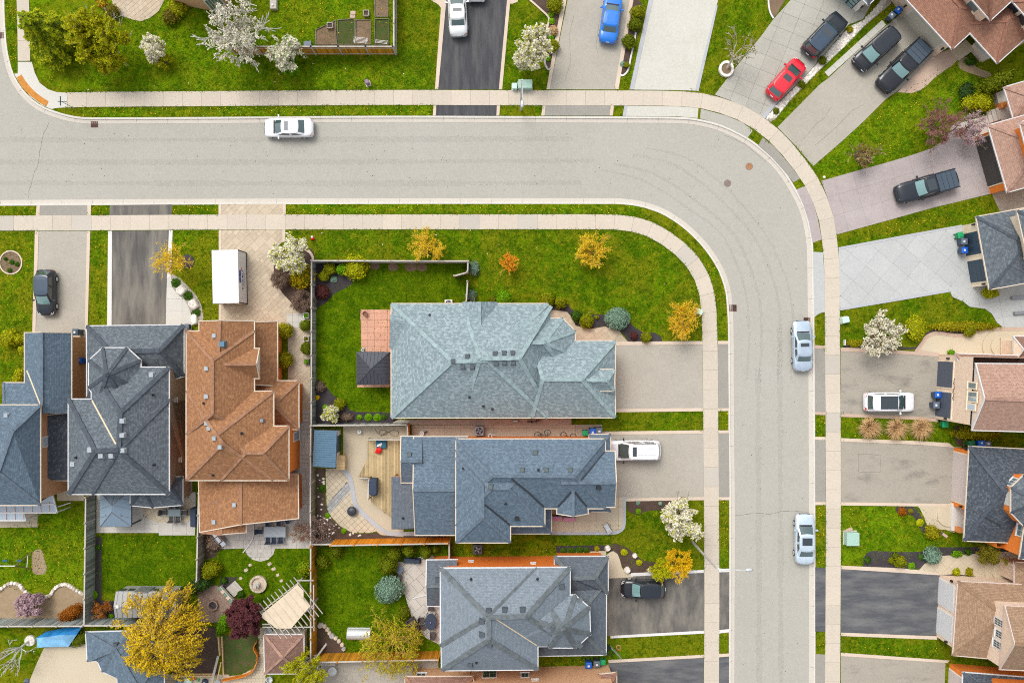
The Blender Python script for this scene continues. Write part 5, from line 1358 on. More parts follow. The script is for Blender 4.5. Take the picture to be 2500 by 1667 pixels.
  MB().add([(-hl * 1.004,s_ * halfw(-.99) * .62,zt_ - .30),(-hl * .985,s_ * halfw(-.985) * 1.0,zt_ - .30),(-hl * .90,s_ * halfw(-.90) * 1.006,zt_ - .14),(-hl * .925,s_ * halfw(-.925) * .955,zt_ + .012),(-hl * .972,s_ * halfw(-.97) * .70,zt_ + .006)],[(0,1,2,3,4) if s_ < 0 else (4,3,2,1,0)]).build('tail_light','lamp_red',root,local=1)
 for tx in (-.60,.60):
  for s_ in (-1,1):
   r = .33 if style not in ('bigsuv','pickup') else .40
   c0,c1 = s_ * (hw - .23),s_ * (hw + .012)
   tyre = MB().tube([(tx * hl,c0,r),(tx * hl,lerp(c0,c1,.1),r),(tx * hl,lerp(c0,c1,.85),r),(tx * hl,c1,r)],[r * .9,r,r,r * .88],20).build('wheel','rubber',root,local=1)
   rim = MB().tube([(tx * hl,lerp(c0,c1,.95),r),(tx * hl,c1 + s_ * .012,r)],[r * .62,r * .58],14)
   for k in range(5):
    a = 2 * pi * k / 5; rim.box((tx * hl + cos(a) * r * .32,c1 + s_ * .014,r + sin(a) * r * .32),(r * .55,.02,.05),tilt=Matrix.Rotation(-a,3,'Y'))
   rim.build('rim','metal_light',tyre,local=1)
 if plate: MB().box((-hl - .004,0,.78 if style != 'pickup' else .72),(.03,.34,.15)).build('licence_plate','white_paint',root,local=1)
 MB().box((hl - .035,0,.50),(.12,hw * 1.1,.16)).build('grille','black',root,local=1)
 # wipers and cowl
 MB().box((fb + .03,0,zb + .015),(.14,wb * 1.5,.03)).build('cowl','black',root,local=1)
 # hood creases
 for s_ in (-1,1):
  x0,x1 = fb + .12,hl * .9
  MB().tube([(lerp(x0,x1,k),s_ * lerp(.58,.40,k) * hw,interp(S['deck'],lerp(x0,x1,k) / hl) + .006) for k in (0,.33,.66,1)],.010,4).build('hood_crease',paint,root,local=1)
 if style == 'pickup':
  x0,x1 = -hl * .955,rb - .14
  for k in range(4):
   a,b = lerp(x0,x1,k / 4),lerp(x0,x1,(k + 1) / 4)
   MB().prism([(a + .012,-hw * .84),(b - .012,-hw * .84),(b - .012,hw * .84),(a + .012,hw * .84)],1.0,S['deck'][2][1] + .055,bevel=.01).build('tonneau_panel',tonneau,root,local=1)
  for s_ in (-1,1): MB().box(((x0 + x1) / 2,s_ * hw * .90,S['deck'][2][1] + .03),(x1 - x0 + .1,.12,.07)).build('bed_rail',paint,root,local=1)
  for s_ in (-1,1): MB().box((-.05 * hl,s_ * (hw - .02),.36),(L * .36,.16,.06)).build('running_board','black',root,local=1)
 if extra: extra(root,S,hl,hw,H,cab)
 return root
def D(a): return radians(a)
# image angle of the nose: 0 = right, 90 = up
car('coupe','car_white',704,311,D(180),'white fastback sedan parked on the street by the upper curb',sunroof=(.58,.82,.50),z=ZR,L=4.75)
car('sedan','car_silverwhite',1117,30,D(93),'silver white sedan on the dark sealed driveway at the top',sunroof=(.50,.72,.48),L=4.7)
car('suv','car_white',1163,-55,D(270),'white car with only its nose showing at the top edge')
car('sedan','car_blue',1491,46,D(82),'bright blue sedan on the beige driveway',L=4.7)
car('bigsuv','car_black2',2013,87,D(47),'large black SUV with a sunroof behind the red hatchback',sunroof=(.62,.86,.55),rails='black',roof_sheen='car_black_sheen',L=5.0,W_=1.98)
car('hatch','car_red',1920,193,D(49),'bright red hatchback on the grey concrete driveway',sunroof=(.58,.84,.45),L=4.5,W_=1.80)
car('van','car_black',2139,121,D(222),'black minivan parked nose down beside the black pickup',roof_sheen='car_black2',glass=('glass_sky_teal','glass','glass_dark'),L=4.95,W_=1.95)
car('pickup','car_black',2205,163,D(225),'black pickup with a dark bed cover beside the pink paver walk',name='pickup_truck',cat='pickup',glass=('glass_sky_teal','glass','glass_dark'),L=6.0,group='pickup trucks')
car('pickup','car_black2',2261,456,D(196),'dark pickup with a blue grey bed cover on the lilac driveway',name='pickup_truck',cat='pickup',glass=('glass_sky_teal','glass','glass_dark'),L=6.05,W_=1.98,sunroof=(.15,.9,.55),group='pickup trucks')
car('sedan','car_silver',1960,844,D(91),'silver blue sedan parked at the right curb beside a storm drain',sunroof=(.60,.84,.45),z=ZR,L=4.85)
car('coupe','car_paleblue',1966,1316,D(89.5),'pale blue white sedan with a dark sunroof at the lower right curb',sunroof=(.35,.82,.52),z=ZR,L=4.8)
car('suv','car_white',2171,981,D(0),'white crossover with a black glass roof on the stained driveway',sunroof=(.28,.97,.66),L=4.9)
def _minivan(root,S,hl,hw,H,cab):
 for y in (-.3,.3): MB().box((lerp(cab[0],cab[1],.42),y * hw,H - .002),(1.7,.03,.016)).build('roof_groove','metal_light',root,local=1)
car('van','car_white',1549,1099,D(180),'white minivan with roof rails half under the blue grey roof',sunroof=(.76,.90,.45),rails='black',L=5.05,extra=_minivan)
car('hatch','car_black',1570,1437,D(180),'black hatchback on the worn dark driveway',roof_sheen='car_black2',glass=('glass_sky_teal','glass','glass_dark'),L=4.25,W_=1.76)
car('hatch','car_black2',112,714,D(270),'black compact car with blue sheen on the left driveway',roof_sheen='car_black_sheen',glass=('glass_sky_teal','glass','glass_dark'),L=4.4,W_=1.76,Hh=1.6)
# ------------------------------------------------------------------ trees, shrubs, flowers
RV = random.Random(21)
def rnd_unit(rg):
 z = rg.uniform(-1,1); a = rg.uniform(0,2 * pi); r = sqrt(1 - z * z); return Vector((r * cos(a),r * sin(a),z))
def leafq(m,p,n,s,rg,mi=0,asp=1.5):
 n = n.normalized(); a = n.cross(rnd_unit(rg))
 if a.length < 1e-3: a = n.orthogonal()
 a.normalize(); b = n.cross(a); a = a * s * asp * .5; b = b * s * .5
 m.face([p - a,p - b * .9,p + a,p + b * .9],None,mi)
def grow(m,p,d,L,r,depth,rg,tips,spread=0.7,up=0.15,kids=(3,4),shrink=0.68,sides=4,rmin=0.008):
 k = 4; pts = [p]; rads = [r]; q = p.copy(); dd = d.normalized()
 for i in range(k):
  dd = (dd + rnd_unit(rg) * 0.16 + Vector((0,0,up * 0.25))).normalized(); q = q + dd * (L / k); pts.append(q.copy()); rads.append(max(rmin,r * (1 - 0.45 * (i + 1) / k)))
 m.tube(pts,rads,sides if depth > 0 else 3,cap=False)
 if depth <= 1:
  for i in range(1,k + 1): tips.append((pts[i],dd.copy(),depth))
 if depth == 0: return
 for i in range(rg.randint(*kids)):
  t = rg.uniform(0.45,1.0) if i else 1.0
  idx = min(k - 1,int(t * k)); b = pts[idx].lerp(pts[idx + 1],t * k - idx) if idx < k else pts[-1]
  nd = (dd + rnd_unit(rg) * spread + Vector((0,0,up))).normalized()
  grow(m,b,nd,L * shrink * rg.uniform(0.8,1.15),max(rmin,rads[min(k,idx + 1)] * 0.72),depth - 1,rg,tips,spread,up,kids,shrink,sides,rmin)
def tree(name,label,u,v,rpx,h,leaf,bark,per=5,size=0.13,depth=4,stems=5,trunk=0.9,jit=0.2,group=None,cat='tree',tr=0.09,spread=0.75,up=0.1,seed=None,leaf2=None,frac2=0.0,kids=(3,4),z_flat=0.55,base=None,fill=0,twig=0.011,keep=1.0):
 """u, v: middle of the crown as seen; rpx: its radius; h: tree height"""
 rg = random.Random(seed if seed is not None else int(u * 7 + v)); hc = h * 0.62
 c = P(u,v,hc); R = rpx / PXM * (CAM_H - hc) / CAM_H
 b = P(*base) if base else Vector((c.x,c.y,0))
 root = thing(name,label,cat,(b.x,b.y,0),0,group)
 m = MB(); tips = []
 th = trunk
 top = b.lerp(Vector((c.x,c.y,0)),min(1.0,th / max(hc,.1))) + Vector((0,0,th))
 m.tube([(b.x,b.y,-0.05),(b.x,b.y,0.1),b.lerp(top,.5),top],[tr * 1.6,tr * 1.15,tr,tr * .9],8)
 for i in range(stems):
  a = 2 * pi * i / stems + rg.uniform(-.35,.35); el = rg.uniform(.15,.95)
  tgt = Vector((c.x,c.y,0)) + Vector((cos(a) * R * .52,sin(a) * R * .52,lerp(th + .3,h * .85,el)))
  d = tgt - top
  grow(m,top - Vector((0,0,rg.uniform(0,.25) * th)),d,d.length * .78,tr * .62,depth - 1,rg,tips,spread,up,kids,.62,4,twig)
 # keep the crown inside its radius
 tips = [(p,d,k) for p,d,k in tips if (p.xy - c.xy).length < R * 1.12]
 m.build('trunk',bark,root)
 lm = MB()
 for p,d,k in tips:
  for i in range(per if k == 0 else max(1,per // 2)):
   if rg.random() > keep: continue
   q = p + rnd_unit(rg) * jit * rg.random() ** .5
   nn = (rnd_unit(rg) + Vector((0,0,1.1))).normalized()
   leafq(lm,q,nn,size * rg.uniform(.6,1.25),rg,1 if rg.random() < frac2 else 0)
 for i in range(fill):
  q = Vector((c.x,c.y,hc)) + rnd_unit(rg) * Vector((R,R,R)).x * rg.random() ** .4 * Vector((1,1,z_flat)).z
  leafq(lm,q,rnd_unit(rg) + Vector((0,0,1)),size,rg,1 if rg.random() < frac2 else 0)
 if lm.f:
  co = lm.build('crown',[leaf] + ([leaf2] if leaf2 else []),root)
 return root
def shrub(name,label,u,v,rpx,h,leaf,dens=0.85,size=0.11,ry=None,rot=0.0,lump=0.10,core=None,group=None,cat='shrub',flat=False,seed=None,rough=0.2,shape='ball',leaf2=None,frac2=0.0):
 """a clipped or bushy shrub: a lumpy body covered all over with small leaves"""
 rg = random.Random(seed if seed is not None else int(u * 3 + v * 5)); hc = h * .55
 c = P(u,v,hc); k = (CAM_H - hc) / CAM_H / PXM; rx = rpx * k; ry_ = (ry or rpx) * k
 root = thing(name,label,cat,(c.x,c.y,0),rot,group)
 ph = [(rnd_unit(rg),rg.uniform(2,5),rg.uniform(0,6)) for _ in range(5)]
 def rad(d): return 1 + lump * sum(sin(a.dot(d) * f + o) for a,f,o in ph) / 2.2
 def surf(d):
  zz = d.z
  if shape == 'cone': s_ = 1 - .45 * max(0,zz); return Vector((d.x * rx * s_,d.y * ry_ * s_,h * .5 + zz * h * .5))
  return Vector((d.x * rx,d.y * ry_,h * .48 + zz * h * .52))
 cm = MB(); prof = 9; n = 14; vs = []
 for i in range(prof + 1):
  th_ = pi * i / prof
  for j in range(n):
   a = 2 * pi * j / n; d = Vector((sin(th_) * cos(a),sin(th_) * sin(a),-cos(th_))); q = surf(d) * 1.0; s_ = rad(d) * .88
   vs.append((q.x * s_,q.y * s_,max(0.02,(q.z - h * .5) * s_ + h * .5)))
 cm.add(vs,[(i * n + j,i * n + (j + 1) % n,(i + 1) * n + (j + 1) % n,(i + 1) * n + j) for i in range(prof) for j in range(n)])
 cm.build('branches',(core or leaf) + '_core_shade',root,smooth=True,local=1)  # solid inner body; shade between leaves is put into its darkened colour
 lm = MB(); num = int(dens * 2.3 * (rx * ry_ * 4 + (rx + ry_) * h * 1.2) / (size * size))
 for i in range(num):
  d = rnd_unit(rg)
  if d.z < -.55: continue
  q = surf(d); s_ = rad(d) * (1 + rough * (rg.random() - .6))
  p = Vector((q.x * s_,q.y * s_,max(.03,(q.z - h * .5) * s_ + h * .5)))
  leafq(lm,p,d + rnd_unit(rg) * .75 + Vector((0,0,.25)),size * rg.uniform(.6,1.3),rg,1 if rg.random() < frac2 else 0)
 lm.build('foliage',[leaf] + ([leaf2] if leaf2 else []),root,local=1)
 return root
def tuft(name,label,u,v,rpx,h,leaf,n=500,group=None,cat='grass clump',droop=.35,w=.026,dirx=0.0,diry=0.0):
 rg = random.Random(int(u + v)); c = P(u,v,h * .3); R = rpx / PXM
 root = thing(name,label,cat,(c.x,c.y,0),0,group); m = MB()
 for i in range(n):
  a = rg.uniform(0,2 * pi); b = rg.random() ** .6; L = R * b * 1.05
  p0 = Vector((cos(a) * R * .22 * rg.random(),sin(a) * R * .22 * rg.random(),0)); dr = Vector((cos(a) + dirx,sin(a) + diry,0))
  p1 = p0 + dr * L * .45 + Vector((0,0,h * rg.uniform(.6,1))); p2 = p0 + dr * L + Vector((0,0,h * rg.uniform(.2,1 - droop * b)))
  s_ = Vector((-dr.y,dr.x,0)).normalized() * w
  m.face([p0 - s_,p0 + s_,p1 + s_ * .8,p1 - s_ * .8]); m.face([p1 - s_ * .8,p1 + s_ * .8,p2])
 m.build('blades',leaf,root,local=1);
 MB().lathe((0,0,0),[(R * .3,0),(R * .22,h * .2),(R * .05,h * .25)],10).build('crown_base','twig_brown',root,local=1)
 return root
def perennial(u,v,rpx,leaf,label,h=.25,group='small perennials',flower=None):
 rg = random.Random(int(u * 11 + v)); c = P(u,v); R = rpx / PXM; root = thing('perennial',label,'plant',(c.x,c.y,0),0,group); m = MB()
 for i in range(int(60 + rpx * 14)):
  a = rg.uniform(0,6.28); r = R * sqrt(rg.random()); p = Vector((cos(a) * r,sin(a) * r,h * (1 - .6 * (r / R) ** 2) * rg.uniform(.5,1.1) + .03))
  leafq(m,p,Vector((cos(a) * .6,sin(a) * .6,1)) + rnd_unit(rg) * .5,.13 * rg.uniform(.6,1.2),rg,1 if flower and rg.random() < .4 else 0)
 m.build('leaves',[leaf] + ([flower] if flower else []),root,local=1); return root

WB = 'white blossom trees'
tree('blossom_tree','white blossom tree between two driveways above the street light',1295,118,48,4.6,'blossom','bark_brown',per=4,size=.16,stems=12,group=WB,leaf2='leaf_lime',frac2=.22,tr=.08)
tree('blossom_tree','largest white blossom tree with thick pale branches at the wooden fence',578,88,66,6.5,'blossom','bark_white',per=2,size=.13,stems=14,group=WB,leaf2='leaf_olive',frac2=.12,tr=.16,trunk=1.4,twig=.035,jit=.2)
tree('blossom_tree','white blossom tree at the orange fence end with green shoots',697,134,38,4.2,'blossom','bark_brown',per=4,size=.14,stems=12,group=WB,leaf2='leaf_bright',frac2=.12)
tree('leafy_shrub','green leafy shoots below the fence blossom tree',714,166,26,1.6,'leaf_bright','bark_brown',per=2,size=.2,stems=9,trunk=.2,cat='shrub',jit=.1,depth=3)
tree('blossom_tree','small white blossom tree alone on the top left lawn',373,122,27,3.0,'blossom','bark_brown',per=4,size=.14,stems=11,group=WB,leaf2='leaf_lime',frac2=.15)
tree('leafy_shrub','loose green shrub below the small blossom tree',396,146,26,1.6,'leaf_lime','bark_brown',per=2,size=.12,stems=10,trunk=.2,cat='shrub',jit=.12,depth=3)
tree('blossom_tree','white blossom tree beside the white container driveway',705,621,46,4.0,'blossom','bark_brown',per=5,size=.15,stems=13,group=WB,leaf2='leaf_lime',frac2=.28)
tree('blossom_tree','creamy blossom tree beside the minivan driveway',1665,1271,50,4.4,'blossom','bark_brown',per=5,size=.16,stems=13,group=WB,leaf2='leaf_lime',frac2=.2)
tree('blossom_tree','wide pinkish white blossom tree above the stained driveway',2152,818,56,4.2,'blossom','bark_brown',per=2,size=.13,stems=14,group=WB,leaf2='leaf_olive',frac2=.2,depth=4)
tree('blossom_shrub','small cream blossom shrub in the fenced bed corner',809,1011,18,1.6,'blossom','bark_brown',per=4,size=.12,stems=7,trunk=.3,leaf2='leaf_lime',frac2=.45,cat='shrub',tr=.04)
YG = 'golden spring trees on the corner lawn'
tree('golden_tree','golden yellow tree reaching over the wooden fence corner',1046,602,46,3.2,'leaf_yellow','bark_gold',per=1,size=.085,stems=16,group=YG,trunk=.5,kids=(3,5),jit=.09,keep=.6)
tree('golden_tree','small orange tree in the middle of the corner lawn',1242,641,23,2.2,'leaf_orange','bark_gold',per=1,size=.085,stems=12,group=YG,trunk=.4,tr=.05,jit=.07,keep=.6)
tree('golden_tree','golden yellow tree right of the middle of the corner lawn',1443,613,48,3.2,'leaf_yellow','bark_gold',per=1,size=.085,stems=17,group=YG,trunk=.5,kids=(3,5),jit=.1,keep=.6)
tree('golden_tree','golden yellow tree by the inner sidewalk near the mint pedestal',1669,778,46,3.2,'leaf_gold','bark_gold',per=1,size=.085,stems=17,group=YG,trunk=.5,kids=(3,5),jit=.1,keep=.6)
tree('golden_tree','golden tree leaning over the white edging of the streaky driveway',415,634,43,5.0,'leaf_yellow','bark_gold',per=1,size=.085,stems=13,group=YG,trunk=1.6,kids=(3,4),jit=.1,tr=.06,keep=.6)
tree('golden_shrub','yellow twiggy shrub beside the black hatchback',1655,1375,37,2.2,'leaf_gold','bark_gold',per=2,size=.09,stems=14,trunk=.2,cat='shrub',jit=.14)
tree('golden_shrub','yellow green shrub overhanging the worn driveway',1613,1387,25,1.8,'leaf_lime','bark_gold',per=3,size=.10,stems=12,trunk=.2,cat='shrub',jit=.14)

def willow(u,v,rpx,h,label,n=1500,seed=4):
 rg = random.Random(seed); c = P(u,v,h * .55); R = rpx / PXM * .93
 root = thing('willow_tree',label,'tree',(c.x,c.y,0)); m,lm = MB(),MB()
 m.tube([(0,0,-.05),(0,0,.4),(.05,.05,1.8)],[.34,.26,.22],10)
 for i in range(9):
  a = 2 * pi * i / 9 + rg.uniform(-.2,.2)
  m.tube([(.05,.05,1.6),(cos(a) * R * .2,sin(a) * R * .2,h * .6),(cos(a) * R * .45,sin(a) * R * .45,h * .85)],[.15,.10,.05],6)
 for cl in range(n // 14):       # hanging sprays, each a cluster of strands
  a = rg.uniform(0,2 * pi); b = sqrt(rg.random()) ** .85; br = rg.uniform(.74,1.14) * (1 + .12 * sin(a * 5 + 1) + .09 * sin(a * 9))
  r0 = R * b * .80 * br; c0 = Vector((cos(a) * r0,sin(a) * r0,h * (1 - .45 * b * b) + rg.uniform(-.9,.5))); da = a + rg.uniform(-.7,.7)
  for i in range(14):
   p = c0 + rnd_unit(rg) * .32; d = Vector((cos(da + rg.uniform(-.25,.25)),sin(da + rg.uniform(-.25,.25)),.2)); pts = [p]; k = rg.randint(4,8)
   for j in range(k):
    d = (d + Vector((0,0,-.24)) + rnd_unit(rg) * .1).normalized(); p = p + d * .17; pts.append(p)
   m.tube(pts[::2],.008,3,cap=False)
   for p in pts:
    leafq(lm,p + rnd_unit(rg) * .05,rnd_unit(rg) + Vector((0,0,1)),.12 * rg.uniform(.6,1.2),rg,1 if rg.random() < .13 else 0,asp=2.2)
 m.build('trunk','bark_tan',root,local=1); lm.build('crown',['leaf_willow','leaf_olive'],root,local=1)
willow(404,1545,118,6.5,'large golden weeping willow at the bottom left',2300)

def conifer(u,v,rpx,h,leaf,label,tiers=9,seed=3,tip='leaf_lime',frac=.25):
 rg = random.Random(seed); base = P(u,v,h * .35); R = rpx / PXM * .95
 root = thing('evergreen_tree',label,'tree',(base.x,base.y,0)); m,lm = MB(),MB()
 m.tube([(0,0,-.05),(0,0,h * .5),(0,0,h)],[.2,.12,.02],8)
 for t in range(tiers):
  z = h * (.12 + .86 * t / tiers); rr = R * (1 - .9 * t / tiers) ** .8; nb = max(5,int(15 - t))
  for i in range(nb):
   a = 2 * pi * i / nb + rg.uniform(-.3,.3) + t; L = rr * rg.uniform(.68,1.12); d = Vector((cos(a),sin(a),0)); side = Vector((-sin(a),cos(a),0))
   m.tube([(0,0,z),tuple(d * L * .5 + Vector((0,0,z + .1))),tuple(d * L + Vector((0,0,z - .1)))],[.05,.03,.01],4,cap=False)
   for k in range(int(20 + L * 44)):
    s_ = rg.random() ** .7; w = (1 - s_ * .75) * L * .34
    p = d * (L * (.1 + .92 * s_)) + side * rg.uniform(-w,w) + Vector((0,0,z + .12 - .2 * s_ + rg.uniform(-.12,.12)))
    leafq(lm,p,Vector((d.x * .3,d.y * .3,1)) + rnd_unit(rg) * .5,.17 * rg.uniform(.6,1.2),rg,1 if (s_ > .75 and rg.random() < frac * 2) else 0,asp=2.0)
 m.build('trunk','bark_grey',root,local=1); lm.build('crown',[leaf,tip],root,local=1); return root
conifer(118,84,72,7.0,'leaf_conifer','large dark evergreen on the top left corner lawn')
tree('birch_tree','yellow green birch with pale stems beside the evergreen',243,104,60,5.5,'leaf_lime','bark_white',per=7,size=.14,stems=11,trunk=.6,kids=(3,5),tr=.07,base=(290,130),leaf2='leaf_yewgold',frac2=.35)
tree('bare_tree','bare pale tree growing from a white ring planter',1803,118,60,5.2,'leaf_olive','bark_pale',per=0,stems=7,base=(1774,169),trunk=1.6,tr=.11,depth=4,twig=.022,spread=.6,kids=(2,3))
tree('bare_tree','bare shrubby tree on the lawn above the lilac driveway',2112,378,33,2.6,'leaf_olive','bark_tan',per=0,stems=12,trunk=.3,tr=.06,twig=.014)
tree('pink_tree','pinkish brown budding tree above the lilac driveway',2302,305,58,4.2,'leaf_pinkbud','bark_brown',per=1,size=.075,stems=15,trunk=.6,kids=(3,4),twig=.016,jit=.1)
tree('pink_tree','small pink budding branches over the concrete walk',2372,318,34,3.2,'blossom_pink','bark_brown',per=2,size=.09,stems=7,trunk=.5)
tree('purple_tree','dark purple leaved tree beside the beige pergola',597,1508,47,3.6,'leaf_purple','bark_brown',per=9,size=.12,stems=13,trunk=.7,kids=(4,5))
tree('twiggy_willow','sprawling twiggy yellow green tree over the lower fence',955,1580,98,3.4,'leaf_lime','bark_gold',per=1,size=.12,stems=24,trunk=.4,kids=(3,4),depth=4,twig=.012,tr=.06,leaf2='leaf_yewgold',frac2=.5,spread=.95,jit=.25,keep=.55)
tree('white_stem_tree','tree with pale bent stems and lime leaves at the bottom',745,1640,62,4.5,'leaf_lime','bark_white',per=6,size=.11,stems=10,trunk=1.2,base=(796,1572),tr=.10,twig=.016,leaf2='leaf_yewgold',frac2=.3)
tree('bare_tree','bare pale tree with a stone ring at the bottom left',18,1605,62,4.5,'leaf_olive','bark_white',per=0,stems=7,base=(72,1563),trunk=1.2,tr=.11,twig=.022,kids=(2,3))
tree('bare_shrub','bare twiggy shrub in the fenced bed corner left',248,1488,26,1.5,'leaf_rust','bark_tan',per=1,size=.07,stems=8,trunk=.2,cat='shrub',tr=.04)
tree('pink_shrub','mauve pink blossoming shrub in the scalloped bed',77,1472,29,1.8,'blossom_pink','bark_brown',per=6,size=.13,stems=11,trunk=.2,cat='shrub',tr=.05)
shrub('rust_shrub','rust orange shrub leaning on the grey fence corner',170,1497,33,1.3,'leaf_rust',.8,.12,ry=17,rot=.55,rough=.4,core='leaf_rust')
tree('brown_shrub','brown twiggy shrub left of the side fence',684,678,24,1.2,'twig_brown','twig_brown',per=3,size=.06,stems=14,trunk=.1,cat='shrub',tr=.03)
tree('brown_shrub','brown twiggy shrub beside the side gate',737,737,30,1.3,'twig_brown','twig_brown',per=3,size=.06,stems=16,trunk=.1,cat='shrub',tr=.03)
tree('pink_shrub','mauve budding shrub over the fence corner',775,1300,44,2.4,'twig_brown','twig_brown',per=1,leaf2='blossom_pink',frac2=.4,size=.06,keep=.5,stems=12,trunk=.3,cat='shrub',tr=.05)
tree('pink_shrub','mauve twiggy shrub beside the grey patio table',738,1302,30,1.8,'twig_brown','bark_tan',per=1,leaf2='leaf_pinkbud',frac2=.5,keep=.5,size=.07,stems=11,trunk=.3,cat='shrub',tr=.05)
RS = 'clipped round shrubs'
S_ = lambda label,u,v,r,h,leaf,**k: shrub('round_shrub',label,u,v,r,h,leaf,group=RS,**k)
S_('bright green ball shrub against the teal roof edge',1229,730,20,1.2,'leaf_bright')
S_('small dark green shrub left of the bright green ball',1203,733,11,.8,'leaf_cedar')
S_('larger golden green ball shrub at the teal roof corner',1334,735,21,1.2,'leaf_boxwood')
S_('smaller golden green ball shrub at the teal roof corner',1369,739,15,1.0,'leaf_boxwood')
S_('golden green ball shrub by the tan front walk',1433,783,18,1.1,'leaf_boxwood')
S_('leafy green shrub beside the front walk ball shrub',1408,772,14,.7,'leaf_green',rough=.5,size=.13)
S_('large blue green ball shrub by the tan front walk',1506,777,30,1.5,'leaf_spruce',core='leaf_spruce')
S_('small golden ball shrub at the driveway corner bed',1578,824,13,.8,'leaf_boxwood')
S_('dark red shrub in the front walk bed',1548,820,10,.5,'leaf_barberry',core='leaf_barberry')
S_('tiny golden shrub in the front walk bed',1457,774,5,.4,'leaf_boxwood')
S_('grey green shrub outside the fence gate',1158,655,13,.8,'leaf_spruce',rough=.6,ry=17)
S_('grey green shrub at the fence beside the teal roof',1151,724,12,.7,'leaf_spruce',rough=.6,ry=17)
S_('golden shrub in the fenced corner bed, upper one',806,656,15,1.1,'leaf_boxwood')
S_('golden shrub in the fenced corner bed, lower one',790,674,13,.9,'leaf_boxwood')
S_('bushy lime shrub reaching over the upper fence',866,652,30,1.7,'leaf_lime',size=.14,rough=.3)
S_('bright green shrub left of the bushy lime one',836,656,14,1.3,'leaf_bright')
S_('dark red ball shrub in the fenced corner bed',787,713,18,.9,'leaf_barberry',core='leaf_barberry')
S_('golden ball shrub in the lower fenced bed',829,986,14,.8,'leaf_boxwood')
S_('brown shrub at the top of the lower fenced bed',780,945,13,.7,'twig_brown',core='twig_brown',rough=.5)
S_('brown ground shrub along the lower fenced bed',845,1018,18,.5,'twig_brown',core='twig_brown',rough=.5,ry=11)
S_('golden green ball shrub beside the brown roof, upper',694,807,20,1.5,'leaf_yewgold',size=.12,rough=.25)
S_('golden green ball shrub beside the brown roof, lower',694,878,20,1.5,'leaf_yewgold',size=.12,rough=.25)
S_('green ball shrub along the side fence, upper',746,794,14,1.1,'leaf_cedar')
S_('green ball shrub along the side fence, lower',748,851,15,1.1,'leaf_cedar')
S_('orange yellow shrub under the driveway blossom tree',735,675,31,1.5,'leaf_yewgold',size=.14,rough=.35,leaf2='leaf_gold',frac2=.35)
ROW = 'cedars round the flagstone patio'
for l,u,v,r,h_ in (('clipped cedar left of the middle one by the orange fence',963,1352,18,2.0),('middle clipped cedar by the orange fence',999,1343,17,2.0),('clipped cedar nearest the brick wall by the orange fence',1040,1349,16,2.0),('small dark cedar at the end of the orange fence',1063,1340,10,1.2),('largest clipped cedar beside the flagstone patio',947,1380,25,2.2)):
 shrub('clipped_cedar',l,u,v,r,h_,'leaf_cedar',group=ROW,size=.10,shape='cone',rough=.2)
S_('large pale blue green shrub beside the flagstone patio',950,1440,35,1.9,'leaf_spruce',core='leaf_spruce',size=.14,rough=.25)
shrub('hedge','rounded green hedge along the flagstone patio',986,1497,14,.9,'leaf_cedar',ry=20,size=.1)
S_('dark green shrub under the orange fence corner',821,1344,17,1.1,'leaf_cedar',rough=.3)
S_('dark green shrub along the amber fence',787,1372,17,1.3,'leaf_cedar',rough=.3)
S_('bright lime ball shrub left of the amber fence',743,1389,19,1.5,'leaf_boxwood',leaf2='leaf_bright',frac2=.4)
S_('big golden green ball shrub behind the brown house',515,1391,22,1.6,'leaf_boxwood')
shrub('hedge','long dark green hedge above the golden willow',484,1428,40,1.4,'leaf_dark',ry=18,rot=.5,size=.14,rough=.3)
shrub('hedge','green hedge strip beside the purple tree',545,1522,14,1.2,'leaf_bright',ry=32,rot=-.45,size=.14,rough=.3)
S_('brown bush beside the steel barbecue',521,1326,20,.9,'twig_brown',core='twig_brown',rough=.6)
S_('small green shrub beside the stone steps, upper',547,1417,8,.5,'leaf_green')
S_('small green shrub beside the stone steps, lower',588,1450,9,.5,'leaf_green')
TG = 'shrubs along the driveways at the top'
for l,u,v,r,h_,lf in (('golden ball shrub in the bed at the top edge',1354,12,19,1.2,'leaf_boxwood'),('golden ball shrub under the right blossom branches',1350,112,15,1.0,'leaf_boxwood'),('straw brown shrub in the upper bed',1351,74,12,.6,'straw'),('upper golden shrub right of the blue sedan',1556,30,16,1.1,'leaf_boxwood'),('middle green shrub right of the blue sedan',1550,59,16,1.1,'leaf_cedar'),('lower green shrub right of the blue sedan',1536,102,17,1.1,'leaf_cedar'),('tiny golden shrub at the end of the white edged bed',1530,159,7,.5,'leaf_boxwood'),('small green shrub on white gravel below the black SUV',2009,148,10,.6,'leaf_cedar'),('small green shrub on white gravel beside the red hatchback',1958,206,9,.5,'leaf_cedar'),('tiny shrub at the tip of the white gravel bed',1895,271,8,.45,'leaf_cedar'),('yellow green tuft shrub beside the black SUV',2075,73,8,.4,'leaf_yewgold')):
 shrub('round_shrub',l,u,v,r,h_,lf,group=TG)
RG = 'shrubs before the houses on the right'
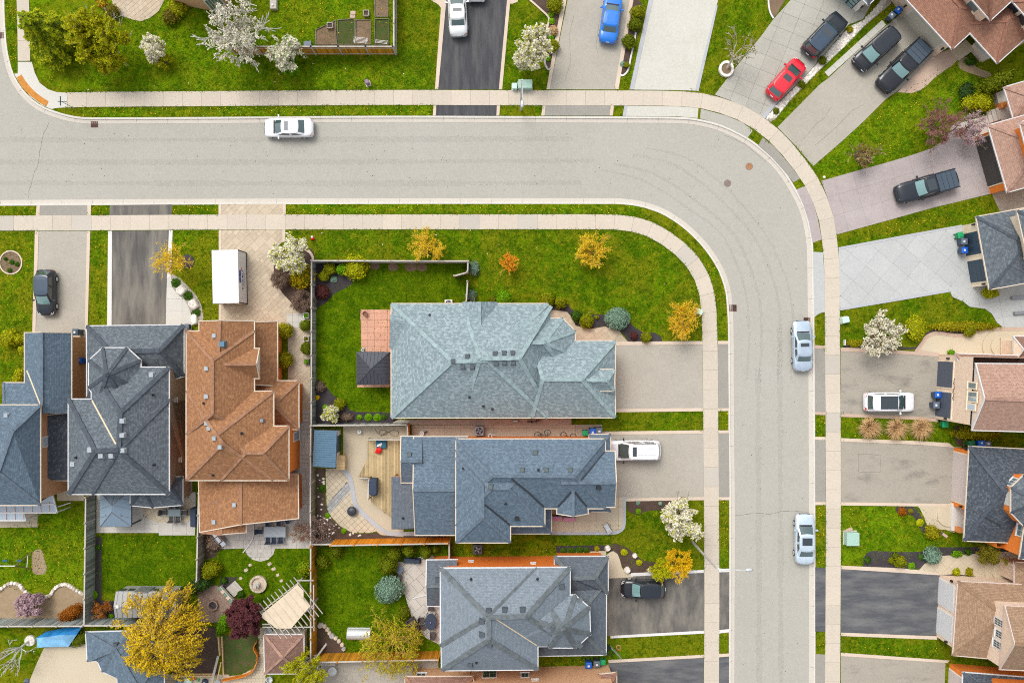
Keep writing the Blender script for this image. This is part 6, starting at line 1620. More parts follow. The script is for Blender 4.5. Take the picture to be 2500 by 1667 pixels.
for l,u,v,r,h_,lf,ry in (('green ball shrub at the dark mulch bed end',2277,1300,17,1.1,'leaf_yewgold',None),('blue green ball shrub at the flagged walk',2277,1358,21,1.3,'leaf_spruce',None),('largest golden shrub in the dark mulch bed',2199,1371,15,.9,'leaf_boxwood',None),('small golden shrub left of the largest one in the mulch bed',2176,1369,8,.5,'leaf_boxwood',None),('small golden shrub above the largest one in the mulch bed',2188,1358,9,.5,'leaf_cedar',None),('small green shrub at the left end of the mulch bed',2119,1367,8,.4,'leaf_green',None),('orange flowering shrub on the lawn edge bed',2204,1249,11,.5,'leaf_rust',None),('golden hedge along the gabled house',2392,1058,56,1.3,'leaf_yewgold',18),('long yellow green hedge below the blue grey walk',2350,797,85,.8,'leaf_yewgold',11),('round yellow green shrub in the hedge row',2368,805,16,.9,'leaf_boxwood',None),('lime shrub right of the wide blossom tree',2236,800,24,1.2,'leaf_lime',30),('golden shrub under the wide blossom tree',2182,843,12,.6,'leaf_boxwood',None),('low flowering shrub left of the wide blossom tree',2090,838,26,.35,'leaf_yewgold',9),('bright green shrub at the grey garage corner',2418,715,20,.9,'leaf_lime',14),('yellow green bush beside the porch at the right edge',2400,246,25,1.3,'leaf_lime',None),('small yellow green bush beside the porch bush',2366,252,18,1.0,'leaf_lime',None),('green plant in the corner bed of the gabled house',2323,862,8,.4,'leaf_bright',None),('green plant in the porch wall bed',2371,150,14,.6,'leaf_green',9),('two tone plant in the small dark bed, left',2336,1396,10,.4,'leaf_lime',None),('two tone plant in the small dark bed, right',2367,1396,10,.4,'leaf_yewgold',None),('bright plant in the narrow dark bed',2338,1352,14,.5,'leaf_bright',8),('plant at the end of the narrow dark bed',2365,1347,8,.5,'leaf_green',None)):
 shrub('garden_shrub',l,u,v,r,h_,lf,group=RG,ry=ry,size=.12,rough=.3)
shrub('cedar_tree','leaning green cedar at the right edge above the porch',2437,200,46,2.6,'leaf_cedar',ry=20,rot=.45,size=.14,rough=.35,cat='tree')
shrub('juniper','dark juniper on the lawn beside the leaning cedar',2360,225,20,.8,'leaf_dark',ry=24,size=.14,rough=.5)
tree('olive_tree','small olive brown tree above the curved steps',2417,1352,27,2.6,'leaf_olive','bark_grey',per=5,size=.1,stems=10,trunk=.6)
for i,(u,v,l) in enumerate(((2116,1040,'straw coloured grass clump nearest the sidewalk'),(2181,1042,'middle straw coloured grass clump of the row'),(2241,1042,'straw coloured grass clump nearest the garage'))):
 tuft('grass_clump',l,u,v,31,1.0,'straw',420,'ornamental grass clumps in a row',dirx=.25,diry=-.2)
LS = 'shrubs at the left edge garden'
for l,u,v,r,h_ in (('clipped square shrub beside the left garage roof',46,828,12,.9),('round green shrub on the left edge lawn',20,825,22,1.2),('green shrub below the square one beside the garage',54,855,10,.8),('green shrub at the inner corner of the left garage',47,912,13,.8),('lower green shrub at the left garage corner',42,926,14,.8)):
 shrub('garden_shrub',l,u,v,r,h_,'leaf_lime',group=LS,size=.12,rough=.3)
shrub('juniper','green juniper behind the blue tarp',190,1562,24,.8,'leaf_cedar',ry=14,rot=.5,size=.12,rough=.5)
for l,u,v,r in (('olive shrub beside the round top patio, left',270,28,18),('olive shrub beside the round top patio, right',415,40,20),('green shrub at the top house corner',432,20,22)):
 shrub('garden_shrub',l,u,v,r,1.0,'leaf_olive' if 'olive' in l else 'leaf_lime',group='shrubs at the top left house',size=.13,rough=.5)
shrub('flower_shrub','orange flowering shrub left of the round top patio',248,8,12,.5,'leaf_lime',size=.12,rough=.4,leaf2='orange_flower',frac2=.4)
# perennials
for u,v,r,lf,l in ((878,1018,6,'leaf_bright','small green perennial in the lower fenced bed, left'),(900,1018,9,'leaf_bright','largest green perennial in the lower fenced bed'),(921,1019,9,'leaf_bright','green perennial right of the largest one in the fenced bed'),(938,1017,7,'leaf_green','green perennial at the right end of the fenced bed'),(815,682,8,'leaf_spruce','blue green perennial in the fenced corner bed'),(795,995,7,'leaf_bright','green perennial left of the cream blossom shrub'),(775,970,5,'leaf_gold','yellow perennial at the fence'),(430,690,11,'leaf_green','dark green clump above the first boulder'),(460,722,11,'leaf_green','dark green clump between the two boulders'),(479,763,11,'leaf_green','dark green clump below the second boulder'),(1345,37,6,'leaf_bright','green perennial in the bed at the top'),(1347,53,7,'leaf_bright','second green perennial in the bed at the top'),(1346,92,7,'leaf_bright','green perennial beside the straw shrub'),(1338,144,6,'leaf_bright','green perennial at the blossom tree foot'),(1520,158,6,'leaf_spruce','blue green perennial in the white edged bed'),(1558,1247,6,'leaf_bright','green perennial in the bed below the minivan'),(1557,1227,4,'leaf_spruce','tiny blue green perennial in the bed below the minivan'),(1523,1347,8,'leaf_lime','lime perennial among the boulders'),(1560,1372,7,'leaf_lime','lime perennial beside the dry grass'),(1457,1338,6,'leaf_yewgold','yellow perennial in the dark side bed'),(2224,1380,8,'leaf_bright','bright green perennial at the mulch bed end'),(2248,1358,7,'leaf_green','green perennial beside the blue green ball shrub'),(2245,1275,9,'leaf_lime','lime perennial at the tan walk edge'),(2222,1247,6,'leaf_olive','pale perennial right of the orange one'),(230,1450,10,'leaf_bright','bright green plant along the grey fence'),(240,1335,6,'leaf_green','small plant in the narrow bed beside the grey fence'),(272,1503,6,'leaf_bright','bright plant below the grey shed'),(787,1192,9,'leaf_green','green plant in the stony bed by the fence'),(800,1258,6,'leaf_bright','bright plant at the paver patio edge'),(840,1295,6,'leaf_bright','bright plant below the paver patio'),(30,640,5,'leaf_green','plant in the ring bed at left, upper'),(15,632,4,'leaf_green','plant in the ring bed at left, side'),(43,645,5,'leaf_green','plant in the ring bed at left, right one'),(25,660,5,'leaf_green','plant in the ring bed at left, lower'),(1375,1343,7,'leaf_green','dark plant in the side bed, left'),(1395,1345,10,'leaf_green','dark plant in the side bed, middle'),(1415,1342,9,'leaf_green','dark plant in the side bed, larger'),(1432,1343,7,'leaf_green','dark plant in the side bed, right')):
 perennial(u,v,r,lf,l)
# grass tussocks that roughen the lawns, and dandelions
def scatter(polys,dens,seed,avoid=()):
 rg = random.Random(seed); pts = []
 for poly,d in polys:
  pw = W(poly); a = area(pw)
  x0,x1 = min(q[0] for q in pw),max(q[0] for q in pw); y0,y1 = min(q[1] for q in pw),max(q[1] for q in pw); n = int(a * d * dens); k = t = 0
  while k < n and t < n * 20:
   t += 1; x,y = rg.uniform(x0,x1),rg.uniform(y0,y1)
   if inside((x,y),pw): pts.append((x,y)); k += 1
 return pts
VERGE = [[(200,264),(520,262),(820,260),(1055,259),(1055,281),(820,282),(520,284),(200,284)],[(18,0),(38,0),(43,150),(40,170),(24,140)],[(0,505),(86,505),(86,525),(0,525)],[(224,502),(265,502),(265,524),(224,524)],[(422,501),(532,500),(532,522),(422,523)],[(700,500),(1500,500),(1560,508),(1540,525),(1400,521),(700,522)],[(1757,1006),(1777,1006),(1777,1048),(1757,1048)],[(1992,1015),(2013,1015),(2013,1063),(1992,1063)],[(1992,1236),(2013,1236),(2013,1380),(1992,1380)],[(1760,1225),(1778,1225),(1778,1385),(1760,1385)],[(1993,1548),(2012,1548),(2012,1590),(1993,1590)],[(1720,640),(1742,690),(1752,760),(1774,800),(1768,720),(1740,640)]]
LAWNS = [([(630,150),(980,140),(1060,215),(640,220)],.1),([(660,0),(950,0),(950,70),(800,95),(680,90)],1.6),([(0,570),(80,570),(75,820),(0,800)],1.8),([(225,570),(262,570),(258,780),(215,780)],2.2),([(425,570),(530,570),(530,790),(500,760),(430,640)],1.0),([(2050,585),(2300,510),(2400,480),(2380,520),(2060,600)],3.5),([(2060,610),(2200,580),(2060,603)],4),([(2040,390),(2170,250),(2260,240),(2180,380),(2060,420)],1.8),([(2060,1240),(2200,1240),(2240,1330),(2060,1330)],.9),([(2060,1040),(2060,1066),(2330,1080),(2330,1050)],1.4),([(2060,1560),(2290,1575),(2300,1600),(2060,1588)],.9),([(0,1290),(200,1260),(200,1420),(120,1450),(0,1430)],1.1),([(240,1310),(470,1310),(470,1410),(240,1410)],.5),([(1730,1010),(1720,1045),(1500,1045),(1500,1012)],.2),([(60,150),(300,190),(300,222),(140,218)],.6),([(1900,300),(2000,210),(2010,200),(1905,300)],2.5)]
def flowers(pts,mat,name,label,r=.045,seed=5):
 rg = random.Random(seed); m = MB()
 for x,y in pts:
  rr = r * rg.uniform(.6,1.3); m.lathe((x,y,.0),[(rr * .5,.0),(rr,.05),(rr * .6,.075)],6)
 tag(m.build(name,mat),label,'flowers',kind='stuff')
flowers(scatter([(p,4.5) for p in VERGE] + LAWNS,1.0,31),'yellow_flower','dandelions','yellow dandelions sprinkled over the lawns and verges')
flowers(scatter([([(640,150),(1050,150),(1050,215),(640,215)],.12),([(60,140),(480,190),(480,220),(150,220)],.1),([(780,560),(1650,560),(1700,700),(1650,760),(1180,690),(1150,630),(780,620)],.05)],1.0,32),'white_flower','daisies','scattered white specks on the lawns',r=.05)
BLADES = [[(60,150),(300,230),(1060,218),(1065,120),(970,140),(570,140),(440,40),(160,40)],[(600,0),(960,0),(960,110),(600,110)],[(980,-20),(1065,-20),(1072,30),(1060,215),(980,218)],[(700,562),(1520,560),(1610,590),(1700,690),(1714,828),(1560,805),(1420,740),(1160,735),(1150,630),(775,625)],[(776,720),(800,690),(860,690),(1130,650),(1138,738),(955,738),(950,1010),(880,1005),(800,930)],[(0,565),(85,565),(78,930),(0,930)],[(222,566),(263,566),(258,790),(214,790)],[(424,565),(533,565),(533,785),(495,780),(430,640)],[(0,1292),(205,1225),(205,1430),(0,1440)],[(238,1308),(490,1308),(480,1430),(236,1430)],[(500,1345),(740,1345),(740,1440),(640,1470),(560,1420)],[(776,1335),(1000,1350),(985,1560),(776,1560)],[(1340,1305),(1716,1225),(1716,1390),(1540,1390),(1520,1340),(1340,1335)],[(1500,1006),(1716,1004),(1716,1050),(1450,1050)],[(1490,1558),(1717,1546),(1717,1596),(1490,1608)],[(2053,1234),(2250,1236),(2340,1310),(2340,1350),(2053,1378)],[(2053,1018),(2290,1030),(2330,1080),(2053,1068)],[(2053,1552),(2290,1562),(2320,1608),(2053,1592)],[(2053,760),(2330,715),(2430,785),(2280,800),(2053,845)],[(2050,585),(2280,510),(2420,478),(2400,535),(2050,604)],[(1990,405),(2190,230),(2330,150),(2400,230),(2320,300),(2160,396),(2008,440)],[(1246,12),(1310,20),(1335,60),(1330,215),(1228,215)],[(1752,15),(1880,0),(1885,48),(1748,230),(1705,222)],[(1549,120),(1570,0),(1585,0),(1536,216),(1512,216)]]
def blades(polys,dens,seed):
 rg = random.Random(seed); m = MB()
 for x,y in scatter([(p,1.0) for p in polys],dens,seed):
  a = rg.uniform(0,6.28); h_ = rg.uniform(.05,.12); w = rg.uniform(.03,.07); d = Vector((cos(a),sin(a),0)); s_ = Vector((-sin(a),cos(a),0)) * w
  p = Vector((x,y,0)); q = p + d * h_ * 1.1 + Vector((0,0,h_))
  m.face([p - s_,p + s_,q])
 tag(m.build('grass_tussocks',['grass_blade']),'tufts of grass standing up from the lawns','grass',kind='stuff')
blades(BLADES + VERGE,26,77)

# ragged grass edges along the walks
def fringe(lines,dens,seed):
 rg = random.Random(seed); m = MB()
 for ln,off in lines:
  fine = [Vector((*q,0)) for q in smooth_line(W(ln),6)]; L = sum((b - a).length for a,b in zip(fine,fine[1:])); nn = normals2(fine); st = resample(fine,.4)
  nr = normals2(st)
  for q,n_ in zip(st,nr):
   if abs(q.x) > 53 or abs(q.y) > 36: continue
   c = q + Vector((n_.x,n_.y,0)) * off
   if any(inside((c.x,c.y),pl) for pl in PAVED): continue
   lump = rg.random() ** 2
   for k in range(int(dens * .4 * (.4 + 1.6 * lump))):
    p = c + Vector((rg.uniform(-.22,.22),rg.uniform(-.22,.22),.03)); p -= Vector((n_.x,n_.y,0)) * 0; a = rg.uniform(0,6.28); h_ = rg.uniform(.05,.11); w = rg.uniform(.02,.05)
    d = Vector((cos(a),sin(a),0)); s_ = Vector((-sin(a),cos(a),0)) * w; m.face([p - s_,p + s_,p + d * h_ + Vector((0,0,h_ * .8))])
 tag(m.build('grass_fringe','grass_blade'),'ragged grass creeping over the sidewalk edges','grass',kind='stuff')
fringe([(SWT,-.12),(SWT,1.58),(SWI,.12),(SWI,-1.58)],30,5)
# ------------------------------------------------------------------ garden beds
bed([(1287,-10),(1372,-10),(1362,105),(1352,150),(1346,168),(1334,172),(1329,150),(1331,120),(1338,75),(1338,48),(1318,24),(1300,8)],'mulch','brown mulch bed beside the beige driveway at the top')
bed([(1540,5),(1566,8),(1564,60),(1550,110),(1541,150),(1534,176),(1520,184),(1514,178),(1522,140),(1532,70)],'mulch','narrow mulch bed with white edging right of the blue sedan')
bed([(1880,-20),(1925,-20),(1905,20),(1888,44),(1878,30),(1876,8)],'soil','brown bed with a white rim at the top')
gb = bed([(1867,293),(1895,257),(1965,187),(1990,160),(2056,84),(2072,66),(2107,50),(2125,40),(2150,0),(2180,-20),(2175,10),(2110,65),(2061,116),(2000,173),(1934,240),(1893,291),(1880,300)],'gravel','white gravel bed beside the red hatchback',smooth=False)
pebble('stone_white','white_gravel',[(1870,292),(1895,260),(1965,190),(1990,163),(2056,87),(2072,69),(2107,53),(2150,5),(2165,0),(2150,25),(2110,62),(2061,113),(2000,170),(1934,237),(1893,288)],1900,0.11,label='white pebbles covering the gravel bed')
bed([(772,645),(850,646),(862,655),(868,680),(850,700),(820,715),(800,735),(785,745),(772,745)],'mulch_black','dark mulch bed in the fenced corner')
bed([(773,930),(792,940),(805,955),(820,970),(838,975),(850,995),(870,1005),(955,1008),(955,1032),(773,1032)],'mulch_black','dark mulch bed along the lower inner fence')
for i,(u,v,r) in enumerate(((915,650,11),(960,652,12),(1003,652,14),(1030,653,12))): bed([(u + r * cos(a) * 1.1,v + r * .8 * sin(a)) for a in [k * pi / 4 for k in range(8)]],'soil',['bare soil ring by the upper fence, first','bare soil ring by the upper fence, second','bare soil ring by the upper fence, third','bare soil ring by the upper fence, fourth'][i])
bed([(1320,750),(1350,742),(1385,740),(1395,755),(1420,768),(1470,768),(1500,765),(1530,778),(1545,795),(1570,812),(1598,812),(1614,822),(1616,833),(1534,834),(1520,812),(1500,806),(1478,796),(1440,802),(1405,794),(1390,768),(1360,756),(1330,757)],'mulch_black','dark mulch bed with ball shrubs along the tan walk',smooth=False)
bed([(668,640),(690,600),(715,585),(745,600),(765,615),(772,640),(770,760),(725,752),(690,716),(670,680)],'mulch','brown mulch bed under the driveway blossom tree',smooth=False)
bed([(420,668),(440,680),(460,700),(480,722),(492,745),(497,775),(494,785),(470,785),(463,754),(450,731),(430,714),(421,700)],'gravel','pebbly bed with three boulders',smooth=False)
rb = bed([(27 + 27 * cos(a),641 + 28 * sin(a)) for a in [k * pi / 8 for k in range(16)]],'soil','round soil bed at the left edge',smooth=False)
bed([(1531,1226),(1550,1222),(1620,1222),(1655,1224),(1640,1240),(1600,1245),(1575,1248),(1560,1256),(1545,1252),(1533,1244)],'mulch','reddish mulch bed below the minivan driveway')
bed([(1480,1333),(1500,1325),(1530,1335),(1555,1355),(1570,1368),(1600,1372),(1620,1375),(1630,1395),(1590,1398),(1545,1402),(1527,1396),(1518,1380),(1512,1360),(1500,1345)],'mulch','brown mulch bed with four white boulders',smooth=False)
bed([(1355,1332),(1480,1330),(1498,1344),(1482,1347),(1360,1350)],'mulch_black','dark narrow bed along the pale side path',smooth=False)
bed([(772,1143),(793,1143),(795,1240),(810,1265),(832,1287),(862,1302),(905,1302),(930,1296),(960,1306),(1090,1306),(1090,1314),(772,1318)],'mulch','stony brown bed along the fence behind the paver patio',smooth=False)
pebble('stone_white','bed_stones',[(775,1150),(792,1150),(796,1240),(832,1292),(905,1305),(905,1310),(775,1312)],40,0.12,label='scattered white stones in the brown bed',cat='stones')
bed([(774,1520),(790,1522),(800,1545),(815,1552),(838,1572),(842,1592),(774,1594)],'mulch','brown bed in the amber fence corner',smooth=False)
bed([(2188,1238),(2232,1238),(2245,1252),(2258,1282),(2262,1298),(2254,1300),(2240,1280),(2228,1258),(2195,1254)],'mulch_black','dark mulch bed at the pale tan walk')
bed([(2108,1362),(2115,1350),(2130,1344),(2200,1347),(2250,1346),(2262,1338),(2290,1335),(2400,1335),(2500,1338),(2500,1350),(2400,1350),(2300,1356),(2262,1370),(2250,1386),(2240,1388),(2108,1382)],'mulch_black','long dark mulch bed above the sealed driveway',smooth=False)
bed([(2303,1402),(2320,1392),(2345,1389),(2375,1392),(2395,1405),(2360,1407),(2310,1404)],'mulch_black','small dark bed beside the white garage',smooth=False)
bed([(2060,832),(2120,832),(2160,845),(2235,848),(2250,832),(2262,812),(2285,802),(2430,800),(2420,806),(2375,811),(2345,817),(2290,811),(2262,821),(2238,853),(2060,850)],'mulch_black','dark bed under the wide blossom tree and hedge',smooth=False)
bed([(2446,730),(2462,727),(2468,770),(2460,770),(2450,758)],'mulch','small planted pocket in the blue grey walk',smooth=False)
bed([(2310,870),(2314,860),(2325,856),(2338,862),(2338,870)],'mulch_black','tiny corner bed at the gabled house',smooth=False)
bed([(2342,150),(2360,140),(2385,165),(2420,180),(2410,190),(2395,188),(2350,172),(2340,160)],'dry_soil','sandy bed round the porch wall',smooth=True)
bed([(2330,1040),(2348,1040),(2352,1090),(2332,1085)],'mulch','brown strip at the bins of the navy roofed house',smooth=False)
bed([(2085,375),(2100,365),(2125,370),(2128,395),(2110,402),(2090,395)],'mulch','mulch ring of the bare shrubby tree')
sb = bed([(-60,1440),(0,1432),(20,1424),(40,1422),(52,1428),(62,1440),(75,1452),(100,1454),(122,1452),(132,1440),(145,1428),(162,1424),(180,1434),(203,1448),(208,1512),(-60,1512)],'dry_soil','scalloped dry bed at the lower left',smooth=False)
bed([(79,1350),(92,1340),(104,1345),(110,1370),(115,1385),(108,1400),(92,1402),(80,1395),(78,1370)],'dry_soil','oval bare patch on the left lawn')
bed([(234,1310),(248,1310),(248,1465),(280,1467),(285,1510),(232,1510)],'mulch_black','narrow dark bed beside the tall grey fence',smooth=False)
bed([(430,1530),(532,1530),(532,1645),(420,1645)],'mulch','shaded earth bed right of the golden willow',smooth=False)
bed([(545,1550),(632,1550),(632,1600),(620,1625),(600,1640),(548,1648)],'patchy','patchy soil plot behind the orange netting',smooth=False)
bed([(500,1303),(535,1303),(538,1338),(525,1360),(500,1365)],'mulch','brown bed beside the steel barbecue',smooth=False)
bed([(540,1408),(580,1408),(560,1440),(535,1430)],'mulch_black','dark bed above the brown octagonal patio',smooth=False)
bed([(800,1600),(1070,1600),(1070,1720),(780,1720),(770,1650)],'gravel','stony ground below the lower amber fence',smooth=False)
for i,(pl,l) in enumerate(((( (771,75),(820,52),(822,110),(771,110)),'square soil plot with a pale rim at the top fence'),(((826,50),(866,48),(866,110),(823,110)),'tall soil plot with pale rails'),(((870,50),(905,50),(905,110),(868,110)),'weedy soil plot beside the lattice'),(((916,48),(950,48),(950,110),(914,110)),'right soil plot by the fence corner'),(((915,-10),(948,-10),(948,42),(915,42)),'upper soil plot by the fence corner'))):
 b_ = bed(list(pl),'soil' if i % 2 == 0 else 'patchy',l,z=.03,smooth=False)
 for a,c in zip(pl,pl[1:] + pl[:1]):
  A,B = P(*a),P(*c); mid = (A + B) / 2; MB().box((mid.x,mid.y,.07),((B - A).length,.035,.14),atan2((B - A).y,(B - A).x)).build('bed_rail','wood_greybrown',b_)
ribbon('bed_edging',[(1287,-5),(1302,8),(1320,24),(1339,43),(1338,60),(1333,80),(1331,100)],.18,.07,'edging',None); tag(bpy.data.objects['bed_edging'],'pale stone edging of the brown bed at the top','edging',kind='structure')
ribbon('bed_edging',[(1329,140),(1331,158),(1338,170),(1344,168)],.2,.07,'stone_grey',None); tag(bpy.data.objects['bed_edging.001'],'stone edging at the lower bed tip','edging',kind='structure')
ribbon('bed_edging',[(1552,80),(1548,105),(1540,140),(1533,172),(1521,185),(1514,182)],.16,.07,'edging_white',None); tag(bpy.data.objects['bed_edging.002'],'white edging of the narrow mulch bed','edging',kind='structure')
ribbon('bed_edging',[(1875,-20),(1876,10),(1880,32),(1888,46)],.16,.07,'edging_white',None); tag(bpy.data.objects['bed_edging.003'],'white rim of the brown bed at the top','edging',kind='structure')
ribbon('bed_edging',[(745,608),(757,616),(764,628),(764,636)],.25,.1,'edging',None); tag(bpy.data.objects['bed_edging.004'],'pale edging at the fence corner bed','edging',kind='structure')
ribbon('bed_edging',[(27 + 27 * cos(a),641 + 28 * sin(a)) for a in [k * pi / 12 for k in range(25)]],.13,.08,'edging',None); tag(bpy.data.objects['bed_edging.005'],'pale ring round the soil bed at the left','edging',kind='structure')

# stones and boulders
def boulder(u,v,r,mat,label,ry=None,rot=0.0,h=.4,group='garden boulders',seed=1):
 rg = random.Random(int(u * 3 + v)); c = P(u,v); R = r / PXM; Ry = (ry or r) / PXM; n = 9; m = MB(); vs = []
 for k,(s_,z) in enumerate(((1.0,-.02),(1.04,h * .35),(.92,h * .8),(.72,h))):
  for j in range(n):
   a = 2 * pi * j / n; q = (abs(cos(a)) ** 4 + abs(sin(a)) ** 4) ** -.25; w = s_ * q * rg.uniform(.9,1.08)
   vs.append((cos(a) * R * w * .85,sin(a) * Ry * w * .85,z + rg.uniform(-.03,.03) * (k > 1)))
 m.add(vs,[(i * n + j,i * n + (j + 1) % n,(i + 1) * n + (j + 1) % n,(i + 1) * n + j) for i in range(3) for j in range(n)] + [tuple(3 * n + j for j in range(n))])
 o = m.build('boulder',mat,None,local=1); o.location = (c.x,c.y,0); o.rotation_euler = (0,0,rot); WLOC[o.name] = Vector((c.x,c.y,0))
 return tag(o,label,'boulder',group)
boulder(444,709,14,'stone_white','flat white boulder nearest the street by the curved path',13,.75)
boulder(474,744,13,'stone_white','second flat white boulder by the curved path',15,.5)
boulder(476,780,9,'stone_white','long white boulder at the brown roof corner',16,.1)
for l,u,v,r in (('white boulder at the end of the dark side bed',1483,1337,8),('white boulder beside the lime perennial',1549,1355,7),('white boulder at the curved walk edge',1531,1390,9),('white boulder beside the yellow green shrub',1585,1390,6)): boulder(u,v,r,'stone_white',l,None,.6)
for i,(u,v) in enumerate(((783,1525),(793,1527),(800,1535),(805,1543),(811,1551),(820,1556),(828,1563),(836,1572),(840,1582))): boulder(u,v,6 if i not in (0,4) else 8,'stone_grey' if i in (0,4,8) else 'stone_tan','edging stone of the brown bed in the amber fence corner',None,i * .5,.28,'edging stones of the amber fence corner bed')
for i,(u,v) in enumerate([(q[0],q[1]) for q in smooth_line([(0,1440),(22,1424),(45,1425),(58,1438),(75,1453),(100,1456),(122,1453),(133,1438),(148,1427),(165,1426),(182,1436),(202,1448)],3)]): boulder(u,v,5,'stone_white' if i % 3 else 'stone_tan','pale edging stone along the scalloped dry bed',None,i * .7,.22,'edging stones of the scalloped bed')
for l,u,v,r in (('stepping stone nearest the rounded patio bay on its left',611,1379,5),('middle stepping stone left of the fountain',601,1391,6),('lowest stepping stone left of the fountain',588,1411,5),('stepping stone nearest the rounded patio bay on its right',658,1376,6),('second stepping stone right of the fountain',668,1388,6),('third stepping stone right of the fountain',678,1403,5),('lowest stepping stone right of the fountain',687,1417,5)): boulder(u,v,r,'stone_tan',l,r * .8,.4,.06,'stepping stones on the lawn')

# ------------------------------------------------------------------ fences: plank by plank
PLANKS = {}
def fence(a,b,mat,label,h=1.8,post='wood_silver',pw=0.14,cap=True,wob=0.02,caps_dark=False,group='wooden yard fences'):
 A,B = P(*a),P(*b); d = (B - A); L = d.length; d.normalize(); ang = atan2(d.y,d.x); nrm = Vector((-d.y,d.x,0))
 root = thing('fence',label,'fence',tuple(A),0,group)
 key = (mat,h)
 if key not in PLANKS:
  PLANKS[key] = MB().box((0,0,h / 2),(pw,.022,h)).mesh('plank',mat)
 n = int(L / (pw + .012)); st = L / n
 for i in range(n):
  p = A + d * ((i + .5) * st) + nrm * (random.uniform(-wob,wob) * .5 + .045 * (1 if i % 2 else -1) * 0)
  o = link('plank',PLANKS[key],root,p + Vector((0,0,random.uniform(-.015,.005))),ang + random.uniform(-.03,.03))
 m = max(1,round(L / 2.4))
 for i in range(m + 1):
  p = A + d * (L * i / m) - nrm * .02
  pm = MB(); pm.box((p.x,p.y,(h + .12) / 2),(.12,.12,h + .12),ang); po = pm.build('post',post,root)
  MB().taper((p.x,p.y,h + .12),(.16,.16),(.05,.05),.08,ang).build('post_cap','black' if caps_dark else post,po)
 for z in (.35,h - .3):
  c = (A + B) / 2 - nrm * .05; MB().box((c.x,c.y,z),(L,.05,.09),ang).build('rail',post,root)
 if cap:
  c = (A + B) / 2; MB().box((c.x,c.y,h + .018),(L,.13,.032),ang).build('cap_board','wood_silver',root)
 return root
fence((772,641),(771,1034),'wood_grey','weathered grey fence along the left side of the fenced lawn')
fence((773,641),(1146,642),'wood_grey','weathered grey fence along the top of the fenced lawn')
fence((1145,642),(1144,667),'wood_grey','short grey fence piece above the open gate')
fence((1144,690),(1141,738),'wood_grey','short grey fence piece between open gate and teal roof')
fence((1142,669),(1112,677),'wood_greybrown','open wooden gate leaf swung into the fenced lawn',1.7)
fence((772,1034),(998,1032),'wood_grey','weathered grey fence along the bottom of the fenced lawn')
fence((1000,1034),(1001,1064),'wood_orange','short orange gate fence beside the blue grey wing',1.7)
fence((770,1036),(769,1240),'wood_greybrown','grey brown fence behind the blue roofed shed')
fence((769,1240),(770,1316),'wood_greybrown','grey brown fence piece under the mauve shrub')
fence((771,1317),(820,1317),'wood_greybrown','short grey fence piece left of the orange fence')
fence((820,1316),(1098,1311),'wood_orange','bright orange stained fence between two back yards',2.4,post='wood_orange')
fence((1100,1312),(1100,1352),'wood_greybrown','short fence beside the air conditioner')
fence((773,1320),(773,1592),'wood_amber','amber stained fence running down beside the pergola',2.3,post='wood_amber')
fence((775,1594),(1075,1588),'wood_amber','amber stained fence along the lower yard',2.2,post='wood_amber')
fence((234,1205),(230,1508),'wood_grey','tall grey fence between the two lower left yards',1.85)
fence((-60,1509),(228,1508),'wood_grey','grey fence below the scalloped bed',2.2)
fence((232,1507),(470,1507),'wood_grey','grey fence below the plastic shed',2.2)
fence((502,1195),(497,1405),'wood_greybrown','leaning brown grey fence between slate and brown houses',1.75)
fence((578,134),(967,134),'wood_amber','amber board fence along the top back yard',2.15,caps_dark=True)
fence((968,132),(968,-40),'wood_grey','grey lattice side fence of the top back yard',1.8)
# woven lattice look for the last one is carried by its close planks

# ------------------------------------------------------------------ street furniture
def street_light(u,v,ang,h,arm,label):
 q = P(u,v); root = thing('street_light',label,'street light',(q.x,q.y,0),ang,'street lights')
 MB().tube([(0,0,-.05),(0,0,.3),(0,0,h)],[.15,.13,.075],12).build('pole','metal_light' if 0 else 'stone_grey',root,local=1)
 MB().tube([(0,0,h - .12),(arm * .3,0,h + .22),(arm * .8,0,h + .33),(arm,0,h + .33)],[.05,.045,.04,.035],8).build('arm','metal_light',root,local=1)
 m = MB(); m.lathe((arm + .28,0,h + .24),[(.10,0),(.17,.03),(.18,.10),(.12,.17),(.04,.2)],14,sx=2.0,sy=.95); lh = m.build('lamp_head','metal_light',root,local=True,smooth=True)
 MB().lathe((arm + .30,0,h + .19),[(.04,0),(.10,.02),(.11,.06)],12,sx=1.7).build('lens','offwhite',lh,local=1)
 MB().tube([(0,0,h * .55),(0,0,h * .55 + .05)],[.12,.12],10).build('clamp','metal_grey',root,local=1)
 return root
street_light(1272,268,D(-90),8.9,1.9,'concrete street light on the verge above the street')
street_light(1690.5,1322,D(0),9.3,2.4,'concrete street light beside the lower inner sidewalk')
def box_util(u,v,w,d,h,mat,label,rot=0.0,name='utility_box',cat='utility box'):
 q = P(u,v,h * .5); o = thing(name,label,cat,(q.x,q.y,0),rot)
 MB().prism([(-w / 2 - .1,-d / 2 - .1),(w / 2 + .1,-d / 2 - .1),(w / 2 + .1,d / 2 + .1),(-w / 2 - .1,d / 2 + .1)],-.02,.06).build('base_pad','concrete_stone',o,local=1)
 MB().prism([(-w / 2,-d / 2),(w / 2,-d / 2),(w / 2,d / 2),(-w / 2,d / 2)],.05,h * .82,bevel=.03).build('cabinet',mat,o,local=1)
 MB().prism([(-w / 2 - .03,-d / 2 - .03),(w / 2 + .03,-d / 2 - .03),(w / 2 + .03,d / 2 + .03),(-w / 2 - .03,d / 2 + .03)],h * .78,h,bevel=.04).build('lid',mat,o,local=1)
 MB().box((0,-d / 2 - .02,h * .5),(.05,.03,.14)).build('handle','metal_grey',o,local=1); return o
box_util(1282,208,1.28,.8,.8,'util_green','green transformer box behind the upper street light')
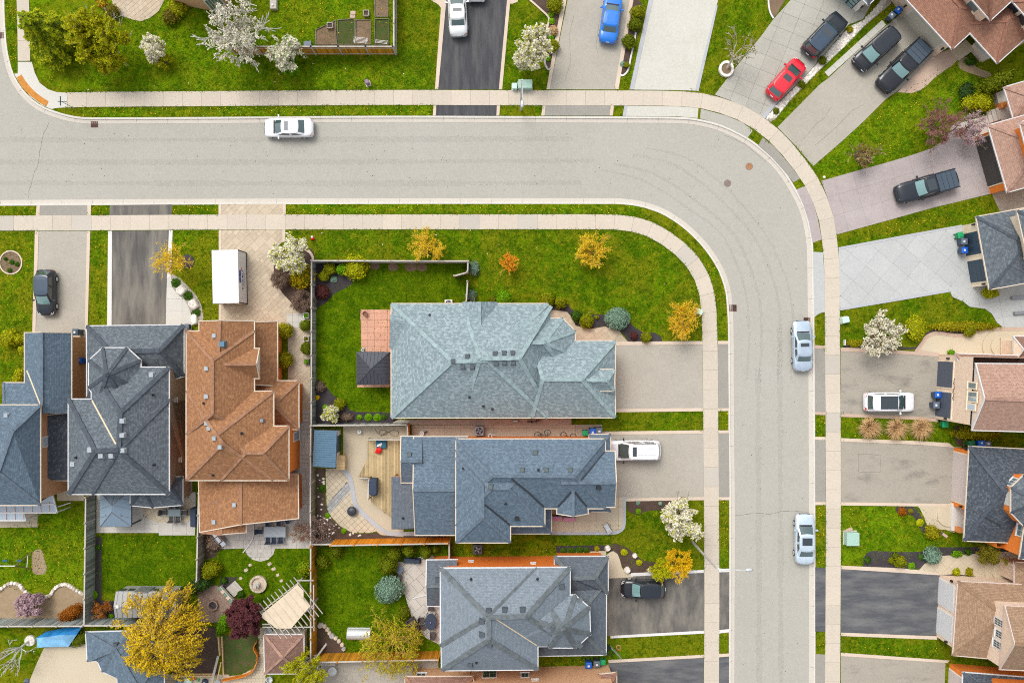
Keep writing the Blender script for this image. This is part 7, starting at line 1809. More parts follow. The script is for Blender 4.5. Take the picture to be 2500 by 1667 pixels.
box_util(1256.5,212,.42,.5,.6,'util_mint','mint green pedestal beside the green transformer')
box_util(2079,1314,1.15,1.2,.85,'util_green','green transformer box on the right lawn')
box_util(2063,781,.6,.5,.6,'util_mint','mint pedestal on the lawn left of the wide blossom tree',.2)
box_util(1707,761,.55,.42,.6,'util_mint','mint pedestal by the inner sidewalk near the golden tree',-.35)
box_util(897,202,.32,.34,.8,'util_purple','small purple grey pedestal on the top lawn',.3)
def drain(u,v,w,d,label):
 q = P(u,v); o = thing('storm_drain',label,'drain',(q.x,q.y,ZR + .012),0,'storm drains at the curb')
 MB().prism([(-w / 2,-d / 2),(w / 2,-d / 2),(w / 2,d / 2),(-w / 2,d / 2)],-.02,.006).build('pit','black',o,local=1)
 for i in range(6): MB().box((0,-d / 2 + d * (i + .5) / 6 - .0,.02),(w,.045,.03)).build('bar','rust',o,local=1)
 for i in range(4): MB().box((-w / 2 + w * i / 3,0,.022),(.05,d,.034)).build('cross_bar','rust',o,local=1)
drain(229,303,.62,.6,'rusty storm drain at the upper left curb'); drain(4,86,.55,.6,'rusty storm drain on the side street at the left edge')
drain(1790,752,.66,.66,'rusty storm drain at the inner curb below the bend'); drain(1971,781,.6,.5,'rusty storm drain under the silver blue sedan')
def manhole(u,v,mat,label):
 q = P(u,v); o = thing('manhole',label,'manhole',(q.x,q.y,ZR),0,'manholes in the bend')
 MB().lathe((0,0,-.02),[(.36,0),(.36,.028),(.33,.03)],26).build('frame_ring','iron',o,local=1)
 m = MB(); m.lathe((0,0,-.01),[(.31,0),(.31,.026)],24)
 for i in range(7): m.box((0,-.24 + .08 * i,.018),(.5 * sqrt(max(.05,1 - (-.24 + .08 * i) ** 2 / .1)) ,.02,.012))
 m.build('cover',mat,o,local=1)
manhole(1777,447,'iron','brown manhole cover inside the bend'); manhole(1830,406,'rust_orange','orange rusty manhole cover in the bend')
q = P(187,268); ss = thing('street_sign','street name sign with two teal blades at the corner','street sign',(q.x,q.y,0))
MB().tube([(0,0,-.05),(0,0,2.75)],.03,8).build('pole','metal_grey',ss,local=1)
MB().box((0,0,2.80),(.02,.9,.16)).build('sign_blade','sign_teal',ss,local=1); MB().box((.08,0,2.62),(.85,.02,.16)).build('sign_blade','sign_teal',ss,local=1)
# wheeled bins
def bin_(u,v,mat,ang,label,h=1.05,body=None,w=.58,group='wheeled bins',lid=None,stick=True):
 q = P(u,v,h * .6); o = thing('wheeled_bin',label,'bin',(q.x,q.y,.03),ang,group)
 MB().taper((0,0,.08),(w * .72,w * .78),(w * .92,w * .98),h - .14,0).build('body',body or mat,o,local=1)
 m = MB(); m.taper((0,0,h - .06),(w * 1.05,w * 1.1),(w * .95,w * 1.0),.07); m.taper((.02,0,h + .01),(w * .9,w * .85),(w * .6,w * .6),.03); m.build('lid',lid or mat,o,local=1)
 MB().tube([(-w * .56,-w * .38,h - .12),(-w * .62,-w * .38,h - .04),(-w * .62,w * .38,h - .04),(-w * .56,w * .38,h - .12)],.02,6).build('handle','black',o,local=1)
 for s_ in (-1,1): MB().tube([(-w * .38,s_ * w * .36,.12),(-w * .38,s_ * w * .44,.12)],.12,12).build('wheel','rubber',o,local=1)
 if stick: MB().box((.06,0,h + .044),(.18,.2,.006)).build('sticker','white_paint',o,local=1)
 return o
bin_(2199,8,'bin_green',D(140),'green bin at the pale garage in the upper right',.8,w=.5,stick=False); bin_(2189,29,'bin_blue',D(140),'blue bin between green and grey bins in the upper right',body='bin_navy'); bin_(2173,42,'bin_grey',D(140),'grey bin left of the blue one in the upper right',body='bin_navy')
bin_(2341,575,'bin_green',D(12),'bright green small bin at the dark blue garage doors',.75,w=.55,stick=False); bin_(2349,591,'bin_grey',D(180),'grey bin between green and blue bins at the blue doors',body='bin_navy'); bin_(2350,612,'bin_blue',D(180),'blue bin lowest of the three at the blue doors',body='bin_navy')
bin_(2285,963,'bin_blue',D(180),'blue bin before the slate garage doors of the gabled house',body='bin_navy'); bin_(2281,988,'bin_grey',D(180),'grey bin before the slate garage doors of the gabled house',body='bin_navy'); bin_(2304,1035,'bin_green',D(0),'green small bin beside the gabled house on the grass',.75,w=.58,stick=False)
bin_(2368,1082,'bin_green2',D(90),'dark green bin behind the navy roof edge',.9,stick=False); bin_(2390,1081,'bin_blue',D(90),'blue bin behind the navy roof edge'); bin_(2406,1083,'bin_grey',D(90),'grey bin behind the navy roof edge')
bin_(1428,1056,'bin_green',D(-90),'green bin left of the blue one at the minivan driveway',.8,w=.5,stick=False); bin_(1446,1052,'bin_blue',D(-90),'blue bin in the middle of the three at the minivan driveway'); bin_(1462,1050,'bin_grey',D(-90),'grey bin right of the blue one at the minivan driveway')
bin_(1436,1619,'bin_blue',D(-90),'blue bin at the bottom edge peach brick wall'); bin_(1456,1616,'bin_grey',D(-90),'grey bin in the middle at the peach brick wall',body='bin_navy'); bin_(1471,1613,'bin_green',D(-90),'green bin right of the grey one at the peach brick wall',.8,w=.5,stick=False)
bin_(190,811,'bin_navy',D(180),'navy bin at the left garage roof corner'); bin_(198,880,'bin_blue',D(90),'blue bin in the narrow path between left houses',body='bin_blue')
bin_(459,797,'bin_grey',D(0),'small grey black bin beside the long white boulder',.7,w=.45,body='black',stick=False)
# air conditioners
def ac(u,v,mat,label,w=.85):
 q = P(u,v,.8); o = thing('air_conditioner',label,'air conditioner',(q.x,q.y,0),0,'air conditioner units')
 MB().prism([(-w / 2,-w / 2),(w / 2,-w / 2),(w / 2,w / 2),(-w / 2,w / 2)],0,.85,bevel=.03).build('casing',mat,o,local=1)
 MB().lathe((0,0,.84),[(w * .41,0),(w * .41,.014),(w * .39,.015)],24).build('fan_well','black',o,local=1)
 fb = MB()
 for k in range(4): a = k * pi / 2 + .4; fb.box((cos(a) * w * .18,sin(a) * w * .18,.862),(w * .34,.13,.008),a)
 fb.build('fan_blade','metal_grey',o,local=1)
 gm = MB()
 for r in (.12,.24,.36): gm.tube([(cos(a) * w * r,sin(a) * w * r,.875) for a in [2 * pi * k / 20 for k in range(21)]],.006,3,cap=False)
 gm.build('guard','metal_dark',o,local=1)
ac(1170,1052,'metal_grey','grey air conditioner on the path between the houses'); ac(1166,1341,'vent_dark','dark air conditioner beside the orange brick wall',.9); ac(1095,741,'offwhite','white air conditioner peeking out at the teal roof',.75)

# ------------------------------------------------------------------ the white storage container with its lettering
c0,c1,c2,c3 = P(516,612,2.5),P(581,609,2.5),P(585,738,2.5),P(519,742,2.5)
cen = (c0 + c1 + c2 + c3) / 4; ang = atan2((c0 - c3).y,(c0 - c3).x) - pi / 2; LW,LL = 2.44,5.0
con = thing('storage_container','white corrugated storage container with blue and red lettering','container',(cen.x,cen.y,.03),ang)
MB().box((0,0,1.28),(LW,LL,2.3)).build('body','white_paint',con,local=1)
for i in range(24): MB().taper((0,-LL / 2 + LL * (i + .5) / 24,2.43),(LW - .06,.15),(LW - .1,.08),.045).build('roof_rib','white_paint',con,local=1)
MB().box((0,0,.07),(LW + .06,LL + .06,.14)).build('base_rail','black',con,local=1)
MB().box((0,0,2.475),(LW + .03,LL + .03,.05)).build('top_rail','white_paint',con,local=1)
for s_ in (-1,1):
 for t_ in (-1,1): MB().box((s_ * (LW / 2 - .01),t_ * (LL / 2 - .01),1.28),(.09,.09,2.3)).build('corner_post','black' if s_ > 0 else 'offwhite',con,local=1)
MB().box((0,-LL / 2 - .01,1.25),(LW - .2,.03,2.1)).build('door','offwhite',con,local=1)
for k in (-.35,.35): MB().tube([(k,-LL / 2 - .05,.3),(k,-LL / 2 - .05,2.2)],.025,6).build('lock_rod','metal_grey',con,local=1)
xs_ = LW / 2 + .012
def decal(name,pts,mat): MB().face([(xs_,y,z) for y,z in pts]).build(name,mat,con,local=1)
decal('logo_shape',[(-.55,1.72),(-.05,1.78),(-.05,2.28),(-.55,2.18)],'ink_blue'); decal('logo_shape',[(.0,1.78),(.62,1.74),(.62,2.2),(.0,2.28)],'ink_blue')
decal('logo_swoosh',[(.62,1.66),(.98,1.46),(.98,1.34),(.62,1.50)],'ink_red')
tx = bpy.data.curves.new('lettering','FONT'); tx.body = 'cubeit'; tx.size = .62; tx.align_x = 'CENTER'; tx.align_y = 'CENTER'; tx.extrude = .004; tx.space_character = 1.25
tmp = bpy.data.objects.new('tmp',tx); COL.objects.link(tmp); bpy.context.view_layer.update(); lme = bpy.data.meshes.new_from_object(tmp.evaluated_get(bpy.context.evaluated_depsgraph_get())); bpy.data.objects.remove(tmp); lme.materials.clear(); lme.materials.append(MATS['ink_navy'])
to = link('lettering',lme,con,(xs_ + .004,-.25,1.33),0,False); to.rotation_euler = (pi / 2,0,pi / 2)
for z_,w_ in ((.95,1.6),(.72,1.3)):
 for k in range(9): decal('small_print',[(-w_ / 2 + w_ * k / 9 - .2,z_ - .05),(-w_ / 2 + w_ * (k + .7) / 9 - .2,z_ - .05),(-w_ / 2 + w_ * (k + .7) / 9 - .2,z_ + .05),(-w_ / 2 + w_ * k / 9 - .2,z_ + .05)],'ink_grey')

# ------------------------------------------------------------------ sheds, gazebos, pergolas
def hip_gazebo(name,label,poly,he,hr,mat,ribs,post='metal_dark',cat='gazebo',ridge=None,ribmat=None):
 V = [P(u,v,he) for u,v in poly]; c = sum(V,Vector()) / 4
 root = thing(name,label,cat,(c.x,c.y,0)); R = [Vector((c.x,c.y,hr))] if ridge is None else [P(*ridge[0],hr),P(*ridge[1],hr)]
 for i in range(4):
  a,b = V[i],V[(i + 1) % 4]; m = MB()
  ra,rb_ = (R[0],R[0]) if len(R) == 1 else [min(R,key=lambda r: (r - q).xy.length) for q in (a,b)]
  m.face([a,b,rb_] + ([ra] if (ra - rb_).length > .01 else [])); m.face([a - Vector((0,0,.12)),b - Vector((0,0,.12)),b,a])
  pan = m.build('roof_panel',mat,root)
  for k in range(1,ribs):
   t = k / ribs; p = a.lerp(b,t); n_ = (R[0] - (a + b) / 2); n_.z = 0
   # a standing seam running straight up the slope until it meets the hip
   f = min(1.0,2 * min(t,1 - t)) if len(R) == 1 else min(1.0,2.4 * min(t,1 - t)); top = p + Vector((n_.x * f,n_.y * f,(hr - he) * f))
   MB().tube([p + Vector((0,0,.02)),top + Vector((0,0,.02))],.016,4).build('seam',ribmat or mat,pan)
  MB().tube([a + Vector((0,0,.02)),ra + Vector((0,0,.02))],.04,5).build('hip_cap',ribmat or mat,root)
  q = a.lerp(c,.08); MB().box((q.x,q.y,he / 2),(.12,.12,he)).build('post',post,root)
  d_ = b - a; mid = (a + b) / 2; MB().box((mid.x,mid.y,he - .1),(d_.length,.07,.14),atan2(d_.y,d_.x)).build('beam',post,root)
 return root
hip_gazebo('gazebo','dark steel gazebo with a four sided roof on the fenced lawn',[(871,939),(950,938),(951,860),(871,859)],2.3,3.3,'gazebo_dark',9)
hip_gazebo('gazebo','pale blue metal gazebo behind the slate roofed house',[(244,1285),(320,1285),(320,1200),(244,1200)],2.3,3.1,'gazebo_blue',4,ribmat='metal_grey',ridge=((272,1233),(272,1250)))
hp = House('garden_pavilion','small square pavilion with a brown hip roof and white trim',P(692,1595),'roof_redbrown','siding_white','cap_pink','gutter_white',cat='pavilion')
hp.block([(645,1549),(741,1549),(741,1643),(647,1643)],2.4,[(690,1604)],3.5,inset=.25)
# blue roofed shed
sh = thing('shed','white shed with a blue ribbed metal roof by the fence','shed',tuple(P(797,1095)))
r4 = [P(767,1050,2.3),P(823,1052,2.3),P(820,1141,2.3),P(763,1139,2.3)]
w4 = offset_poly(ccw([(p.x,p.y) for p in r4]),.15); wb = MB();
for i in range(4):
 a,b = w4[i],w4[(i + 1) % 4]; L_ = hypot(b[0] - a[0],b[1] - a[1]); wb.face([(a[0],a[1],0),(b[0],b[1],0),(b[0],b[1],2.25),(a[0],a[1],2.25)])
wb.build('wall','siding_white',sh)
rm = MB(); rm.face([r4[0] + Vector((0,0,-.1)),r4[3] + Vector((0,0,-.1)),r4[2] + Vector((0,0,.15)),r4[1] + Vector((0,0,.15))])
rm.prism([(p.x,p.y) for p in r4],2.12,2.19); rm.build('roof','shed_blue',sh)
for k in range(16):
 t_ = (k + .5) / 16; a,b = r4[0].lerp(r4[3],t_),r4[1].lerp(r4[2],t_); MB().tube([a + Vector((0,0,-.08)),b + Vector((0,0,.17))],.022,4).build('roof_rib','shed_blue',sh)
w = P(831,1080); MB().box((w.x,w.y,1.0),(.06,1.6,1.9),0).build('door','door_blue',sh)
cr = thing('wooden_crate','tan wooden storage box beside the blue roofed shed','box',tuple(P(834,1128)));
q = P(834,1128,.5); MB().box((q.x,q.y,.5),(.72,1.35,.95)).build('body','wood_pine',cr)
for k in range(5): MB().box((q.x,q.y - .54 + .27 * k,.985),(.8,.25,.03)).build('lid_board','wood_pine',cr)
# plastic shed
ps = thing('plastic_shed','grey plastic shed with a ridged roof beside the willow','shed',tuple(P(345,1468)))
def pp(u,v,h_): return P(u,v,h_)
f_ = [pp(283,1443,2.0),pp(425,1443,2.0),pp(425,1507,2.0),pp(281,1507,2.0)]; rdg = [pp(277,1480,2.55),pp(430,1480,2.55)]
m = MB(); m.face([f_[0],rdg[0],rdg[1],f_[1]][::-1]); m.face([f_[3],f_[2],rdg[1],rdg[0]][::-1]); m.face([f_[0],f_[3],rdg[0]]); m.face([f_[1],rdg[1],f_[2]]); m.build('roof','shed_grey',ps)
wp = offset_poly(ccw([(p.x,p.y) for p in f_]),.08); wb = MB()
for i in range(4): a,b = wp[i],wp[(i + 1) % 4]; wb.face([(a[0],a[1],0),(b[0],b[1],0),(b[0],b[1],2.0),(a[0],a[1],2.0)])
wb.build('wall','shed_grey',ps)
for k in range(5):
 a = rdg[0].lerp(rdg[1],(k + .3) / 5); MB().box((a.x,a.y,a.z + .02),(.28,.3,.05)).build('ridge_piece','offwhite',ps)
for k in range(12):
 t_ = (k + .5) / 12
 for s_ in (0,3): a,b = f_[s_].lerp(f_[1 if s_ == 0 else 2],t_),rdg[0].lerp(rdg[1],t_); MB().tube([a + Vector((0,0,.02)),b + Vector((0,0,.02))],.02,4).build('roof_rib','shed_grey',ps)
for (u,w_) in ((302,.5),(323,.5),(355,1.3),(384,.5)):
 q = P(u,1437,1.2); MB().box((q.x,q.y + .0,1.35),(w_,.05,.5 if w_ < 1 else 1.7)).build('window' if w_ < 1 else 'door','glass_dark' if w_ < 1 else 'metal_grey',ps)
# beige pergola
pg = thing('pergola','white pergola with a beige fabric canopy set at an angle','pergola',tuple(P(705,1475)))
hh = 2.5
a0,a1,a2,a3 = P(640,1498,hh),P(735,1425,hh),P(758,1482,hh),P(707,1533,hh)
cn = [P(727,1425,hh),P(742,1440,hh),P(742,1460,hh),P(759,1477,hh),P(712,1532,hh),P(676,1532,hh),P(640,1505,hh),P(642,1496,hh)]
nseg = 7; ax0,ax1 = P(634,1490,hh),P(728,1418,hh); dx = (P(712,1540,hh) - P(640,1500,hh))
can = MB(); can.prism([(p.x,p.y) for p in cn],hh + .12,hh + .15,bottom=True); can.build('canopy','canopy_beige',pg)
dv = (P(735,1425,hh) - P(640,1500,hh)).normalized(); pv = Vector((dv.y,-dv.x,0))
for k in range(11):
 s0 = P(632,1488,hh).lerp(P(725,1417,hh),k / 10); MB().box((s0.x + pv.x * 1.75,s0.y + pv.y * 1.75,hh + .02),(4.4,.06,.14),atan2(pv.y,pv.x)).build('rafter','wood_silver',pg)
for a,b in (((636,1494),(730,1421)),((690,1540),(765,1478)),((765,1428),(766,1540)),((640,1531),(768,1531)),((640,1524),(690,1524)),((722,1417),(765,1417))):
 A,B = P(*a,hh),P(*b,hh); mid = (A + B) / 2; MB().box((mid.x,mid.y,hh - .12),((B - A).length,.09,.15),atan2((B - A).y,(B - A).x)).build('beam','wood_silver',pg)
for k in range(6):
 t_ = (k + .5) / 6; A = P(645,1497,hh).lerp(P(728,1430,hh),t_); B = A + pv * 2.3
 MB().tube([A + Vector((0,0,.17)),B + Vector((0,0,.17))],.03,4).build('canopy_fold','canopy_beige',pg)
for a in ((642,1495),(727,1424),(760,1480),(706,1530)):
 q = P(*a,hh); MB().box((q.x,q.y,hh / 2),(.13,.13,hh)).build('post','wood_silver',pg)
# conservatory roof at the left edge
cv = thing('conservatory','white framed glass conservatory at the left house','conservatory',tuple(P(50,1245)))
cq = [(-80,1225),(98,1225),(128,1206),(140,1252),(58,1252),(64,1270),(-80,1270)]
MB().prism(W(cq,2.5),2.40,2.46,bottom=True).build('glazing','pane_pale',cv)
for a,b in (((-80,1251),(140,1251)),((-80,1270),(64,1270)),((128,1206),(140,1252)),((-80,1238),(134,1230))):
 A,B = P(*a,2.5),P(*b,2.5); mid = (A + B) / 2; MB().box((mid.x,mid.y,2.5),((B - A).length,.12,.12),atan2((B - A).y,(B - A).x)).build('frame_bar','white_paint',cv)
for k in range(10):
 u = -70 + 21 * k; A,B = P(u,1226,2.5),P(u + 1,1268 if u < 60 else 1251,2.5); mid = (A + B) / 2; MB().box((mid.x,mid.y,2.49),((B - A).length,.07,.09),atan2((B - A).y,(B - A).x)).build('glazing_bar','gutter_pink',cv)
for u,v in ((138,1250),(62,1268),(0,1268)): q = P(u,v,2.4); MB().box((q.x,q.y,1.2),(.1,.1,2.4)).build('post','white_paint',cv)
# blue tarp shelter
tp_ = thing('tarp_shelter','bright blue tarpaulin over a low shelter by the grey fence','tarp',tuple(P(140,1557)))
A = [P(89,1556,.9),P(107,1555,1.5),P(148,1549,1.6),P(167,1578,.8),P(91,1581,.8),P(107,1579,.9),P(113,1541,.6),P(160,1531,.6),P(200,1530,.5),P(186,1550,.9)]
MB().face([A[4],A[5],A[1],A[0]]).face([A[5],A[3],A[2],A[1]]).build('front_panel','tarp_pale',tp_)
MB().face([A[0],A[1],A[6]]).face([A[1],A[2],A[7],A[6]]).face([A[2],A[8],A[7]]).face([A[2],A[9],A[8]]).build('back_panel','tarp_blue',tp_)
MB().face([A[3],A[9],A[2]]).build('side_panel','tarp_pale',tp_)
for q in (A[0],A[4],A[3],A[8],A[6],A[9]): MB().tube([(q.x,q.y,0),tuple(q)],.03,6).build('pole','metal_grey',tp_)

# ------------------------------------------------------------------ deck and back yard things of the blue grey house
dk = thing('deck','honey coloured wooden deck behind the blue grey house','deck',tuple(P(940,1150)))
dpoly = [(897,1076),(985,1074),(985,1180),(1000,1180),(1000,1270),(957,1270),(955,1262),(905,1223),(905,1168),(874,1165),(898,1118)]
dz = .42; dw = ccw(W(dpoly,dz)); MB().prism(dw,.05,dz - .05).build('deck_frame','wood_dark',dk)
for cl in grid_cells(dw,pi / 2,9.0,.14,'grid'):
 r = clip(dw,offset_poly(ccw(cl),.006))
 if len(r) >= 3 and area(r) > .01: MB().prism(r,dz - .05,dz + random.uniform(-.003,.003)).build('board','wood_deck',dk)
for a,b in (((897,1073),(985,1073)),((875,1166),(902,1167)),((901,1167),(898,1219))):
 A,B = P(*a,dz + .9),P(*b,dz + .9); mid = (A + B) / 2; an = atan2((B - A).y,(B - A).x); L_ = (B - A).length
 MB().box((mid.x,mid.y,dz + .92),(L_,.14,.05),an).build('hand_rail','wood_silver',dk)
 MB().box((mid.x,mid.y,dz + .1),(L_,.06,.08),an).build('bottom_rail','wood_deck',dk)
 for k in range(int(L_ / .14)): q = A.lerp(B,(k + .5) / int(L_ / .14)); MB().box((q.x,q.y,dz + .5),(.04,.04,.8)).build('baluster','wood_deck',dk)
 for q in (A,B): MB().box((q.x,q.y,(dz + 1.05) / 2),(.11,.11,dz + 1.05)).build('post','wood_deck',dk)
def cloth(name,pts,mat,label,z0,seed=1,cat='cloth'):
 rg = random.Random(seed); pw = W(pts); c = Vector((sum(p[0] for p in pw) / len(pw),sum(p[1] for p in pw) / len(pw))); m = MB(); n = len(pw); rings = []
 for s_ in (1,.75,.45,.15):
  rings.append([(c.x + (p[0] - c.x) * s_ * rg.uniform(.93,1.05),c.y + (p[1] - c.y) * s_ * rg.uniform(.93,1.05),z0 + (1 - s_) * .22 + rg.uniform(0,.07) * (s_ < 1)) for p in pw])
 for a,b in zip(rings,rings[1:]):
  for i in range(n): j = (i + 1) % n; m.face([a[i],a[j],b[j],b[i]])
 m.face(rings[-1]); return tag(m.build(name,mat),label,cat)
q = P(931,1083,.6); bl = thing('storage_bench','teal blue padded bench on the wooden deck','bench',(q.x,q.y,dz)); MB().prism([(-.5,-.36),(-.3,-.42),(.3,-.42),(.5,-.36),(.5,.4),(-.5,.4)],0,.38,bevel=.05).build('seat','blue_mat',bl,local=1); MB().box((0,.44,.45),(1.0,.1,.75)).build('backrest','blue_mat',bl,local=1)
cloth('red_cloth',[(927,1085),(933,1089),(936,1098),(931,1105),(922,1104),(917,1102),(922,1093)],'red','bright red crumpled cloth at the teal deck bench',dz + .28,3)
cloth('white_cloth',[(924,1083),(930,1080),(936,1078),(936,1084),(934,1089),(929,1087),(923,1088)],'white_cloth','white crumpled cloth on the teal deck bench',dz + .40,4)
q = P(913,1187,1.0); bq = thing('covered_barbecue','barbecue under a black cover on the wooden deck','barbecue',(q.x,q.y,dz)); MB().taper((0,0,0),(.62,1.5),(.72,1.6),.9).build('cover','fabric_navy',bq,local=1); MB().prism([(-.42,-.62),(-.2,-.85),(.2,-.85),(.42,-.62),(.42,.62),(.2,.85),(-.2,.85),(-.42,.62)],.85,1.15,bevel=.12).build('cover_top','fabric_navy',bq,local=1); MB().box((.22,0,1.1),(.05,.3,.05)).build('handle','chrome',bq,local=1)
q = P(859,1248,.5); fp = thing('fire_pit','round dark metal fire pit on the tan pavers','fire pit',(q.x,q.y,.05)); MB().lathe((0,0,0),[(.3,0),(.46,.3),(.48,.42),(.40,.42),(.34,.5),(.1,.58)],22).build('bowl','metal_dark',fp,local=1); MB().tube([(-.06,0,.57),(0,0,.64),(.06,0,.57)],.012,5).build('lid_handle','metal_dark',fp,local=1)
for k in range(3): a = k * 2.1; MB().tube([(cos(a) * .25,sin(a) * .25,.15),(cos(a) * .42,sin(a) * .42,-.03)],.03,6).build('leg','metal_dark',fp,local=1)
q = P(877,1054,.5); tb = thing('side_table','small round white table by the grey fence','table',(q.x,q.y,.03)); MB().lathe((0,0,.44),[(.18,0),(.19,.03),(.17,.035)],18).build('table_top','white_paint',tb,local=1); MB().tube([(0,0,0),(0,0,.45)],.03,8).build('leg','white_paint',tb,local=1); MB().lathe((0,0,0),[(.14,0),(.13,.03)],14).build('base','white_paint',tb,local=1); MB().lathe((0,.04,.47),[(.05,0),(.05,.08)],10).build('cup','black',tb,local=1)
hose = smooth_line([(915,1046),(922,1056),(932,1062),(944,1060),(944,1052),(936,1049),(926,1052),(930,1061),(948,1054),(958,1062),(970,1064),(972,1054),(960,1050),(946,1056),(930,1064)],6)
tag(MB().tube([(*p,.06) for p in W(hose)],.022,5).build('garden_hose','bark_brown'),'coiled brown garden hose on the tan slab','hose')
for i,(u,v,l) in enumerate(((963,1243,'first pale wooden step at the deck end'),(957,1247,'second pale wooden step at the deck end'))): pass
q = P(951,1243,.3); st_ = thing('deck_steps','pale wooden deck steps at the lean-to roof','steps',(q.x,q.y,0))
for k in range(3): MB().box((-.25 * k,0,.36 - .12 * k),(.26,.5,.05)).build('tread','wood_silver',st_,local=1)
for s_ in (-1,1): MB().box((-.25,s_ * .24,.17),(.8,.04,.3)).build('stringer','wood_silver',st_,local=1)
q = P(1030,1058,.3); rl = thing('hose_reel','red and white round hose reel on the side path','hose reel',(q.x,q.y,.03)); MB().lathe((0,0,.0),[(.22,0),(.22,.08),(.1,.08),(.1,.3),(.22,.3),(.22,.36),(.13,.36),(.12,.3)],20).build('drum','white_paint',rl,local=1); MB().lathe((0,0,.05),[(.18,0),(.19,.12),(.16,.24)],18).build('hose','red',rl,local=1); MB().box((.3,.1,.12),(.4,.12,.2),.5).build('stand','wood_dark',rl,local=1)
# bicycles
def bicycle(u,v,ang,col,label,s=1.0,tilt=1.1):
 q = P(u,v,.3); o = thing('bicycle',label,'bicycle',(q.x,q.y,.05),ang,'bicycles on the side path'); T = Matrix.Rotation(tilt,3,'X')
 f = lambda x,y,z: tuple(T @ Vector((x * s,y * s,z * s)))
 for x in (-.52,.52):
  w_ = MB().tube([f(x + .32 * cos(a),0,.33 + .32 * sin(a)) for a in [2 * pi * k / 20 for k in range(21)]],.024,5,cap=False).build('wheel','rubber',o,local=1)
  sp = MB()
  for k in range(6): a = k * pi / 6; sp.tube([f(x + .31 * cos(a),0,.33 + .31 * sin(a)),f(x - .31 * cos(a),0,.33 - .31 * sin(a))],.004,3,cap=False)
  sp.build('spokes','metal_light',w_,local=1)
 m = MB()
 for a,b in (((-.52,0,.33),(-.08,0,.33)),((-.08,0,.33),(-.22,0,.85)),((-.52,0,.33),(-.2,0,.78)),((-.08,0,.33),(.38,0,.78)),((-.2,0,.78),(.36,0,.85)),((.36,0,.92),(.52,0,.33))): m.tube([f(*a),f(*b)],.022,6)
 m.build('frame',col,o,local=1)
 MB().box(f(-.24,0,.9),(.26 * s,.13 * s,.06 * s)).build('saddle','black',o,local=1)
 MB().tube([f(.30,-.28,.98),f(.36,0,.96),f(.30,.28,.98)],.016,6).build('handlebar','black',o,local=1)
 MB().tube([f(-.08,-.1,.2),f(-.08,.1,.46)],.012,5).build('pedal','metal_dark',o,local=1)
bicycle(1323,1052,.22,'black','black bicycle lying on the side path',.95); bicycle(1389,1057,-.15,'net_orange','bicycle with an orange frame lying beside the green bin',.92)
bicycle(1303,1026,.1,'metal_dark','bicycle wheel and frame peeking out at the teal roof edge',.8,.2)
q = P(1258,1028,.2); tt = thing('toy_scooter','pale teal toy scooter at the teal house wall','scooter',(q.x,q.y,.03)); MB().box((0,0,.09),(.6,.12,.05)).build('deck_plate','util_mint',tt,local=1); MB().tube([(.28,0,.08),(.34,0,.55)],.02,6).build('stem','metal_light',tt,local=1); MB().tube([(.34,-.18,.55),(.34,.18,.55)],.018,6).build('handlebar','black',tt,local=1)
for x in (-.28,.3): MB().tube([(x,-.03,.07),(x,.03,.07)],.07,12).build('wheel','rubber',tt,local=1)
q = P(1201,1060,.2); pvc = thing('vent_pipes','white plastic vent pipes at the orange brick wall','pipe',(q.x,q.y,0)); MB().tube([(-.3,-.3,.4),(-.3,.05,.4),(-.05,.05,.4)],.05,8).build('pipe','white_paint',pvc,local=1); MB().tube([(.0,-.3,.55),(.0,0,.55),(.25,0,.55)],.05,8).build('pipe','white_paint',pvc,local=1)
# porch table, lounge chair
def chair(u,v,ang,seat,frame,label,group,w=.5,back=.5,lounge=False,z=.05):
 q = P(u,v,.4); o = thing('patio_chair',label,'chair',(q.x,q.y,z),ang,group); d = .5 if not lounge else .7
 MB().prism([(-d / 2,-w / 2),(d / 2,-w / 2),(d / 2,w / 2),(-d / 2,w / 2)],.38,.43,bevel=.015).build('seat',seat,o,local=1)
 MB().box((-d / 2 - .05,0,.43 + back / 2),(.05,w,back),tilt=Matrix.Rotation(-.22,3,'Y')).build('backrest',seat,o,local=1)
 for sx in (-1,1):
  for sy in (-1,1): MB().tube([(sx * d * .46,sy * w * .5,0),(sx * d * .46,sy * w * .5,.4 if sx < 0 else .62)],.016,6).build('leg',frame,o,local=1)
 for sy in (-1,1): MB().box((0,sy * w * .52,.63),(d,.05,.03)).build('armrest',frame,o,local=1)
 return o
def table(u,v,ang,lx,ly,top,leg,label,h=.74,round_=False,z=.05):
 q = P(u,v,h); o = thing('patio_table',label,'table',(q.x,q.y,z),ang)
 if round_: MB().lathe((0,0,h - .04),[(lx / 2,0),(lx / 2,.035),(lx * .48,.04)],24,sy=ly / lx).build('table_top',top,o,local=1)
 else: MB().prism([(-lx / 2,-ly / 2),(lx / 2,-ly / 2),(lx / 2,ly / 2),(-lx / 2,ly / 2)],h - .05,h,bevel=.012).build('table_top',top,o,local=1)
 for sx in (-1,1):
  for sy in (-1,1): MB().box((sx * lx * .38,sy * ly * .38,h / 2 - .03),(.06,.06,h - .05)).build('leg',leg,o,local=1)
 return o
chair(1482,1287,D(120),'metal_light','metal_dark','metal lounge chair on the porch walk','porch furniture',.5,.5,True)
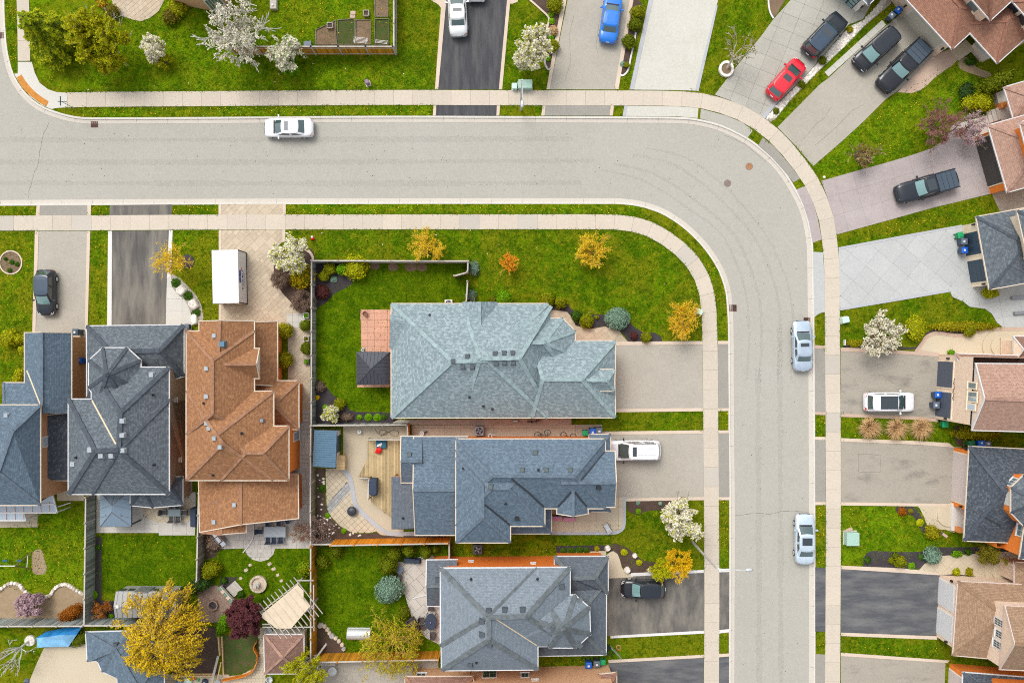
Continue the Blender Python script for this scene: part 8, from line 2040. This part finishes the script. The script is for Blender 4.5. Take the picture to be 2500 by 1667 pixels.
for k,(u,v,l) in enumerate(((1358,1264,'pink padded bench beside the porch, left'),(1390,1266,'pink padded bench beside the porch, right'))):
 q = P(u,v,.4); o = thing('porch_bench',l,'bench',(q.x,q.y,.05),0,'porch furniture'); MB().box((0,0,.4),(1.1,.5,.1)).build('seat','pad_pink',o,local=1); MB().box((0,.28,.62),(1.1,.08,.45)).build('backrest','metal_dark',o,local=1)
 for s_ in (-1,1): MB().box((s_ * .5,0,.18),(.06,.45,.36)).build('leg','metal_dark',o,local=1)
# dining sets
DS = 'chairs of the grey patio table'
table(671,1298,D(0),2.1,1.0,'fabric_palegrey','metal_grey','large pale grey covered table behind the brown house')
for u,v,a,l in ((635,1296,0,'grey chair at the left end of the pale grey table'),(655,1278,-90,'grey chair above the pale grey table, left'),(682,1276,-90,'grey chair above the pale grey table, middle'),(703,1271,-70,'grey chair above the pale grey table, right'),(656,1316,90,'grey chair below the pale grey table, left'),(671,1315,90,'grey chair below the pale grey table, middle'),(687,1314,90,'grey chair below the pale grey table, right')): chair(u,v,D(a),'fabric_navy','metal_grey',l,DS)
DM = 'chairs of the tan patio dining set'
table(426,1251,0,1.2,.7,'pane','metal_dark','glass topped table on the tan stamped patch')
for u,v,a,l in ((402,1249,0,'grey mesh chair nearest the table at its left end'),(452,1250,180,'grey mesh chair at the right end of the glass table'),(420,1264,90,'grey mesh chair below the glass table, left'),(437,1264,90,'grey mesh chair below the glass table, right'),(419,1238,-90,'grey mesh chair above the glass table, left'),(436,1237,-90,'grey mesh chair above the glass table, right')): chair(u,v,D(a),'fabric_grey','metal_grey',l,DM)
q = P(391,1253,.3); ot = thing('ottoman','low woven foot stool left of the dining set','stool',(q.x,q.y,.05)); MB().box((0,0,.38),(.36,.42,.05)).build('seat','wicker',ot,local=1)
for sx in (-1,1):
 for sy in (-1,1): MB().tube([(sx * .16,sy * .19,0),(sx * .16,sy * .19,.37)],.014,5).build('leg','metal_dark',ot,local=1)
q = P(473,1263,1.0); cb = thing('covered_barbecue','barbecue under a dark blue cover by the brown grey fence','barbecue',(q.x,q.y,.05)); MB().taper((0,0,0),(.6,1.7),(.66,1.8),.95).build('cover','fabric_navy',cb,local=1); MB().prism([(-.3,-.7),(-.1,-.9),(.3,-.9),(.3,.9),(-.1,.9),(-.3,.7)],.9,1.15,bevel=.1).build('cover_top','fabric_navy',cb,local=1)
q = P(535,1316,.9); gb2 = thing('barbecue','stainless steel barbecue at the brown roof corner','barbecue',(q.x,q.y,.05),D(-50)); MB().box((0,0,.45),(1.0,.5,.8)).build('cart','metal_grey',gb2,local=1); MB().prism([(-.36,-.24),(.36,-.24),(.36,.24),(-.36,.24)],.85,1.1,bevel=.08).build('lid','chrome',gb2,local=1)
for s_ in (-1,1): MB().box((s_ * .58,0,.88),(.4,.44,.04)).build('side_shelf','chrome',gb2,local=1)
MB().tube([(-.3,-.3,.98),(.3,-.3,.98)],.018,6).build('handle','chrome',gb2,local=1)
q = P(300,1240); ds = smooth_line([(620,1280),(620,1300),(617,1315),(608,1330),(594,1348)],4); tag(MB().tube([(*p,.12) for p in W(ds)],.055,8).build('drain_hose','white_paint'),'white drain hose crossing the pale paver patio','hose')
tag(MB().tube([(*P(1034,1453,0).xy,.12),(*P(1045,1450,0).xy,.5)],.06,8).build('downspout_extension','white_paint'),'white downspout extension on the flagstone patio','downspout') if 0 else None
dse = thing('downspout_extension','white downspout extension lying on the flagstone patio','downspout',tuple(P(1025,1455))); A,B = P(1008,1459),P(1044,1450); mid = (A + B) / 2; MB().box((mid.x,mid.y,.1),((B - A).length,.1,.08),atan2((B - A).y,(B - A).x)).build('pipe','white_paint',dse)
dse = thing('downspout_extension','white downspout extension on the lawn by the conservatory','downspout',tuple(P(155,1230))); A,B = P(143,1236),P(174,1226); mid = (A + B) / 2; MB().box((mid.x,mid.y,.1),((B - A).length,.1,.08),atan2((B - A).y,(B - A).x)).build('pipe','white_paint',dse)
# light grey house patio things
table(1052,1517,D(90),1.65,1.1,'fabric_navy','metal_dark','dark oval table with a blue centrepiece on the flagstone patio',round_=True)
q = P(1051,1519,.8); cp = thing('centrepiece','small blue and yellow bowl on the dark oval table','bowl',(q.x,q.y,.80)); MB().lathe((0,0,0),[(.06,0),(.11,.06),(.09,.06),(.05,.02)],16).build('bowl','ink_blue',cp,local=1); MB().lathe((0,0,.02),[(.05,0),(.04,.05)],10).build('candle','yellow_flower',cp,local=1)
for u,v,a,l in ((1030,1512,0,'dark woven chair left of the dark oval table, upper'),(1032,1529,0,'dark woven chair left of the dark oval table, lower'),(1057,1548,90,'dark woven chair below the dark oval table'),(1053,1484,-90,'slatted metal chair above the dark oval table'),(975,1408,-20,'slatted metal chair beside the big pale shrub')): chair(u,v,D(a),'wicker','metal_dark',l,'chairs on the flagstone patio')
for u,v,l in ((1005,1518,'brown wicker armchair under the hedge, upper'),(1014,1537,'brown wicker armchair under the hedge, lower')):
 q = P(u,v,.4); o = thing('armchair',l,'armchair',(q.x,q.y,.05),D(30),'wicker armchairs'); MB().prism([(-.38,-.38),(.38,-.38),(.38,.38),(-.38,.38)],.05,.4,bevel=.04).build('seat','wicker',o,local=1); MB().box((-.36,0,.55),(.12,.78,.5)).build('backrest','wicker',o,local=1)
 for s_ in (-1,1): MB().box((0,s_ * .36,.42),(.74,.1,.3)).build('armrest','wicker',o,local=1)
q = P(975,1390,.5); o = thing('patio_table','small round blue grey table under the largest cedar','table',(q.x,q.y,.05)); MB().lathe((0,0,.5),[(.36,0),(.36,.03),(.34,.035)],22).build('table_top','bin_grey',o,local=1); MB().tube([(0,0,0),(0,0,.5)],.04,8).build('leg','metal_dark',o,local=1)
q = P(1006,1369,.4); o = thing('covered_lounger','dark blue covered lounger below the cedars','lounger',(q.x,q.y,.05),D(-3)); MB().taper((0,0,0),(1.7,.5),(1.6,.42),.42).build('cover','fabric_navy',o,local=1); MB().taper((.55,0,.4),(.5,.42),(.4,.36),.2).build('head_rest','fabric_navy',o,local=1)
# polycarbonate cold frame
q = P(876,1549,.4); o = thing('cold_frame','arched translucent cold frame on the lower lawn','cold frame',(q.x,q.y,0),D(-1))
pr = [(-.56 * cos(a),.12 + .55 * sin(a)) for a in [pi * k / 10 for k in range(11)]]
for x0,x1 in ((-1.12,0),(0,1.12)):
 m = MB()
 for a,b in zip(pr,pr[1:]): m.face([(x0 + .02,a[0],a[1]),(x1 - .02,a[0],a[1]),(x1 - .02,b[0],b[1]),(x0 + .02,b[0],b[1])])
 m.build('arched_panel','pane_pale' if 0 else 'metal_light',o,local=1)
for x in (-1.12,0,1.12): MB().tube([(x,a,b) for a,b in pr],.02,5).build('hoop','white_paint',o,local=1)
for y in (-.56,.56): MB().box((0,y,.08),(2.3,.05,.16)).build('side_rail','white_paint',o,local=1)
# fountain, stone pads, fire table of the brown house
q = P(630,1426,.3); fo = thing('fountain','tiered stone fountain in a round stone basin','fountain',(q.x,q.y,0)); MB().lathe((0,0,0),[(.82,0),(.82,.3),(.62,.3),(.6,.14),(.1,.12)],30).build('basin','stone_tan',fo,local=1); MB().lathe((-.1,-.05,.1),[(.3,0),(.3,.12),(.12,.18),(.10,.5),(.28,.56),(.30,.64),(.1,.62),(.06,.85),(.16,.9),(.05,.92)],20).build('tier','concrete_stone',fo,local=1)
for k in range(14): a = k * 2 * pi / 14; MB().box((cos(a) * .73,sin(a) * .73,.31),(.2,.3,.07),a).build('rim_stone','stone_tan',fo,local=1)
q = P(572,1437,.2); o = thing('wooden_platform','square weathered wooden platform beside the steps','platform',(q.x,q.y,0),D(-48));
for k in range(7): MB().box((0,-.5 + .167 * k,.14),(1.15,.155,.05)).build('board','wood_silver',o,local=1)
for s_ in (-1,1): MB().box((s_ * .45,0,.06),(.1,1.1,.1)).build('bearer','wood_greybrown',o,local=1)
q = P(554,1448,.2); o = thing('garden_bench','green and cream slatted bench beside the platform','bench',(q.x,q.y,.05),D(-48));
for k in range(5): MB().box((-.8 + .4 * k,0,.42),(.34,.46,.06)).build('seat_cushion','canopy_beige' if k % 2 else 'leaf_spruce',o,local=1)
MB().box((0,.26,.62),(1.9,.06,.4)).build('backrest','wood_silver',o,local=1)
for s_ in (-1,1): MB().box((s_ * .85,0,.2),(.07,.45,.4)).build('leg','wood_silver',o,local=1)
q = P(519,1478,.3); o = thing('stone_fire_ring','low octagonal brown stone ring on the brown patio','fire ring',(q.x,q.y,.03)); MB().lathe((0,0,0),[(.52,0),(.52,.3),(.4,.3),(.38,.1)],8).build('ring','paver_brown',o,local=1); MB().lathe((0,0,0),[(.4,0),(.36,.12)],8).build('ash','mulch_black',o,local=1)
# square planters and pots
def planter(u,v,w,label,mat='stone_grey',plant='leaf_bright',rim='metal_light',h=.4):
 q = P(u,v,h); o = thing('planter',label,'planter',(q.x,q.y,.03),0,'planters')
 for sx,sy,lx,ly in ((0,1,w,.05),(0,-1,w,.05),(1,0,.05,w),(-1,0,.05,w)): MB().box((sx * (w / 2 - .025),sy * (w / 2 - .025),h / 2 + (.002 if sx else 0)),(lx,ly,h)).build('side',rim,o,local=1)
 MB().box((0,0,h * .4),(w - .1,w - .1,h * .7)).build('soil','mulch',o,local=1)
 if plant:
  rg = random.Random(int(u + v)); m = MB()
  for k in range(60): leafq(m,Vector((rg.uniform(-.4,.4) * w,rg.uniform(-.4,.4) * w,h + rg.uniform(-.05,.1))),Vector((0,0,1)) + rnd_unit(rg) * .6,.09,rg)
  m.build('leaves',plant,o,local=1)
 return o
planter(747,770,.5,'square planter at the top of the side path',plant='leaf_bright'); planter(747,827,.5,'square planter between two ball shrubs on the side path',plant='leaf_olive'); planter(749,883,.5,'square planter at the lower end of the side path',rim='metal_dark')
planter(805,62,.55,'square grey planter left of the soil plots',plant=None,rim='stone_grey'); planter(894,32,.55,'square grey planter at the top of the soil plots',plant=None,rim='stone_grey')
q = P(1297,144,.2); o = thing('tree_ring','white stone ring at the foot of the top blossom tree','tree ring',(q.x,q.y,0)); MB().lathe((0,0,0),[(.58,0),(.58,.25),(.44,.25),(.43,.12),(.1,.12)],24).build('ring','stone_white',o,local=1)
q = P(1773,169,.2); o = thing('tree_ring','white stone ring planter of the bare tree','tree ring',(q.x,q.y,0)); MB().lathe((0,0,0),[(.72,0),(.72,.35),(.5,.35),(.49,.2)],28,sy=1.08).build('ring','stone_white',o,local=1); MB().lathe((0,0,0),[(.5,0),(.48,.24)],20).build('soil','soil',o,local=1)
q = P(457,639,.05); o = thing('mulch_ring','black mulch disc at the foot of the leaning golden tree','mulch ring',(q.x,q.y,0)); MB().lathe((0,0,0),[(.72,0),(.66,.07),(.2,.12),(.05,.12)],26).build('mulch','mulch_black',o,local=1)
q = P(72,1564,.15); o = thing('tree_ring','pale stone ring of the bare tree at the bottom left','tree ring',(q.x,q.y,0)); MB().lathe((0,0,0),[(.55,0),(.5,.16),(.1,.2)],20).build('mound','stone_white',o,local=1)
q = P(882 + 9,766,.4); o = thing('flower_pot','round terracotta pot on the terracotta patio corner','pot',(q.x,q.y,.04)); MB().lathe((0,0,0),[(.17,0),(.24,.35),(.25,.4),(.2,.4),(.19,.3),(.05,.3)],20).build('pot','terracotta',o,local=1)
perennial(887,853,5,'leaf_green','white flowering pot plant beside the dark gazebo',flower='white_flower')
q = P(1490,796,.3); o = thing('garden_ornament','three white globes ornament on the front walk','ornament',(q.x,q.y,.05)); MB().tube([(0,0,0),(0,0,.4)],.03,6).build('stem','black',o,local=1)
for a in range(3): MB().lathe((cos(a * 2.1) * .15,sin(a * 2.1) * .15,.36),[(.02,0),(.08,.05),(.08,.11),(.02,.16)],12).build('globe','white_paint',o,local=1)
q = P(762,581,.3); o = thing('garden_ornament','small red and white garden figure on the corner lawn','ornament',(q.x,q.y,0)); MB().lathe((0,-.05,0),[(.16,0),(.18,.1),(.12,.22),(.02,.3)],14).build('base','red',o,local=1); MB().lathe((-.03,.1,.1),[(.06,0),(.13,.08),(.11,.18),(.02,.24)],14).build('top','white_paint',o,local=1)
q = P(1612,1229,.2); o = thing('garden_ornament','pale blue green globe in the reddish mulch bed','ornament',(q.x,q.y,0)); MB().lathe((0,0,0),[(.08,0),(.19,.12),(.19,.24),(.08,.34),(.01,.36)],16).build('globe','leaf_spruce',o,local=1); MB().lathe((0,0,0),[(.1,0),(.08,.04)],12).build('foot','metal_grey',o,local=1)
# basketball hoop by the light grey house
q = P(1500,1555); bh = thing('basketball_hoop','basketball hoop with a clear board beside the worn driveway','basketball hoop',(q.x,q.y,.03),D(45)); MB().tube([(-1.2,0,0),(-1.2,0,2.2),(-.45,0,2.95)],.05,8).build('pole','metal_dark',bh,local=1); MB().box((-1.3,0,.12),(.7,.9,.24)).build('base','black',bh,local=1); MB().box((-.35,0,3.0),(.04,1.3,.9)).build('backboard','glass_sky_teal',bh,local=1); MB().tube([(.08 + .23 * cos(a),.23 * sin(a),2.85) for a in [2 * pi * k / 20 for k in range(21)]],.018,5,cap=False).build('rim','red',bh,local=1); MB().tube([(.08 + .2 * cos(a),.2 * sin(a),2.6) for a in [2 * pi * k / 20 for k in range(21)]],.008,4,cap=False).build('net','white_paint',bh,local=1)
q = P(2330,1098); bh = thing('basketball_hoop','old basketball hoop with a red rim at the navy roofed house','basketball hoop',(q.x,q.y,.03),D(200)); MB().tube([(-.8,0,0),(-.8,0,2.3),(-.4,0,2.9)],.05,8).build('pole','black',bh,local=1); MB().box((-.3,0,2.9),(.04,1.2,.8)).build('backboard','canopy_beige',bh,local=1); MB().tube([(.12 + .23 * cos(a),.23 * sin(a),2.75) for a in [2 * pi * k / 20 for k in range(21)]],.018,5,cap=False).build('rim','red',bh,local=1)
# swing set at the left edge, lamp post, lumber, netting, toys
sw = thing('swing_set','metal swing set on the left lawn','swing set',tuple(P(20,1380)));
MB().tube([P(-40,1381,2.0),P(37,1381,2.0)],.05,8).build('top_bar','offwhite',sw)
for a in ((76,1347),(76,1388)): MB().tube([P(37,1381,2.0),P(*a)],.04,8).build('leg','bark_brown',sw)
A,B = P(68,1355,.3),P(66,1384,.3); MB().tube([A,B],.04,8).build('cross_bar','offwhite',sw)
for u in (12,47): q = P(u,1368,.5); MB().box((q.x,q.y,.5),(.45,.2,.05)).build('swing_seat','blue_mat',sw)
for u in (12,47): q = P(u,1368,.5); MB().tube([(q.x,q.y,.5),tuple(P(min(u,30),1381,2.0))],.008,4).build('chain','metal_grey',sw)
q = P(66,1662); lp = thing('garden_lamp','garden lamp post with a dark globe at the bottom left','lamp post',(q.x,q.y,0)); MB().tube([(0,0,0),(0,0,2.3)],.05,8).build('pole','metal_dark',lp,local=1)
q2 = P(97,1636,2.5)
MB().lathe((0,0,2.3),[(.06,0),(.16,.1),(.16,.22),(.06,.32)],14).build('globe','metal_dark',lp,local=1); MB().lathe((0,0,0),[(.3,0),(.24,.15),(.08,.3)],14).build('base','bin_grey',lp,local=1)
lw = thing('raised_bed_frame','pine lumber frame along the shaded earth bed','lumber frame',tuple(P(480,1645)))
for a,b,z in (((423,1650),(528,1650),.5),((428,1646),(522,1646),.3),((532,1553),(536,1600),.5),((541,1553),(545,1646),.25)):
 A,B = P(*a,z),P(*b,z); mid = (A + B) / 2; MB().box((mid.x,mid.y,z / 2),((B - A).length,.1,z),atan2((B - A).y,(B - A).x)).build('board','wood_pine',lw)
for l,a,b in (('long pale plank leaning over the lumber frame',(533,1600),(518,1660)),('thin pine plank beside the leaning plank',(540,1615),(530,1660))):
 A,B = P(*a,.6),P(*b,.6); mid = (A + B) / 2; o = thing('loose_plank',l,'plank',(mid.x,mid.y,0),atan2((B - A).y,(B - A).x),'loose planks'); MB().box((0,0,.62),((B - A).length,.22 if 'long' in l else .1,.05)).build('board','wood_silver' if 'long' in l else 'wood_pine',o,local=1)
nt = smooth_line([(630,1560),(622,1575),(631,1595),(628,1615),(618,1632),(600,1643),(570,1650),(545,1655)],6); m = MB(); pw = W(nt)
for a,b in zip(pw,pw[1:]): m.face([(a[0],a[1],0),(b[0],b[1],0),(b[0] + .1,b[1],.75),(a[0] + .1,a[1],.75)])
nf = thing('safety_netting','orange plastic safety netting along the cobble walk','netting',(pw[0][0],pw[0][1],0)); m.build('net','net_orange',nf); MB().tube([(p[0] + .1,p[1],.76) for p in pw],.03,5).build('top_cord','net_orange',nf)
for k in (0,len(pw) // 3,2 * len(pw) // 3,len(pw) - 1): MB().tube([(pw[k][0],pw[k][1],0),(pw[k][0],pw[k][1],.95)],.02,5).build('stake','wood_pine',nf)
for u,v,r,mt,l in ((437,1664,9,'gazebo_blue','blue grey toy at the bottom edge, left'),(460,1662,10,'util_mint','mint and white toy at the bottom edge'),(474,1655,5,'red','small red bucket on the lumber frame'),(483,1660,4,'bin_green','small green ball at the bottom edge'),(500,1664,8,'fabric_navy','dark toy at the bottom edge'),(532,1665,8,'fabric_palegrey','pale speckled toy at the bottom edge')):
 q = P(u,v,.2); R_ = r / PXM; o = thing('toy',l,'toy',(q.x,q.y,.03),0,'toys at the bottom edge'); MB().lathe((0,0,0),[(R_ * .7,0),(R_,R_ * .4),(R_ * .9,R_ * .8),(R_ * .4,R_ * 1.1)],12).build('body',mt,o,local=1); MB().lathe((0,0,R_),[(R_ * .3,0),(R_ * .2,.1)],8).build('cap','offwhite',o,local=1)
q = P(812,1637,.5); o = thing('garden_table','round pale grey garden table below the amber fence','table',(q.x,q.y,0)); MB().lathe((0,0,.6),[(.42,0),(.42,.04),(.40,.045)],24).build('table_top','metal_light',o,local=1); MB().tube([(0,0,0),(0,0,.6)],.05,8).build('leg','metal_grey',o,local=1)
q = P(800,1617,.4); o = thing('storage_box','long beige storage box below the amber fence corner','box',(q.x,q.y,0)); MB().prism([(-.75,-.22),(.75,-.22),(.75,.22),(-.75,.22)],0,.5,bevel=.03).build('body','concrete_stone',o,local=1); MB().prism([(-.78,-.25),(.78,-.25),(.78,.25),(-.78,.25)],.5,.56,bevel=.02).build('lid','concrete_stone',o,local=1)
for i,(u,v,r,mt,l) in enumerate(((657,1538,8,'white_paint','white tub at the pavilion roof edge'),(673,1544,5,'metal_light','small metal pail at the pavilion roof edge'),(659,1657,8,'metal_light','silver box below the pavilion'))):
 q = P(u,v,.3); R_ = r / PXM; o = thing('tub',l,'tub',(q.x,q.y,.03)); MB().lathe((0,0,0),[(R_ * .8,0),(R_,.5),(R_ * .85,.5),(R_ * .7,.2),(.02,.2)],16).build('tub',mt,o,local=1)
for l,u,v,a,n_ in (('white lattice panel lying on the weedy plot',880,99,.1,5),('small white lattice panel by the fence corner',931,102,.12,3)):
 q = P(u,v,.2); o = thing('lattice_panel',l,'lattice',(q.x,q.y,.12),-a)
 for k in range(n_): MB().box((0,-.08 * n_ / 2 + .12 * k,0),(1.4 if n_ > 3 else 1.15,.035,.03)).build('slat','offwhite',o,local=1)
 for x in (-.55,.55): MB().box((x,0,.03),(.04,.12 * n_,.02)).build('batten','offwhite',o,local=1)
for l,u,v in (('pale paving slab lying on the top yard, upper',862,32),('pale paving slab lying on the top yard, lower',861,41)):
 q = P(u,v); o = tag(MB().box((q.x,q.y,.03),(.5,.32,.07)).build('loose_slab','paver_pink'),l,'slab','loose slabs')
q = P(668,10,.3); o = thing('stone_pillar','grey stone block with pipes at the top edge','stone block',(q.x,q.y,0)); MB().prism([(-.32,-.55),(.32,-.55),(.32,.6),(-.32,.6)],0,.5,bevel=.03).build('block','concrete_stone',o,local=1); MB().lathe((-.05,-.2,.5),[(.1,0),(.1,.1),(.07,.1)],12).build('cap','offwhite',o,local=1)
q = P(751,107,.5); o = thing('wheelbarrow_box','dark blue box behind the amber fence','box',(q.x,q.y,0),.1); MB().prism([(-.34,-.2),(.34,-.2),(.34,.2),(-.34,.2)],0,.5,bevel=.03).build('body','bin_navy',o,local=1); MB().prism([(-.37,-.23),(.37,-.23),(.37,.23),(-.37,.23)],.5,.57,bevel=.02).build('lid','bin_grey',o,local=1)
wl_ = thing('porch_wall','peach brick planter wall at the upper right porch','wall',tuple(P(2395,130)))
for a,b in (((2366,115),(2395,150)),((2395,150),(2412,135)),((2385,100),(2420,138))):
 A,B = P(*a),P(*b); mid = (A + B) / 2; MB().box((mid.x,mid.y,.5 + .004 * a[1] / 100),((B - A).length,.35,1.0),atan2((B - A).y,(B - A).x)).build('wall_segment','brick_peach',wl_); MB().box((mid.x,mid.y,1.03 + .004 * a[1] / 100),((B - A).length + .1,.42,.07),atan2((B - A).y,(B - A).x)).build('coping','offwhite',wl_)
stp = thing('porch_steps','tan paver steps at the upper right porch','steps',tuple(P(2340,122)))
for k in range(4):
 A,B = P(2322 + 8 * k,124 - 6 * k),P(2344 + 8 * k,146 - 6 * k); mid = (A + B) / 2; MB().box((mid.x,mid.y,.07 + .07 * k),((B - A).length,.42,.14 + .14 * k),atan2((B - A).y,(B - A).x)).build('tread','patio_tan',stp)
q = P(2100,1287,.2); tb2 = thing('splash_block','pale concrete splash block behind the green transformer','splash block',tuple(P(2071,1293)),.4); MB().taper((0,0,0),(.8,.3),(.7,.24),.12,0).build('block','paver_pink',tb2,local=1); MB().box((.2,0,.13),(.4,.12,.03)).build('lip','paver_pink',tb2,local=1)
tb2 = thing('splash_block','pale splash block on the lawn by the navy roofed house','splash block',tuple(P(2303,1304)),-.6); MB().taper((0,0,0),(.9,.3),(.8,.22),.12,0).build('block','paver_pink',tb2,local=1); MB().box((-.45,0,.1),(.5,.2,.12)).build('dark_end','metal_dark',tb2,local=1)  # end piece in a dark metal colour
q = P(2012,434,.1); tag(MB().lathe((P(2012,433).x,P(2012,433).y,0),[(.12,0),(.14,.05),(.1,.12),(.02,.14)],9).build('white_stone','stone_white'),'white stone at the corner of the lilac driveway','stone')
sgn = thing('garden_sign','small white garden sign in the low flowering shrub','sign',tuple(P(2062,836))); q = P(2062,836,.3); MB().box((q.x,q.y,.3),(.06,.55,.4)).build('board','white_paint',sgn); MB().box((q.x,q.y,.1),(.04,.05,.3)).build('stake','metal_grey',sgn)
